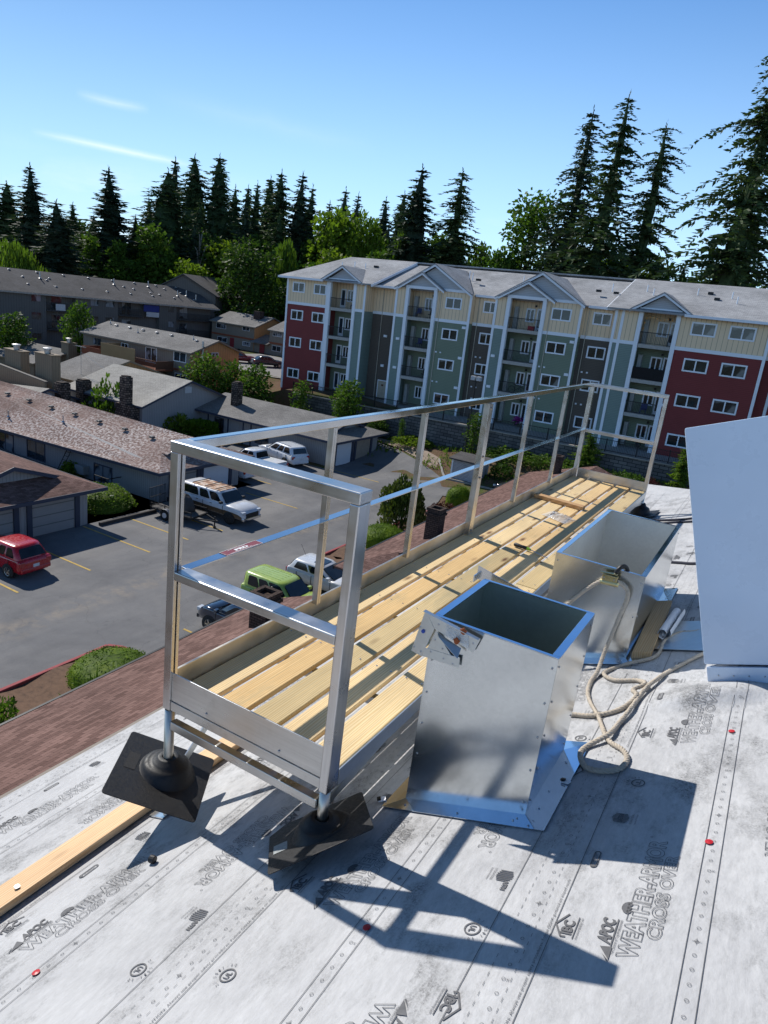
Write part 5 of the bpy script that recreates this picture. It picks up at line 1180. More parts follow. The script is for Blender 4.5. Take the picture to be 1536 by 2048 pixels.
for s, h in ((1.0, 0), (.94, .35), (.8, .72), (.45, .98), (.12, 1.05)):
    rings.append([Vector((.62*s*(1+.10*math.sin(5*a)+R5.uniform(-.05, .05))*math.copysign(abs(math.cos(a))**.6, math.cos(a)), .52*s*(1+R5.uniform(-.06, .06))*math.copysign(abs(math.sin(a))**.6, math.sin(a)), h+.06*math.sin(3*a+h*4))) for a in [2*PI*k/22 for k in range(22)]])
b.loft(rings); b.build('tarpaulin', plain('tarp_grey', (.06, .055, .053), .75, var=.35, scale=3, bump=.5, bscale=9), ld, local=True, smooth=True)
# small things on the lot
b = MB(); b.tube([(-34.4, 27.95, GZ-.1), (-34.4, 27.95, GZ+.95), (-34.4, 27.95, GZ+1.0)], [.14, .14, .10], 12); tag(b.build('utility_post', plain('weathered_post', (.24, .25, .20), .9, var=.3), None, origin=(-34.4, 27.95, GZ)), 'short weathered grey post in front of the clipped ground cover', 'post')
sh = thing('garden_shed', 'small white lattice-sided shed with dark flat-pitched roof by the mulch bed', 'shed', (-22.2, 55.7, -3.4))
zb = -3.6
b = MB(); b.box((-23.6, 55.0, zb), (-21.0, 56.8, zb+2.0)); b.build('wall', m_shingle('lattice_white', (.50, .50, .52), (.58, .58, .60), .12, .12, .02), sh)
for x, y in ((-23.6, 55.0), (-21.0, 55.0), (-23.6, 56.8), (-21.0, 56.8)): b = MB(); b.box((x-.07, y-.07, zb), (x+.07, y+.07, zb+2.0)); b.build('corner_post', white_trim, sh)
slab(sh, [(-23.9, 54.7, zb+2.05), (-20.7, 54.7, zb+2.05), (-20.7, 57.1, zb+2.3), (-23.9, 57.1, zb+2.3)], .12, M['shingledark'])
b = MB(); b.box((-21.9, 54.93, zb+.2), (-21.1, 54.985, zb+1.8)); b.build('door', plain('shed_door', (.40, .40, .42), .6), sh); b = MB(); b.box((-22.6, 54.95, zb+1.2), (-22.3, 54.99, zb+1.6)); b.build('notice', plain('grey_notice', (.3, .3, .32), .6), sh)
lp = thing('lamp_post', 'dark lamp post with pale double flood lamp in front of the stone wall', 'lamp post', (-24.9, 60.5, -2.2))
b = MB(); b.tube([(-24.9, 60.5, -2.4), (-24.9, 60.5, 4.7)], [.09, .06], 10); b.build('pole', bk, lp)
for dx in (-.28, .28): b = MB(); b.box((-24.9+dx-.22, 60.3, 4.75), (-24.9+dx+.22, 60.75, 5.15)); b.build('lamp_head', plain('lamp_grey', (.42, .43, .45), .4), lp, .05)
b = MB(); b.bar((-25.3, 60.5, 4.7), (-24.5, 60.5, 4.7), .07, .07); b.build('cross_arm', bk, lp)
ldr = thing('ladder', 'two dark ladders leaning on the grey wall of the middle garage house', 'ladder', (-31.9*LS, 23*LS, GZ))
b = MB(); x0 = -32.1*LS; yw = 23.1*LS-.02
for d in (0, .45): b.bar((x0+d, yw-.75, GZ), (x0+.5+d, yw-.06, GZ+2.0), .06, .05)
for k in range(7): f = (k+.5)/7; b.bar((x0+.5*f, yw-.75+.69*f, GZ+2.0*f), (x0+.5*f+.45, yw-.75+.69*f, GZ+2.0*f), .03, .03)
b.build('ladder_frame', bk, ldr)
b = MB()
for z in (.1, 1.0): b.bar((-27.6*LS, 22.2*LS, GZ+z), (-27.6*LS, 23*LS, GZ+z), .05, .05); b.bar((-28.6*LS, 22.2*LS, GZ+z), (-27.6*LS, 22.2*LS, GZ+z), .05, .05)
for x in (-28.6, -28.1, -27.6): b.bar((x*LS, 22.2*LS, GZ), (x*LS, 22.2*LS, GZ+1.02), .05, .05)
hr = b.build('hand_railing', bk, None, origin=(-28.1*LS, 22.4*LS, GZ)); tag(hr, 'small black metal step railing at the wall of the middle garage house', 'railing')
b = MB(); b.tube([(-18.3, 32.2, GZ+.1), (-18.3, 32.2, GZ+.4), (-18.3, 32.2, GZ+.55)], [.28, .33, .2], 9); tag(b.build('boulder', plain('dark_rock', (.05, .045, .04), .9, var=.5, bump=.8, bscale=12), None, .05, origin=(-18.3, 32.2, GZ)), 'dark rock on the bark bed behind the white hatchback', 'rock')
# ------------------------------------------------------------------ new four-storey apartment building
FY = 66.0; ft = math.radians(-.8)
fb = thing('new_apartment_building', 'four-storey new apartment building with cream top floor, red, green and brown walls and white trim', 'apartment building', (-30, FY, .35))
fb.rotation_euler = (0, -.0139, 0)
cream = m_siding('cream_board_and_batten', (.80, .62, .42), .4, True, var=.06); redw = m_siding('barn_red_lap_siding', (.205, .043, .043), .15, var=.10)
grn = m_siding('sage_green_lap_siding', (.19, .235, .175), .15, var=.08); brn = m_siding('dark_brown_lap_siding', (.115, .097, .082), .15, var=.08); grn2 = m_siding('blue_green_lap_siding', (.20, .265, .24), .15, var=.08)
trim = plain('white_trim_board', (.76, .80, .86), .55, var=.05); gab = m_siding('grey_gable_siding', (.46, .47, .49), .15, var=.06); rail = plain('black_railing', (.012, .012, .014), .5); slabm = plain('grey_soffit', (.36, .35, .33), .8)
o_ = Vector((-30, FY, .35))
def LP(x, y, z): return Vector((x, y, z))-o_
def fbox(name, m, x0, x1, y0, y1, z0, z1, par=None, bev=0):
    b = MB(); b.box(LP(x0, y0, z0), LP(x1, y1, z1)); return b.build(name, m, par or fb, bev, local=True)
ZT = 9.58; ZB = .35; ZE_ = 12.42
def zone(x0, x1, dep, m, mt=cream):
    """a wall strip set back by dep, lower colour m and cream top floor"""
    fbox('wall', m, x0, x1, FY+dep, FY+19, ZB-1.2, ZT); fbox('wall', mt, x0, x1, FY+dep, FY+19, ZT+.001, ZE_)
    fbox('belt_course', trim, x0, x1, FY+dep-.05, FY+dep-.003, ZT-.14, ZT+.16)
def corner(x, dep, z0=ZB-.5, z1=ZE_, w=.24): fbox('corner_board', trim, x-w/2, x+w/2, FY+dep-.06, FY+dep-.004, z0, z1)
ZONES = [(-51.7, -46.0, 0, redw), (-42.28, -41.1, 0, grn2), (-41.1, -37.4, 1.85, brn), (-37.4, -36.2, 0, grn2), (-32.6, -28.8, 0.15, grn), (-28.8, -26.25, 1.0, brn), (-26.25, -25.05, 0, grn2), (-21.15, -17.75, .15, grn), (-17.75, -14.75, 1.0, brn), (-14.75, -12.7, 0, grn2), (-9.2, -2.1, 0, redw), (-2.1, 1.6, 1.2, redw), (1.6, 14, 0.1, grn)]
for z in ZONES: zone(*z)
for x, d in ((-51.62, 0), (-46.1, 0), (-41.2, 0), (-37.3, 0), (-28.9, .15), (-26.15, 0), (-17.85, .15), (-14.65, 0), (-14.05, 0), (-2.2, 0), (-1.2, 1.2)): corner(x, d)
for x, d in ((-39.9, 1.85), (-32.2, .15), (-28.3, 1.0), (-20.7, .15), (-17.3, 1.0)):
    b = MB(); p, q = LP(x, FY+d-.06, ZB-.3), LP(x, FY+d-.06, ZE_-.2); b.tube([p, q], .035, 6); b.build('downspout', plain('cream_pipe', (.5, .46, .38), .6) if 'cream_pipe' not in bpy.data.materials else bpy.data.materials['cream_pipe'], fb, local=True)
# windows: one built, the others copied
def mk_window(w, h, kind):
    g_ = [m_glass('facade_glass', (.012, .02, .022)), m_glass('facade_glass_blind', (.015, .02, .02), (.22, .24, .24))][kind] if 'facade_glass%d' % kind not in _fg else _fg['facade_glass%d' % kind]
    _fg['facade_glass%d' % kind] = g_
    f = window(fb, (0, 0, 0), (1, 0, 0), (0, 0, 1), w, h, g_, trim, .13, name='window', proud=.06)
    for o in [f]+list(f.children):
        me = o.data; 
        for v in me.vertices: v.co += world_loc(fb)
    return f
_fg = {}; wcache = {}
def fwin(x0, x1, zt, h=1.12, dep=0, kind=None):
    kind = RND.randint(0, 1) if kind is None else kind
    k = (round(x1-x0, 1), h, kind)
    if k not in wcache:
        wcache[k] = mk_window(k[0], h, kind); f = wcache[k]
    else: f = copy_tree(wcache[k], fb)
    f.location = LP(x0, FY+dep, zt-h)
FL = [2.3, 5.82, 8.86, 11.9]
for x0, x1, d in ((-50.9, -49.2, 0), (-47.95, -46.25, 0), (-31.65, -29.8, .15), (-27.85, -26.35, 1.0), (-20.6, -18.75, .15), (-16.9, -15.15, 1.0), (-8.25, -6.25, 0), (-5.25, -3.2, 0)):
    for zt in FL: fwin(x0, x1, zt, dep=d)
# wall vents
for x, z, d in ((-29.25, 9.1, .15), (-29.25, 6.1, .15), (-29.25, 3.1, .15), (-18.2, 9.0, .15), (-18.2, 6.0, .15), (-36.6, 7.2, 0), (-36.6, 4.2, 0), (-25.7, 6.8, 0), (-25.7, 3.8, 0), (-9.0, 4.6, 0), (-39.2, 7.2, 1.85), (-39.2, 4.0, 1.85)): fbox('vent_cover', trim, x-.2, x+.2, FY+d-.12, FY+d-.004, z-.1, z+.15)
for x, d in ((-32.1, .15), (-28.0, 1.0), (-21.0, .15), (-17.1, 1.0)):
    for z in (6.35, 3.35):
        for e in (0, .5): fbox('vent_cover', trim, x+e, x+e+.16, FY+d-.09, FY+d-.004, z, z+.14)
fbox('service_door', plain('beige_door', (.42, .36, .28), .6), -39.5, -38.35, FY+1.78, FY+1.845, .5, 2.35); fbox('door_frame', trim, -39.6, -38.25, FY+1.80, FY+1.848, .5, 2.45); fbox('door_sign', plain('brown_sign', (.12, .05, .02), .6), -39.05, -38.8, FY+1.75, FY+1.779, 1.8, 2.0)
# balcony stacks
chair_m = plain('patio_dark', (.02, .022, .03), .6); chair_b = plain('patio_blue', (.03, .05, .16), .6)
STK = [(-46.0, -42.28, 0), (-36.2, -32.6, 1), (-25.05, -21.15, 1), (-12.7, -9.2, 1)]
for si, (x0, x1, flip) in enumerate(STK):
    dp = 1.7
    fbox('balcony_back_wall', grn, x0, x1, FY+dp, FY+19, ZB-1.2, ZT-.2); fbox('balcony_back_wall', cream, x0, x1, FY+dp, FY+19, ZT-.19, ZE_)
    for x in (x0+.18, x1-.18): fbox('column', trim, x-.18, x+.18, FY-.12, FY+.24, ZB-.9, ZE_)
    for fi, z in enumerate((.42, 3.5, 6.55, 9.6)):
        if fi: fbox('balcony_floor', slabm, x0+.37, x1-.37, FY-.02, FY+dp-.003, z-.32, z)
        if fi:
            b = MB()
            b.bar(LP(x0+.37, FY+.06, z+1.02), LP(x1-.37, FY+.06, z+1.02), .06, .07); b.bar(LP(x0+.37, FY+.06, z+.1), LP(x1-.37, FY+.06, z+.1), .05, .04)
            n = int((x1-x0-.74)/.13)
            for k in range(n): x = x0+.40+(x1-x0-.8)*k/(n-1); b.bar(LP(x, FY+.06, z+.1), LP(x, FY+.06, z+1.0), .022, .022)
            b.build('balcony_railing', rail, fb, local=True)
            if si == 3 and fi == 2: fbox('privacy_cloth', plain('black_cloth', (.012, .011, .012), .9), x0+.38, x1-.38, FY-.01, FY+.02, z+.05, z+1.05)
        # door and window at the back
        xa = x0+.9 if not flip else x0+1.15
        fwin(x0+1.45, x0+2.4, z+2.05, 1.3, dp, 0)
        dx = (x0+2.55, x0+3.25) if flip else (x0+.62, x0+1.3)
        d = fbox('balcony_door', trim, dx[0], dx[1], FY+dp-.06, FY+dp-.004, z+.03, z+2.1); fbox('door_glass', glass, dx[0]+.14, dx[1]-.14, FY+dp-.075, FY+dp-.061, z+.35, z+1.95, d)
        fbox('wall_lamp', rail, x0+2.9 if not flip else x0+2.3, x0+3.05 if not flip else x0+2.45, FY+dp-.2, FY+dp-.004, z+2.2, z+2.4)
        # a partition post
        if si: fbox('storage_panel', plain('pale_panel', (.36, .37, .36), .6) if 'pale_panel' not in bpy.data.materials else bpy.data.materials['pale_panel'], x0+.4, x0+.75, FY+dp-.5, FY+dp-.004, z, z+2.1)
    # gable over the stack
    xm = (x0+x1)/2+.05; hw_ = (x1-x0)/2+.85; zt = 14.03; zb_ = 12.45
    fbox('beam', trim, x0, x1, FY-.14, FY+.26, ZE_-.02, ZE_+.26)
    b = MB(); b.prism([LP(x0+.1, FY+.02, 12.66), LP(x1-.1, FY+.02, 12.66), LP(xm, FY+.02, zt-.25)], (0, .1, 0)); b.build('gable_wall', gab, fb, local=True)
    for s in (1, -1):
        e = LP(xm+s*hw_, FY-.5, zb_); a = LP(xm, FY-.5, zt)
        b = MB(); b.prism([e, a, a-Vector((0, 0, .26)), e-Vector((0, 0, .26))], (0, .08, 0)); b.build('barge_board', trim, fb, local=True)
        yb_ = Vector((0, 4.6, 0))
        b = MB(); t_ = Vector((0, 0, .1)); q = [e+Vector((-s*.0, -.04, .03)), a+Vector((0, -.04, .03)), a+yb_*1.0+Vector((0, 0, .03)), e+yb_*.18+Vector((0, 0, .03))]
        b.loft([[p for p in q], [p-t_ for p in q]]); b.build('gable_roof', M['shingleblue'], fb, local=True)
# two larger gables standing behind
for x0, x1 in ((-37.0, -28.75), (-25.8, -17.5)):
    xm = x0+(x1-x0)*.5-.25; zt = 14.95; zb_ = 12.36; hw_ = x1-xm
    b = MB(); b.prism([LP(xm-hw_+.6, FY+.1, 12.42), LP(x1-.5, FY+.1, 12.42), LP(xm, FY+.1, zt-.3)], (0, .1, 0)); b.build('gable_wall', gab, fb, local=True)
    fbox('beam', trim, xm, x1-.4, FY+.02, FY+.098, 12.42, 12.66)
    for s in (1, -1):
        e = LP(xm+s*hw_, FY-.3, zb_); a = LP(xm, FY-.3, zt)
        b = MB(); b.prism([e, a, a-Vector((0, 0, .28)), e-Vector((0, 0, .28))], (0, .08, 0)); b.build('barge_board', trim, fb, local=True)
        q = [e+Vector((0, -.04, .03)), a+Vector((0, -.04, .03)), a+Vector((0, 8, .03)), e+Vector((0, .5, .03))]
        b = MB(); b.loft([q, [p-Vector((0, 0, .1)) for p in q]]); b.build('gable_roof', M['shingleblue'], fb, local=True)
# main roof
def mroof(pts, name='roof'):
    pts = [LP(*p) for p in pts]; b = MB(); b.loft([pts, [p-Vector((0, 0, .14)) for p in pts]]); return b.build(name, M['shingleblue'], fb, local=True)
sl_ = (15.62-12.42)/9.6; ye = FY-.6
mroof([(-52.6, ye, 12.42), (-40.2, ye, 12.42), (-40.2, FY+9, 15.62), (-49.4, FY+9, 15.62), (-52.6, FY+5.8, 14.55)][:4])
mroof([(-52.6, ye, 12.42), (-49.4, FY+9, 15.62), (-52.6, FY+18.6, 12.42)], 'hip_roof')
mroof([(-40.199, ye+1.3, 12.40), (-15.4, ye+1.3, 12.40), (-15.4, FY+9, 15.28), (-40.199, FY+9, 15.28)])
mroof([(-15.399, ye, 12.42), (14, ye, 12.42), (14, FY+9, 15.62), (-15.399, FY+9, 15.62)])
mroof([(-52.6, FY+18.6, 12.42), (14, FY+18.6, 12.42), (14, FY+9.01, 15.6), (-49.4, FY+9.01, 15.6)])
for x, a, z0, z1, dy in ((-40.2, 1, 12.42, 15.62, 0), (-15.4, -1, 12.42, 15.62, 0)):
    b = MB(); b.prism([LP(x, ye, z0-.03), LP(x, FY+9, z1-.03), LP(x, FY+9, z1-.34), LP(x, ye, z0-.3)], (.09*a, 0, 0)); b.build('barge_board', trim, fb, local=True)
for x0, x1, y in ((-52.6, -46.4, ye), (-41.0, -37.9, ye+1.3), (-28.7, -26.6, ye+1.3), (-17.4, -14.6, ye+1.3), (-8.9, 14, ye)):
    fbox('gutter', trim, x0, x1, y-.1, y-.003, 12.2, 12.42)
    fbox('soffit', slabm, x0, x1, y, FY+1.8, 12.16, 12.2) if x0 in (-41.0, -28.7, -17.4) else None
def rz(y): return 12.45+sl_*(y-ye)
for x, y in ((-47.5, 70.5), (-46.1, 71.0), (-44.5, 70.8), (-31.6, 71), (-30.9, 70.3), (-25.5, 70.8), (-24.8, 70.2), (-16.5, 70.6), (-13.4, 71), (-12.6, 70), (-9, 71.2), (-6.1, 71), (-5.5, 69.6), (-2.4, 71)):
    b = MB(); p = LP(x, y, rz(y)-.2); b.tube([p, p+Vector((0, 0, .75))], .05, 7); b.build('vent_pipe', trim, fb, local=True)
for x, y in ((-43.5, 71.5), (-32.8, 70), (-30, 69.8), (-17.5, 69.6), (-15.8, 69.4), (-8, 71.8), (-7.2, 70.2), (-10.5, 68.4)):
    fbox('roof_vent', rail, x-.22, x+.22, y-.2, y+.2, rz(y)-.05, rz(y)+.16)
# things on the balconies
def stuff_chair(x, z, m, lb):
    r = thing('patio_chair', lb, 'chair', (x, FY+.85, z+.0139*(x+30)))
    b = MB(); b.box((-.26, -.26, .38), (.26, .26, .45)); b.build('seat', m, r, .02, local=True)
    b = MB(); b.box((-.26, .2, .46), (.26, .26, .95)); b.build('backrest', m, r, .02, local=True)
    for sx in (-.23, .23):
        for sy in (-.22, .22): b = MB(); b.bar((sx, sy, 0), (sx, sy, .4), .035, .035); b.build('leg', m, r, local=True)
stuff_chair(-43.2, 9.6, chair_b, 'blue patio chair on the top balcony at the left end of the new building'); stuff_chair(-35.1, 9.6, chair_b, 'dark blue covered chair on the top balcony of the second stack'); stuff_chair(-33.6, 9.6, chair_m, 'dark patio chair beside the blue covered one on the second top balcony')
stuff_chair(-34.6, 6.55, chair_b, 'blue-grey patio chair on the third-floor balcony of the second stack'); stuff_chair(-33.4, 6.55, chair_m, 'black patio chair on the third-floor balcony of the second stack'); stuff_chair(-33.5, 3.5, chair_m, 'black patio chair on the second-floor balcony of the second stack')
stuff_chair(-9.9, 9.6, chair_m, 'black patio chair on the top balcony with the string lights'); stuff_chair(-10.9, 3.5, chair_b, 'blue patio chair on the second-floor balcony nearest the red right wall')
b = MB(); b.box((-.3, -.2, 0), (.3, .2, .42)); o = b.build('cool_box', plain('red_box', (.35, .02, .03), .5), None, .03); o.location = (-22.6, FY+.5, 9.6+.0139*7.4); tag(o, 'red cool box on the top balcony of the third stack', 'cool box')
bi = thing('bicycle', 'dark bicycle standing on a second-floor balcony of the third stack', 'bicycle', (-23.0, FY+.55, 3.5+.09))
for dx in (-.5, .5):
    b = MB(); b.tube([Vector((dx+.33*math.cos(2*PI*k/18), 0, .34+.33*math.sin(2*PI*k/18))) for k in range(19)], .025, 5, cap=False); b.build('wheel', rail, bi, local=True)
b = MB(); b.tube([(-.5, 0, .34), (-.15, 0, .3), (.35, 0, .75), (.5, 0, .34)], .022, 5); b.tube([(-.15, 0, .3), (-.25, 0, .85)], .022, 5); b.tube([(-.25, 0, .78), (.35, 0, .78), (.38, 0, 1.0)], .022, 5); b.build('frame', rail, bi, local=True)
b = MB(); b.box((-.36, -.06, .85), (-.14, .06, .9)); b.build('saddle', rail, bi, .02, local=True); b = MB(); b.tube([(.38, -.25, 1.0), (.38, .25, 1.0)], .018, 5); b.build('handlebar', rail, bi, local=True)
sl2 = thing('string_lights', 'string of warm bulbs looped along the top balcony of the right stack', 'string lights', (-11, FY+.2, 11.9))
pts = [(-12.3, FY+.2, 11.0+.25), (-12.2, FY+.2, 11.9+.25), (-11.6, FY+.2, 12.05+.2), (-11.0, FY+.2, 11.85+.25), (-10.4, FY+.2, 12.05+.2), (-9.7, FY+.2, 11.9+.25)]
b = MB(); b.tube(spline(pts, 6), .012, 4); b.build('cable', rail, sl2)
bulb = plain('amber_bulb', (.8, .4, .12), .3)
for i, p in enumerate(spline(pts, 2)):
    if i == 0: b = MB(); b.tube([(p.x, p.y, p.z-.16), (p.x, p.y, p.z-.1), (p.x, p.y, p.z)], [.02, .05, .02], 6); first = b.build('bulb', bulb, sl2, origin=p)
    else: o = first.copy(); COL.objects.link(o); o.location = p-world_loc(sl2)
for x, z0, lb, m in ((-22.4, .42, 'magenta flower pot on a ground-floor patio of the new building', (.28, .03, .22)), (-10.6, .5, 'dark green potted plant on the ground-floor patio of the right stack', (.03, .06, .02))):
    r = thing('flower_pot', lb, 'potted plant', (x, FY+.6, z0+.0139*(x+30)))
    b = MB(); b.tube([(0, 0, 0), (0, 0, .4)], [.2, .27], 10); b.build('pot', chair_m, r, local=True)
    b = MB(); R6 = random.Random(int(-x))
    for k in range(90):
        p = Vector((R6.gauss(0, .2), R6.gauss(0, .2), .55+R6.gauss(0, .16))); a = Vector((R6.uniform(-1, 1), R6.uniform(-1, 1), R6.uniform(-1, 1)))*.1; c = a.orthogonal(); b.face([p-a, p+c, p+a, p-c])
    b.build('leaves', plain('pot_leaf_%d' % int(-x), m, .7), r, local=True)

# patio, stone retaining wall and iron fence
b = MB(); n = 30
rows = []
for i in range(n+1):
    x = -46.8+62*i/n; top = .02+.0145*(x+37); rows.append([(x, 61.9, th(x, 61.8)-.6), (x, 61.98, top)])
rw = thing('retaining_wall', 'rough stone block retaining wall below the new building', 'retaining wall', (-16, 61.9, -1.5))
for i in range(n): b.loft([[Vector(p) for p in (rows[i][0], rows[i+1][0], rows[i+1][1], rows[i][1])], [Vector((p[0], 62.4, p[2])) for p in (rows[i][0], rows[i+1][0], rows[i+1][1], rows[i][1])]])
b.build('stone_face', m_shingle('stone_block', (.085, .085, .088), (.16, .158, .155), .75, .3, .03), rw)
b = MB()
for i in range(n): b.loft([[Vector((p[0], y, p[2]+h)) for y, h in ((61.82, .002), (62.5, .002), (62.5, .10), (61.82, .10))] for p in (rows[i][1], rows[i+1][1])])
b.build('coping', conc, rw)
b = MB(); b.face([(-46.8, 62.3, -.1), (15, 62.3, .80), (15, 68.2, .95), (-46.8, 68.2, .1)]); pa_ = b.build('patio', conc); tag(pa_, kind='structure')
fn = thing('iron_fence', 'black iron picket fence along the top of the stone retaining wall', 'fence', (-16, 62.2, .4))
def ft_(x): return .02+.0145*(x+37)+.1
b = MB(); b.bar((-47, 62.2, ft_(-47)+1.05), (14, 62.2, ft_(14)+1.05), .05, .05); b.bar((-47, 62.2, ft_(-47)+.12), (14, 62.2, ft_(14)+.12), .05, .05); b.build('fence_rails', rail, fn)
b = MB(); x = -47
while x < 14: b.bar((x, 62.2, ft_(x)+.1), (x, 62.2, ft_(x)+1.05), .022, .022); x += .14
tag(b.build('pickets', rail, fn), kind='stuff')
for k in range(24): x = -47+61*k/23; b = MB(); b.box((x-.04, 62.15, ft_(x)), (x+.04, 62.25, ft_(x)+1.15)); b.build('fence_post', rail, fn)
# ------------------------------------------------------------------ vegetation
L_CON = m_leaf('fir_needles', (.015, .030, .014), (.044, .074, .032), (.10, .14, .052), .15, .25)
L_CON2 = m_leaf('blue_fir_needles', (.015, .027, .018), (.036, .058, .038), (.075, .105, .06), .15, .25)
L_G = m_leaf('broad_leaf', (.018, .040, .008), (.065, .12, .020), (.14, .21, .036), .35)
L_Y = m_leaf('yellow_green_leaf', (.045, .075, .008), (.13, .19, .022), (.23, .29, .045), .4)
L_D = m_leaf('dark_leaf', (.014, .032, .008), (.044, .082, .018), (.10, .155, .032), .3)
L_W = m_leaf('willow_leaf', (.035, .065, .008), (.10, .16, .024), (.19, .26, .045), .4)
L_M = m_leaf('moss_hedge', (.022, .048, .004), (.09, .155, .010), (.21, .275, .022), .3, 1.5)
L_R = m_leaf('barberry_leaf', (.03, .008, .012), (.075, .018, .025), (.12, .04, .04), .2, 1.5)
BARK = plain('bark', (.075, .055, .042), .95, var=.4, scale=2, bump=.8, bscale=7); BARKD = plain('dark_bark', (.045, .034, .028), .95, var=.4, scale=2); BARKP = plain('pale_bark', (.22, .20, .18), .9, var=.3)
def leafq(b, p, d, s, w, mi=0, R=RND):
    """one leaf clump: a kite-shaped blade along d"""
    d = Vector(d).normalized(); u = d.cross(Vector((R.uniform(-1, 1), R.uniform(-1, 1), R.uniform(-1, 1)))); 
    if u.length < .01: u = d.orthogonal()
    u.normalize(); b.face([p, p+d*s*.45+u*w*.5, p+d*s, p+d*s*.5-u*w*.5], mi)
def conifer_mesh(h, rad, seed, base=.12, nb=38, per=6, shape=.75, drop=.25, clump=1.0, gap=.12, needle=None, irr=.3, thin=1.0, core=0):
    R = random.Random(seed); r = thing('conifer_tree', '', '', (0, 0, 0)); needle = needle or L_CON
    b = MB(); lean = R.uniform(-.3, .3)
    tp = [Vector((lean*(k/8)**2, .15*math.sin(k*.9+seed), h*k/8*.985)) for k in range(9)]
    b.tube(tp, [max(.0125*h*(1-k/8)**.85, .035) for k in range(9)], 7); b.build('trunk', BARK, r, local=True, smooth=True)
    b = MB(); ph = [R.uniform(0, 6.28) for _ in range(6)]
    def tpos(z): f = max(0, min(.999, z/(h*.985)))*8; i = int(f); return tp[i].lerp(tp[i+1], f-i)
    for i in range(nb):
        t = (i+R.random()*.9)/nb; z = h*(base+(1-base)*t**.94); c = tpos(z)
        env = (1-t)**shape*(.62+.38*min(1, t/.16))
        whorl = env*(R.uniform(.35, .6) if R.random() < gap else R.uniform(1-irr, 1+irr*.5))
        n = per if t < .88 else 4
        a0 = R.random()*6.28; k_ = .42+.58*min(1, (1-t)*1.6)      # finer sprays near the top
        for k in range(n):
            if R.random() < gap*.5: continue
            a = a0+2*PI*k/n+R.uniform(-.4, .4)
            lump = 1+.28*math.sin(a*2+ph[0]+t*7)+.2*math.sin(a*3+ph[1]-t*13)
            l = rad*whorl*lump*R.uniform(.7, 1.15)+.10*k_; dz = R.uniform(-.08, .10)+.12*t
            d = Vector((math.cos(a), math.sin(a), 0)); m = max(2, int(l/(.40*clump*k_))); c = tpos(min(h*.97, z+R.uniform(-1.1, 1.1)*h*(1-base)/nb*1.6))
            pts = []
            for j in range(m):
                f = (j+.6)/m; p = c+d*l*f+Vector((0, 0, l*(.16*f-drop*f*f*2+dz*f)))
                s_ = clump*k_*R.uniform(.7, 1.25)*(1.05-.5*f); pts.append(p)
                sd_ = Vector((-d.y, d.x, 0))
                for q in (-1, 1):
                    if R.random() < .88*thin: leafq(b, p, d*.9+sd_*q*R.uniform(.5, 1.2)+Vector((0, 0, R.uniform(-.55, .1))), s_*1.5, s_*.62, R=R)
                if R.random() < .7*thin: leafq(b, p+Vector((0, 0, .05)), d*.3+sd_*R.uniform(-.5, .5)+Vector((0, 0, -1.0)), s_*R.uniform(.8, 1.5), s_*.55, R=R)
            leafq(b, pts[-1], d+Vector((0, 0, R.uniform(-.3, .25))), clump*k_*1.3, clump*k_*.5, R=R)
            if clump > .6 and l > 1.5: b.bar(c, c+d*l*.75+Vector((0, 0, l*(.12-drop*.9+dz*.7))), .06, .06, 1)
    if core:
        nr = 16; rings = []
        for j in range(nr+1):
            t = j/nr; rr = rad*core*((1-t)**shape)*R.uniform(.8, 1.15)+.05; c = tpos(h*(base+(.97-base)*t))
            rings.append([c+Vector((math.cos(2*PI*q/14)*rr*R.uniform(.7, 1.2), math.sin(2*PI*q/14)*rr*R.uniform(.7, 1.2), R.uniform(-.4, .4))) for q in range(14)])
        b.loft(rings)
    for k in range(7): leafq(b, tpos(h*.985)+Vector((0, 0, .25-.22*k)), Vector((R.uniform(-.25, .25), R.uniform(-.25, .25), 1)), clump*.7, clump*.16, R=R)
    b.build('crown', [needle, BARKD], r, local=True)
    return r, h, rad
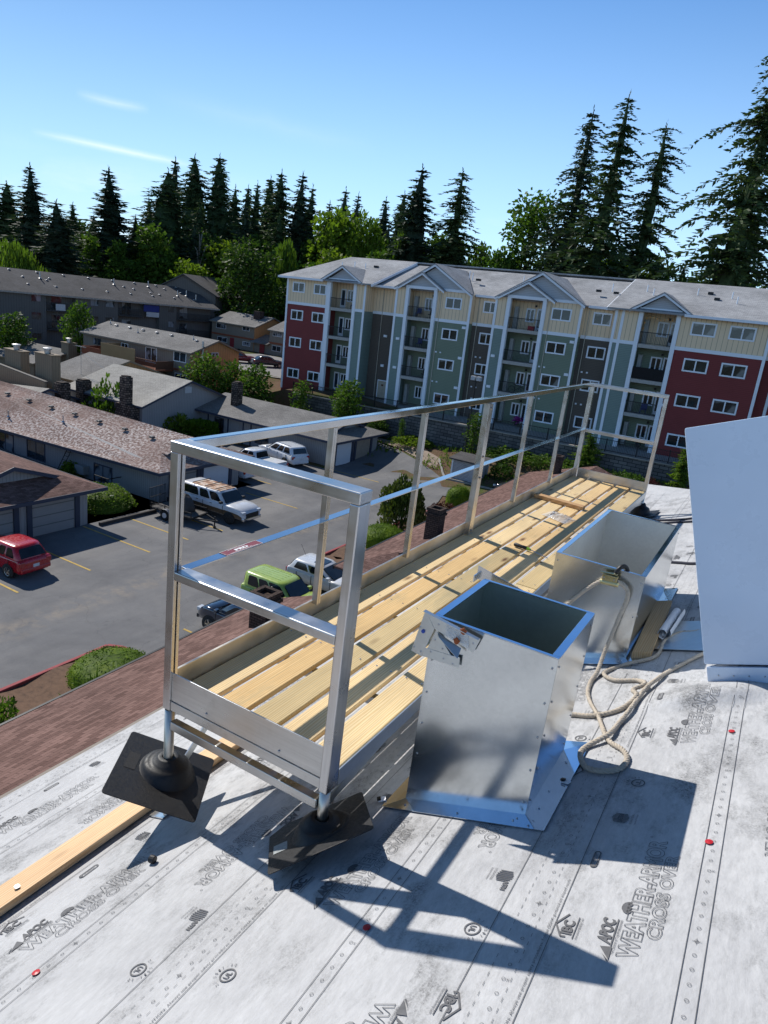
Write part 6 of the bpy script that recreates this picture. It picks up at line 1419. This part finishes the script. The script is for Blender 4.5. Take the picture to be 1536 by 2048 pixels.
def broad_mesh(h, rad, seed, leaf, kind='broad', n=2600, size=.55, bark=BARK, trunk=.28):
    R = random.Random(seed); r = thing('broadleaf_tree', '', '', (0, 0, 0))
    b = MB(); tips = []
    zc = h*trunk
    b.tube([(0, 0, -.3), (.05*rad, 0, zc*.6), (0, .04*rad, zc), (.03*rad, -.03*rad, h*.62)], [h*.024, h*.019, h*.015, h*.006], 7)
    blobs = []
    if kind == 'col': nbl = 12
    else: nbl = 17
    for i in range(nbl):
        t = (i+.5)/nbl
        z = zc+(h*.96-zc)*(t if kind == 'col' else t**.85); env = math.sin(PI*min(1, .16+.80*(z-zc)/(h-zc)))**(.55 if kind != 'col' else .4)
        a = i*2.4+R.uniform(-.5, .5); q = rad*env*R.uniform(.35, .68) if kind != 'col' else rad*env*R.uniform(.1, .5)
        c = Vector((q*math.cos(a), q*math.sin(a), z)); br = rad*R.uniform(.30, .50)*(.75+.4*env) if kind != 'col' else rad*R.uniform(.45, .65)
        blobs.append((c, br)); b.tube([(0, 0, max(zc*.8, z-q*1.2-.1*h)), c*.55+Vector((0, 0, z*.42)), c], [h*.008, h*.005, h*.002], 5)
    b.build('trunk', bark, r, local=True, smooth=True)
    b = MB(); tot = sum(q[1]**2 for q in blobs)
    for c, br in blobs:
        for k in range(int(n*br*br/tot)):
            d = Vector((R.gauss(0, 1), R.gauss(0, 1), R.gauss(0, 1))).normalized(); rr = br*(R.random()**.45)*R.uniform(.85, 1.15)
            p = c+Vector((d.x*rr, d.y*rr, d.z*rr*.85)); s = size*R.uniform(.6, 1.3)
            if kind == 'willow':
                p = c+Vector((d.x*rr, d.y*rr, d.z*rr)); leafq(b, p, Vector((R.uniform(-.15, .15), R.uniform(-.15, .15), -1)), s*3.0, s*.42, R=R)
            else:
                leafq(b, p, d*.6+Vector((R.uniform(-.9, .9), R.uniform(-.9, .9), R.uniform(-.6, .5))), s, s*.75, R=R)
    b.build('crown', leaf, r, local=True)
    return r, h, rad
def bush_mesh(leaf, seed, n=1500, size=.12, flat=.75, spiky=0, name='shrub', lump=.14, stem=True, hull=0):
    """unit bush: radius 1, height 1"""
    R = random.Random(seed); r = thing(name, '', '', (0, 0, 0)); b = MB()
    ph = [(R.uniform(0, 6), R.uniform(2, 5), R.uniform(0, 6), R.uniform(2, 5)) for _ in range(4)]
    for k in range(n):
        a = R.uniform(0, 2*PI); v = R.random(); el = math.asin(v*.98)
        d = Vector((math.cos(a)*math.cos(el), math.sin(a)*math.cos(el), v))
        l = 1+lump*sum(math.sin(p[0]+p[1]*a)*math.sin(p[2]+p[3]*v*2) for p in ph)/1.5
        sh = (R.random()**.18)*l
        p = Vector((d.x*sh, d.y*sh, (d.z**flat)*sh)); s = size*R.uniform(.6, 1.4)
        if spiky: leafq(b, p*.6, d+Vector((0, 0, .5)), s*3, s*.35, R=R)
        else: leafq(b, p-d*s*.3, d*.8+Vector((R.uniform(-1, 1), R.uniform(-1, 1), R.uniform(-.5, .8))), s, s*.7, R=R)
    if hull:
        R7 = random.Random(seed); rings = []
        for j in range(9):
            v = j/8.*.985; el = math.asin(v); rings.append([Vector((math.cos(a)*math.cos(el), math.sin(a)*math.cos(el), v**flat))*hull*(1+R7.uniform(-.015, .015)) for a in [2*PI*q/28 for q in range(28)]])
        b.loft(rings)
    b.build('foliage', leaf, r, local=True)
    b = MB(); b.tube([(0, 0, -.1), (0, 0, .5)], [.07, .04], 6); b.tube([(0, 0, .05), (.3, .1, .55)], [.04, .02], 5); b.tube([(0, 0, .05), (-.25, .2, .55)], [.04, .02], 5); b.build('stem', BARKD, r, local=True)
    return r, 1, 1
_used = {}
def place(proto, name, label, cat, group, x, y, z, h, rad, rz=None):
    r, h0, r0 = proto
    if id(r) not in _used: _used[id(r)] = 1; o = r
    else: o = copy_tree(r)
    o.name = name; o.location = (x, y, z); o.scale = (rad/r0, rad/r0, h/h0); o.rotation_euler = (0, 0, RND.uniform(0, 6.28) if rz is None else rz)
    o['label'] = label; o['category'] = cat
    if group: o['group'] = group
    return o
C = [conifer_mesh(36, 5.2, s, base=.06, nb=62, per=8, shape=sh, drop=dr, clump=.95, needle=nd, gap=.12, irr=ir, core=.50) for s, sh, dr, nd, ir in ((1, .80, .20, L_CON, .3), (2, .66, .28, L_CON, .4), (3, .95, .16, L_CON2, .25), (4, .74, .32, L_CON, .45), (5, .85, .24, L_CON2, .35))]
CB = [conifer_mesh(46, 6.4, s, base=.16, nb=54, per=6, shape=.58, drop=.38, clump=.85, gap=.34, irr=.6, needle=nd, thin=.95, core=.12) for s, nd in ((11, L_CON), (12, L_CON), (13, L_CON2))]
CBIG = conifer_mesh(53, 12, 21, base=.14, nb=60, per=6, shape=.78, drop=.36, clump=.95, gap=.32, irr=.6, thin=.95, core=.10)
lab = ['hazy dark conifer at the very left edge of the skyline', 'tall ragged conifer second from the left on the skyline', 'broad dark conifer right of the two leftmost skyline conifers', 'tall lone conifer standing clear between the left pair and the central row', 'small pale conifer just left of the central row', 'wide dense conifer opening the central row', 'thin pointed conifer rising behind the first dense one of the central row', 'slim pointed conifer left of the tallest in the central row', 'tallest pointed conifer of the central row', 'short narrow conifer right after the tallest of the central row', 'narrow conifer in the middle of three short ones', 'thin conifer last of three short ones', 'forked-looking conifer left of the two broad mid-skyline firs', 'broad fir near the middle of the skyline', 'full fir just right of the mid-skyline broad fir', 'slim fir tucked at the right flank of the full mid-skyline fir', 'short fir in the dip of the skyline behind the yellow-green trees', 'short pointed fir above the yellow-green broad tree', 'slim fir right of the short pointed fir above the yellow-green tree', 'small fir left of the pair above the new roof', 'pale distant fir behind the pair above the new roof', 'dense dark fir left in the pair above the new roof', 'open-branched fir right in the pair above the new roof', 'left one of three great firs behind the new building', 'middle and tallest of three great firs behind the new building', 'right one of three great firs, leaning, behind the new building', 'huge fir cut by the right edge of the picture', 'secondary trunk fir beside the huge right-edge fir']
CT = [(-160.4, 101.8, 29.1, 5.6), (-137.0, 92.0, 31.0, 4.4), (-122.3, 86.8, 24.2, 5.2), (-124.6, 100.4, 32.4, 5.6), (-157.4, 139.1, 33.0, 3.9), (-121.2, 111.9, 34.6, 5.5), (-142.2, 133.4, 41.1, 4.4), (-128.1, 126.5, 40.4, 5.0), (-120.9, 126.5, 40.7, 5.0), (-128.1, 140.3, 36.5, 3.5), (-132.7, 149.6, 38.3, 3.4), (-121.2, 139.8, 37.5, 3.1), (-122.0, 145.7, 39.9, 4.2), (-110.6, 135.6, 39.4, 4.5), (-103.9, 134.6, 38.9, 4.5), (-114.1, 151.9, 39.3, 3.5), (-110.1, 154.9, 36.3, 3.5), (-98.6, 144.6, 37.7, 3.9), (-104.5, 158.7, 39.0, 3.5), (-93.2, 154.0, 37.5, 4.0), (-97.5, 168.9, 41.6, 3.6), (-72.1, 131.5, 40.1, 5.2), (-63.0, 130.6, 39.6, 5.9), (-38.2, 124.3, 48.1, 6.0), (-30.9, 116.0, 47.7, 6.6), (-25.8, 122.3, 45.3, 6.0), (-9.9, 99.5, 50.3, 12.5), (-9.7, 117.6, 35.0, 6.1)]
for i, (x, y, h, r) in enumerate(CT):
    pr = CBIG if i == 26 else CB[i % 3] if i in (22, 23, 24, 25, 27) else C[(i*7+i//3) % 5]
    place(pr, 'conifer_tree', lab[i], 'conifer', 'conifers on the skyline', x, y, -3, h, r*(1.9 if i < 23 else 1.5 if i < 26 else 1.1))
W1 = broad_mesh(18, 4.5, 31, L_W, 'willow', 2600, .55); W2 = broad_mesh(24, 3.2, 32, L_W, 'willow', 2000, .6)
B1 = broad_mesh(19, 4.8, 33, L_G, n=3600, size=.75); B2_ = broad_mesh(19, 5, 34, L_Y, n=3600, size=.75); B3_ = broad_mesh(24, 6, 35, L_D, n=4200, size=.8); CL = broad_mesh(18, 2.3, 36, L_G, 'col', 2400, .55); CTN = broad_mesh(36, 7.8, 37, L_G, n=4600, size=.85); BG = broad_mesh(19, 6.6, 38, L_D, n=5600, size=.6)
BR = broad_mesh(21, 3.5, 39, L_D, n=160, size=.5, bark=BARKP)
DT = [(W1, -121, 78.5, 15.8, 5.2, 'yellow-green weeping tree above the dark roof at far left'), (CL, -122, 94, 19.3, 2.5, 'left one of two slim upright green trees behind the dark roof'), (CL, -117.5, 96.5, 18.8, 2.5, 'right one of two slim upright green trees behind the dark roof'), (B1, -116, 104.5, 22.5, 5.4, 'full green broadleaf tree behind the dark roof, below the central row'), (BR, -112, 112.5, 24.5, 4.2, 'half-bare pale-barked tree beside the full green tree'), (B2_, -108, 117, 21.5, 6, 'light green tree right of the half-bare tree'), (BG, -90, 103.5, 20, 7.6, 'big dark weeping broadleaf behind the small brown houses'), (W2, -93.3, 117.5, 24, 3.0, 'pale willow above the left end of the new building'), (B2_, -91, 131.6, 31, 6.7, 'large yellow-green tree behind the left roof of the new building'), (B2_, -82.8, 131.1, 30.3, 4.2, 'smaller yellow-green tree right of the large one behind the new roof'), (W2, -74.4, 130.3, 28.3, 3.0, 'slim pale willow left of the dense fir pair'), (CTN, -47.7, 131.6, 35.6, 7.7, 'tall cottonwood left of the three great firs'), (B1, -49.8, 125.5, 25, 4.5, 'bright green tree low in front of the cottonwood'), (B1, -30.4, 126.4, 26.6, 6.2, 'green broadleaf filling between the trunks of the great firs'), (B3_, -15.5, 124, 23.5, 6.4, 'dark broadleaf left of the huge right-edge fir'), (B3_, -40.2, 134.1, 28.6, 5.4, 'dark broadleaf beneath the left great fir'), (B3_, -75, 107, 18, 5.0, 'dark green tree showing between the small brown houses and the new building'), (B3_, -96.9, 133.6, 24.9, 5.2, 'dark round tree behind the pale willow'), (B3_, -70.3, 143.7, 28.9, 6.5, 'dark mass of tree under the fir pair'), (B3_, -209, 154.6, 26.5, 6.5, 'far hazy tree in the gap at left'), (B3_, -121, 103, 18.5, 5, 'dark broadleaf between the slim trees and the full green tree'), (B1, -60.3, 137.4, 26.8, 3.8, 'green tree right of the open-branched fir'), (B3_, -24.3, 127.7, 25.6, 4.8, 'dark tree under the leaning great fir'), (B3_, -10.3, 129.6, 24.5, 5.6, 'dark tree behind the huge right-edge fir')]
fill = [(B1, -116, 96, 15.5, 5), (B2_, -104, 103, 16.5, 4.5), (B1, -79, 109, 17, 5), (B2_, -84, 122, 22, 5), (B1, -75, 124, 23, 5.5), (C[0], -152, 112, 27, 5.5), (C[3], -133, 103, 24, 5.5), (C[1], -128, 110, 25, 5.5), (C[4], -113, 112, 25, 5.5), (C[2], -110, 124, 30, 5.5), (C[0], -104, 128, 30, 5.5), (C[3], -118, 118, 30, 5.5), (C[1], -99, 138, 30, 5.5), (C[4], -87, 146, 31, 5.5), (C[2], -80, 140, 28, 5), (C[3], -66, 140, 28, 6), (C[1], -44, 138, 30, 6), (C[0], -20, 132, 26, 6), (C[4], -3, 126, 27, 6), (C[2], -143, 116, 26, 5.5), (B1, -86, 118, 19, 5.5), (B2_, -118, 104, 17, 5), (B1, -99, 122, 22, 5.5), (B3_, -140, 104, 19, 6), (B3_, -128, 118, 20, 6), (B3_, -112, 118, 22, 6), (B3_, -104, 122, 23, 6), (B3_, -84, 140, 26, 6), (B3_, -55, 146, 24, 7), (B3_, -2, 133, 24, 7), (B3_, 8, 128, 26, 7), (C[1], -116, 130, 26, 5), (C[3], -138, 120, 25, 5), (B1, -133, 108, 17, 5), (B3_, -150, 112, 19, 7), (B3_, -165, 120, 20, 8), (B3_, -180, 118, 20, 8), (C[0], -88, 148, 27, 5), (C[2], -64, 150, 27, 5)]
for pr, x, y, h, r, lb in DT: place(pr, 'broadleaf_tree', lb, 'tree', 'broadleaf trees behind the buildings', x, y, -3, h, r)
for i, (pr, x, y, h, r) in enumerate(fill): place(pr, 'background_tree', 'dark tree in the wood that fills the gaps between the named skyline trees', 'tree', 'dark filler trees of the wood', x, y, -3, h, r)
SM = broad_mesh(5.5, 2.2, 41, L_G, n=1700, size=.34, trunk=.1); SM2 = broad_mesh(9, 3, 42, L_G, n=2600, size=.42, trunk=.1); SC_ = broad_mesh(4.5, 1.3, 43, L_G, 'col', 1000, .26, trunk=.05); SP = conifer_mesh(4, 1.1, 51, base=.03, nb=26, per=7, shape=.7, drop=.12, clump=.26, needle=L_W)
for pr, x, y, z, h, r, lb in ((SM, -38.08, 59.5, -2.9, 5.4, 2.13, 'round green tree in front of the stone wall below the brown recess'), (SC_, -44.18, 60, -2.9, 4.4, 1.42, 'small upright tree in front of the red left wall'), (SM, -49.5, 58.5, -3.3, 5.7, 2.5, 'green tree at the left end of the iron fence'), (SM, -55.05, 57, -3.3, 6.1, 2.5, 'leftmost green tree in front of the orange gable'), (SM, -52.9, 58.6, -3.3, 5.6, 1.9, 'green tree partly behind the one before the orange gable'), (SM, -35.0, 61, -2.6, 1.9, 1.3, 'low leafy tree at the foot of the stone wall past the farthest garage'), (SC_, -32.1, 60.8, -2.4, 2.1, .45, 'thin sapling at the foot of the stone wall'), (SC_, -24.4, 60.9, -2.0, 3.6, 1.1, 'leafy upright shrub wrapped around the lamp post base'), (SP, -13.64, 61, -1.1, 3.3, 1.15, 'small young evergreen behind the far walkway corner'), (SP, -5.8, 60.5, -1, 3.9, 1.0, 'golden young evergreen just left of the white hood'), (SM2, -80.3, 60.0, -3.5, 9.3, 2.5, 'tall leafy tree rising in front of the dark block, left of the brown two-storey house'), (SM2, -87.5, 55.5, -3.5, 7.0, 3.2, 'leafy tree at the left edge in front of the dark block')):
    place(pr, 'small_tree', lb, 'tree', 'small trees on the grounds', x, y, z, h, r)
RH = bush_mesh(m_leaf('rhododendron_leaf', (.018, .032, .008), (.07, .095, .02), (.26, .25, .09), .2, 1.2), 61, 3400, .11, .62, name='shrub')
MO = bush_mesh(L_M, 62, 6500, .042, .6, lump=.02, hull=.955); YE = bush_mesh(L_Y, 63, 1500, .15, .8); DK = bush_mesh(L_D, 64, 1300, .14, .8); BA = bush_mesh(L_R, 65, 1500, .1, .7); IV = bush_mesh(L_W, 66, 4600, .055, .75, lump=.06, hull=.88); SPK = bush_mesh(L_G, 67, 260, .28, .8, spiky=1); GRB = bush_mesh(L_G, 68, 1500, .13, .75, lump=.2)
for pr, x, y, z, h, r, lb in ((RH, -19.9, 39.3, GZ, 3.5, 1.55, 'tall rounded rhododendron with pale blooms by the red kerb'), (MO, -19.3, 36.0, GZ, 1.35, 1.5, 'low dome-shaped shrub in front of the tall rhododendron'), (MO, -19.9, 48.6, GZ, 1.6, 1.05, 'clipped dark green shrub beyond the tall rhododendron'), (MO, -18.7, 15.3, GZ, .98, 1.6, 'large clipped mounded shrub at the corner of the lower left bed'), (IV, -35.6, 28.1, GZ, 1.35, 2.15, 'sloping bright ground-cover mound between the two near garages'), (YE, -48.7, 46.6, GZ, 2.05, 1.6, 'yellow-green rounded bush behind the streaked roof'), (DK, -51.3, 46.3, GZ, 1.6, 1.2, 'dark bush left of the yellow-green one'), (GRB, -53.5, 43.3, GZ, 4.2, 2.0, 'leafy shrub growing up beside the stone chimney'), (YE, -42.3, 31.1, GZ, .95, .95, 'small yellowish bush against the wall of the middle garage house'), (BA, -19.6, 45.2, GZ, .95, 1.0, 'dark red barberry beside the clipped dark shrub'), (GRB, -18.4, 10.6, GZ, 1.3, .9, 'bright green bush at the left edge of the lower left bed'), (SPK, -17.3, 13.4, GZ, .95, .9, 'strappy iris clump in front of the mounded shrub'), (GRB, -16.3, 15.0, GZ, .85, .9, 'small leafy plant beside the iris clump'), (GRB, -16.9, 10.9, GZ, .5, .6, 'low plant with a pink flower at the edge of the eave'), (GRB, -20.2, 60.6, -1.7, .9, 2.6, 'low green ground plants at the stone wall right of the lamp post'), (GRB, -16.2, 60.0, -1.4, .8, 2.2, 'second patch of low green plants along the stone wall'), (DK, -19.7, 57.0, -2.9, 1.3, 1.1, 'dark straggly bush on the mulch bed right of the shed'), (GRB, -9.5, 59.0, -1.3, .9, 1.5, 'green shrub behind the far toe board of the walkway'), (BA, -7.8, 59.2, -1.3, .9, .7, 'reddish shrub right of the green one behind the far toe board'), (GRB, -6.4, 56.5, -2.4, 1.1, 1.1, 'green weed clump near the far edge of the roof sheet'), (YE, -30.5, 60.6, -2.4, .7, 2.0, 'yellowish weeds along the foot of the stone wall')):
    place(pr, 'shrub', lb, 'shrub', None, x, y, z, h, r)
hg = bush_mesh(L_M, 71, 10, .1); 
b = MB(); R = random.Random(8)
for k in range(2600):
    f = R.randint(0, 4); q = [R.uniform(-1, 1), R.uniform(-1, 1), R.uniform(0, 1)]
    if f == 0: q[2] = 1
    elif f in (1, 2): q[0] = 1 if f == 1 else -1
    else: q[1] = 1 if f == 3 else -1
    p = Vector(q)+Vector((R.uniform(-.06, .06), R.uniform(-.06, .06), R.uniform(-.06, .06))); leafq(b, p, (p+Vector((R.uniform(-1, 1), R.uniform(-1, 1), R.uniform(-1, 1)))), .16, .12, R=R)
for ch in list(hg[0].children):
    if ch.name.startswith('foliage'):
        me = b.build('foliage', L_M, None).data; nm = bpy.data.objects['foliage'] if False else None
        old = [o for o in bpy.data.objects if o.data is me][0]; bpy.data.objects.remove(old); ch.data = me
place(hg, 'hedge', 'box-clipped green hedge right of the yellow-green bush', 'hedge', None, -47.0, 48.2, GZ, 1.45, 1.15, 0)
b = MB(); b.tube([(-17.0, 10.6, GZ+.5), (-17.0, 10.6, GZ+.62), (-17, 10.6, GZ+.66)], [.02, .12, .05], 8); tag(b.build('pink_flower', plain('pink_petal', (.5, .08, .4), .6), None, origin=(-17, 10.6, GZ+.5)), 'single pink-purple bloom at the edge of the eave', 'flower')
g = MB(); R = random.Random(12)
for k in range(2500):
    x = R.uniform(-34, -2); y = R.uniform(55.5, 61.7)
    if math.sin(x*.9)+math.sin(y*1.7+x*.3) < .1: continue
    p = Vector((x, y, th(x, y)-.03)); leafq(g, p, Vector((R.uniform(-.5, .5), R.uniform(-.5, .5), 1)), R.uniform(.15, .45), .12, R=R)
tag(g.build('weeds', L_W), 'weeds and dry grass on the bank below the stone wall', 'weeds', kind='stuff')
# ------------------------------------------------------------------ camera, sun, sky
def camera():
    c = bpy.data.cameras.new('camera'); o = bpy.data.objects.new('camera', c); COL.objects.link(o)
    p, r, h = .2930413, .12534526, -.49638599
    f = Vector((math.sin(h)*math.cos(p), math.cos(h)*math.cos(p), -math.sin(p)))
    rt = Vector((math.cos(h), -math.sin(h), 0)); up = rt.cross(f)
    r2 = rt*math.cos(r)+up*math.sin(r); u2 = up*math.cos(r)-rt*math.sin(r)
    o.matrix_world = Matrix(((r2.x,u2.x,-f.x,0),(r2.y,u2.y,-f.y,0),(r2.z,u2.z,-f.z,10.7),(0,0,0,1)))
    c.sensor_fit = 'VERTICAL'; c.sensor_height = 36; c.lens = 1385.6/2048*36
    c.clip_start = .05; c.clip_end = 3000
    SC.camera = o
camera()
SUN_AZ, SUN_EL = math.radians(-74.2), math.radians(41.2)
sd = Vector((math.sin(SUN_AZ)*math.cos(SUN_EL), math.cos(SUN_AZ)*math.cos(SUN_EL), math.sin(SUN_EL)))
sl = bpy.data.lights.new('sun', 'SUN'); sl.energy = 5.0; sl.angle = math.radians(.53); sl.color = (1, .955, .89)
so = bpy.data.objects.new('sun', sl); COL.objects.link(so); so.location = (0, 0, 60)
so.rotation_mode = 'QUATERNION'; so.rotation_quaternion = (-sd).to_track_quat('-Z', 'Y')
w = bpy.data.worlds.new('World'); SC.world = w; w.use_nodes = True
wt = w.node_tree; wn = wt.nodes; bg = wn['Background']
def N(typ, ins=None, **kw):
    nd = wn.new(typ)
    for k, v in kw.items(): setattr(nd, k, v)
    for k, v in (ins or {}).items():
        if isinstance(v, bpy.types.NodeSocket): wt.links.new(v, nd.inputs[k])
        else: nd.inputs[k].default_value = v
    return nd
sky = N('ShaderNodeTexSky', sky_type='NISHITA', sun_disc=False, sun_elevation=SUN_EL, sun_rotation=SUN_AZ, altitude=100, air_density=1.0, dust_density=.2, ozone_density=2.2)
tc = N('ShaderNodeTexCoord'); dirv = tc.outputs['Generated']
def mth(op, a, b=None, c=None, clamp=False):
    m = N('ShaderNodeMath', operation=op, use_clamp=clamp)
    for i, v in enumerate((a, b, c)):
        if v is None: continue
        if isinstance(v, bpy.types.NodeSocket): wt.links.new(v, m.inputs[i])
        else: m.inputs[i].default_value = v
    return m.outputs[0]
def dot(v): return N('ShaderNodeVectorMath', {0: dirv, 1: v}, operation='DOT_PRODUCT').outputs['Value']
def streak(d1, d2, width, amount):
    d1 = Vector(d1).normalized(); d2 = Vector(d2).normalized(); n = d1.cross(d2).normalized(); mid = (d1+d2).normalized(); tn = n.cross(mid)
    half = (d2-d1).length/2
    nz = N('ShaderNodeTexNoise', {'Vector': dirv, 'Scale': 16, 'Detail': 7, 'Roughness': .62}).outputs['Fac']
    d = mth('ADD', dot(n), mth('MULTIPLY', mth('SUBTRACT', nz, .5), width*.9))
    a = mth('SUBTRACT', 1, mth('DIVIDE', mth('ABSOLUTE', d), width), clamp=True)
    b = mth('SUBTRACT', 1, mth('POWER', mth('DIVIDE', mth('ABSOLUTE', dot(tn)), half), 2), clamp=True)
    front = mth('GREATER_THAN', dot(mid), 0)
    return mth('MULTIPLY', mth('MULTIPLY', mth('MULTIPLY', mth('POWER', a, 1.6), b), front), amount)
streaks = [((-0.8225, 0.5518, 0.1378), (-0.7018, 0.7, 0.1321), .0065, .6), ((-0.7885, 0.5862, 0.1861), (-0.7372, 0.6504, 0.1832), .008, .32), ((-0.735, 0.648, 0.1995), (-0.5226, 0.8327, 0.1833), .02, .07)]
mask = None
for s_ in streaks:
    q = streak(*s_); mask = q if mask is None else mth('ADD', mask, q, clamp=True)
zz = N('ShaderNodeSeparateXYZ', {0: dirv}).outputs['Z']
lowz = mth('SUBTRACT', 1, mth('DIVIDE', mth('ABSOLUTE', mth('SUBTRACT', zz, .05)), .085), clamp=True)
cl = N('ShaderNodeTexNoise', {'Vector': N('ShaderNodeMapping', {'Vector': dirv, 'Scale': (3.2, 3.2, 9)}).outputs[0], 'Scale': 1.7, 'Detail': 8, 'Roughness': .6}).outputs['Fac']
clm = mth('MULTIPLY', mth('MULTIPLY', mth('SUBTRACT', cl, .5), 5, clamp=True), mth('MULTIPLY', lowz, .5), clamp=True)
mask = mth('ADD', mask, clm, clamp=True)
grade = N('ShaderNodeMix', {0: 1.0, 6: sky.outputs[0], 7: (.80, 1.22, 1.60, 1)}, data_type='RGBA', blend_type='MULTIPLY').outputs[2]
hz_ = mth('POWER', mth('SUBTRACT', 1, mth('DIVIDE', zz, .42), clamp=True), 1.5, clamp=True)
grade = N('ShaderNodeMix', {0: mth('MULTIPLY', hz_, .92), 6: grade, 7: (7.4, 10.6, 13.6, 1)}, data_type='RGBA').outputs[2]
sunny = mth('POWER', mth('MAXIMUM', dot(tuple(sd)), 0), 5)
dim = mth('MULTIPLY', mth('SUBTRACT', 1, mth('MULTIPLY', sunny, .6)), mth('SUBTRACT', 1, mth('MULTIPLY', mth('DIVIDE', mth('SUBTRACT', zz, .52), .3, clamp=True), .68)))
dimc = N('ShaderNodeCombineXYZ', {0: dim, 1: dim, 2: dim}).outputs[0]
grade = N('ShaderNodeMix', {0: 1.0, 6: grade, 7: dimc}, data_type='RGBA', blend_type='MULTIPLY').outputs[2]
mx = N('ShaderNodeMix', {0: mask, 6: grade, 7: (10.5, 11.6, 13.2, 1)}, data_type='RGBA')
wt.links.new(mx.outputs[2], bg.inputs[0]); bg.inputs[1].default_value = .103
SC.view_settings.view_transform = 'Standard'; SC.view_settings.look = 'None'; SC.view_settings.exposure = 0; SC.view_settings.gamma = 1
SC.render.engine = 'CYCLES'
SC.cycles.max_bounces = 6; SC.cycles.diffuse_bounces = 2; SC.cycles.glossy_bounces = 4; SC.cycles.transparent_max_bounces = 8
SC.cycles.use_adaptive_sampling = True
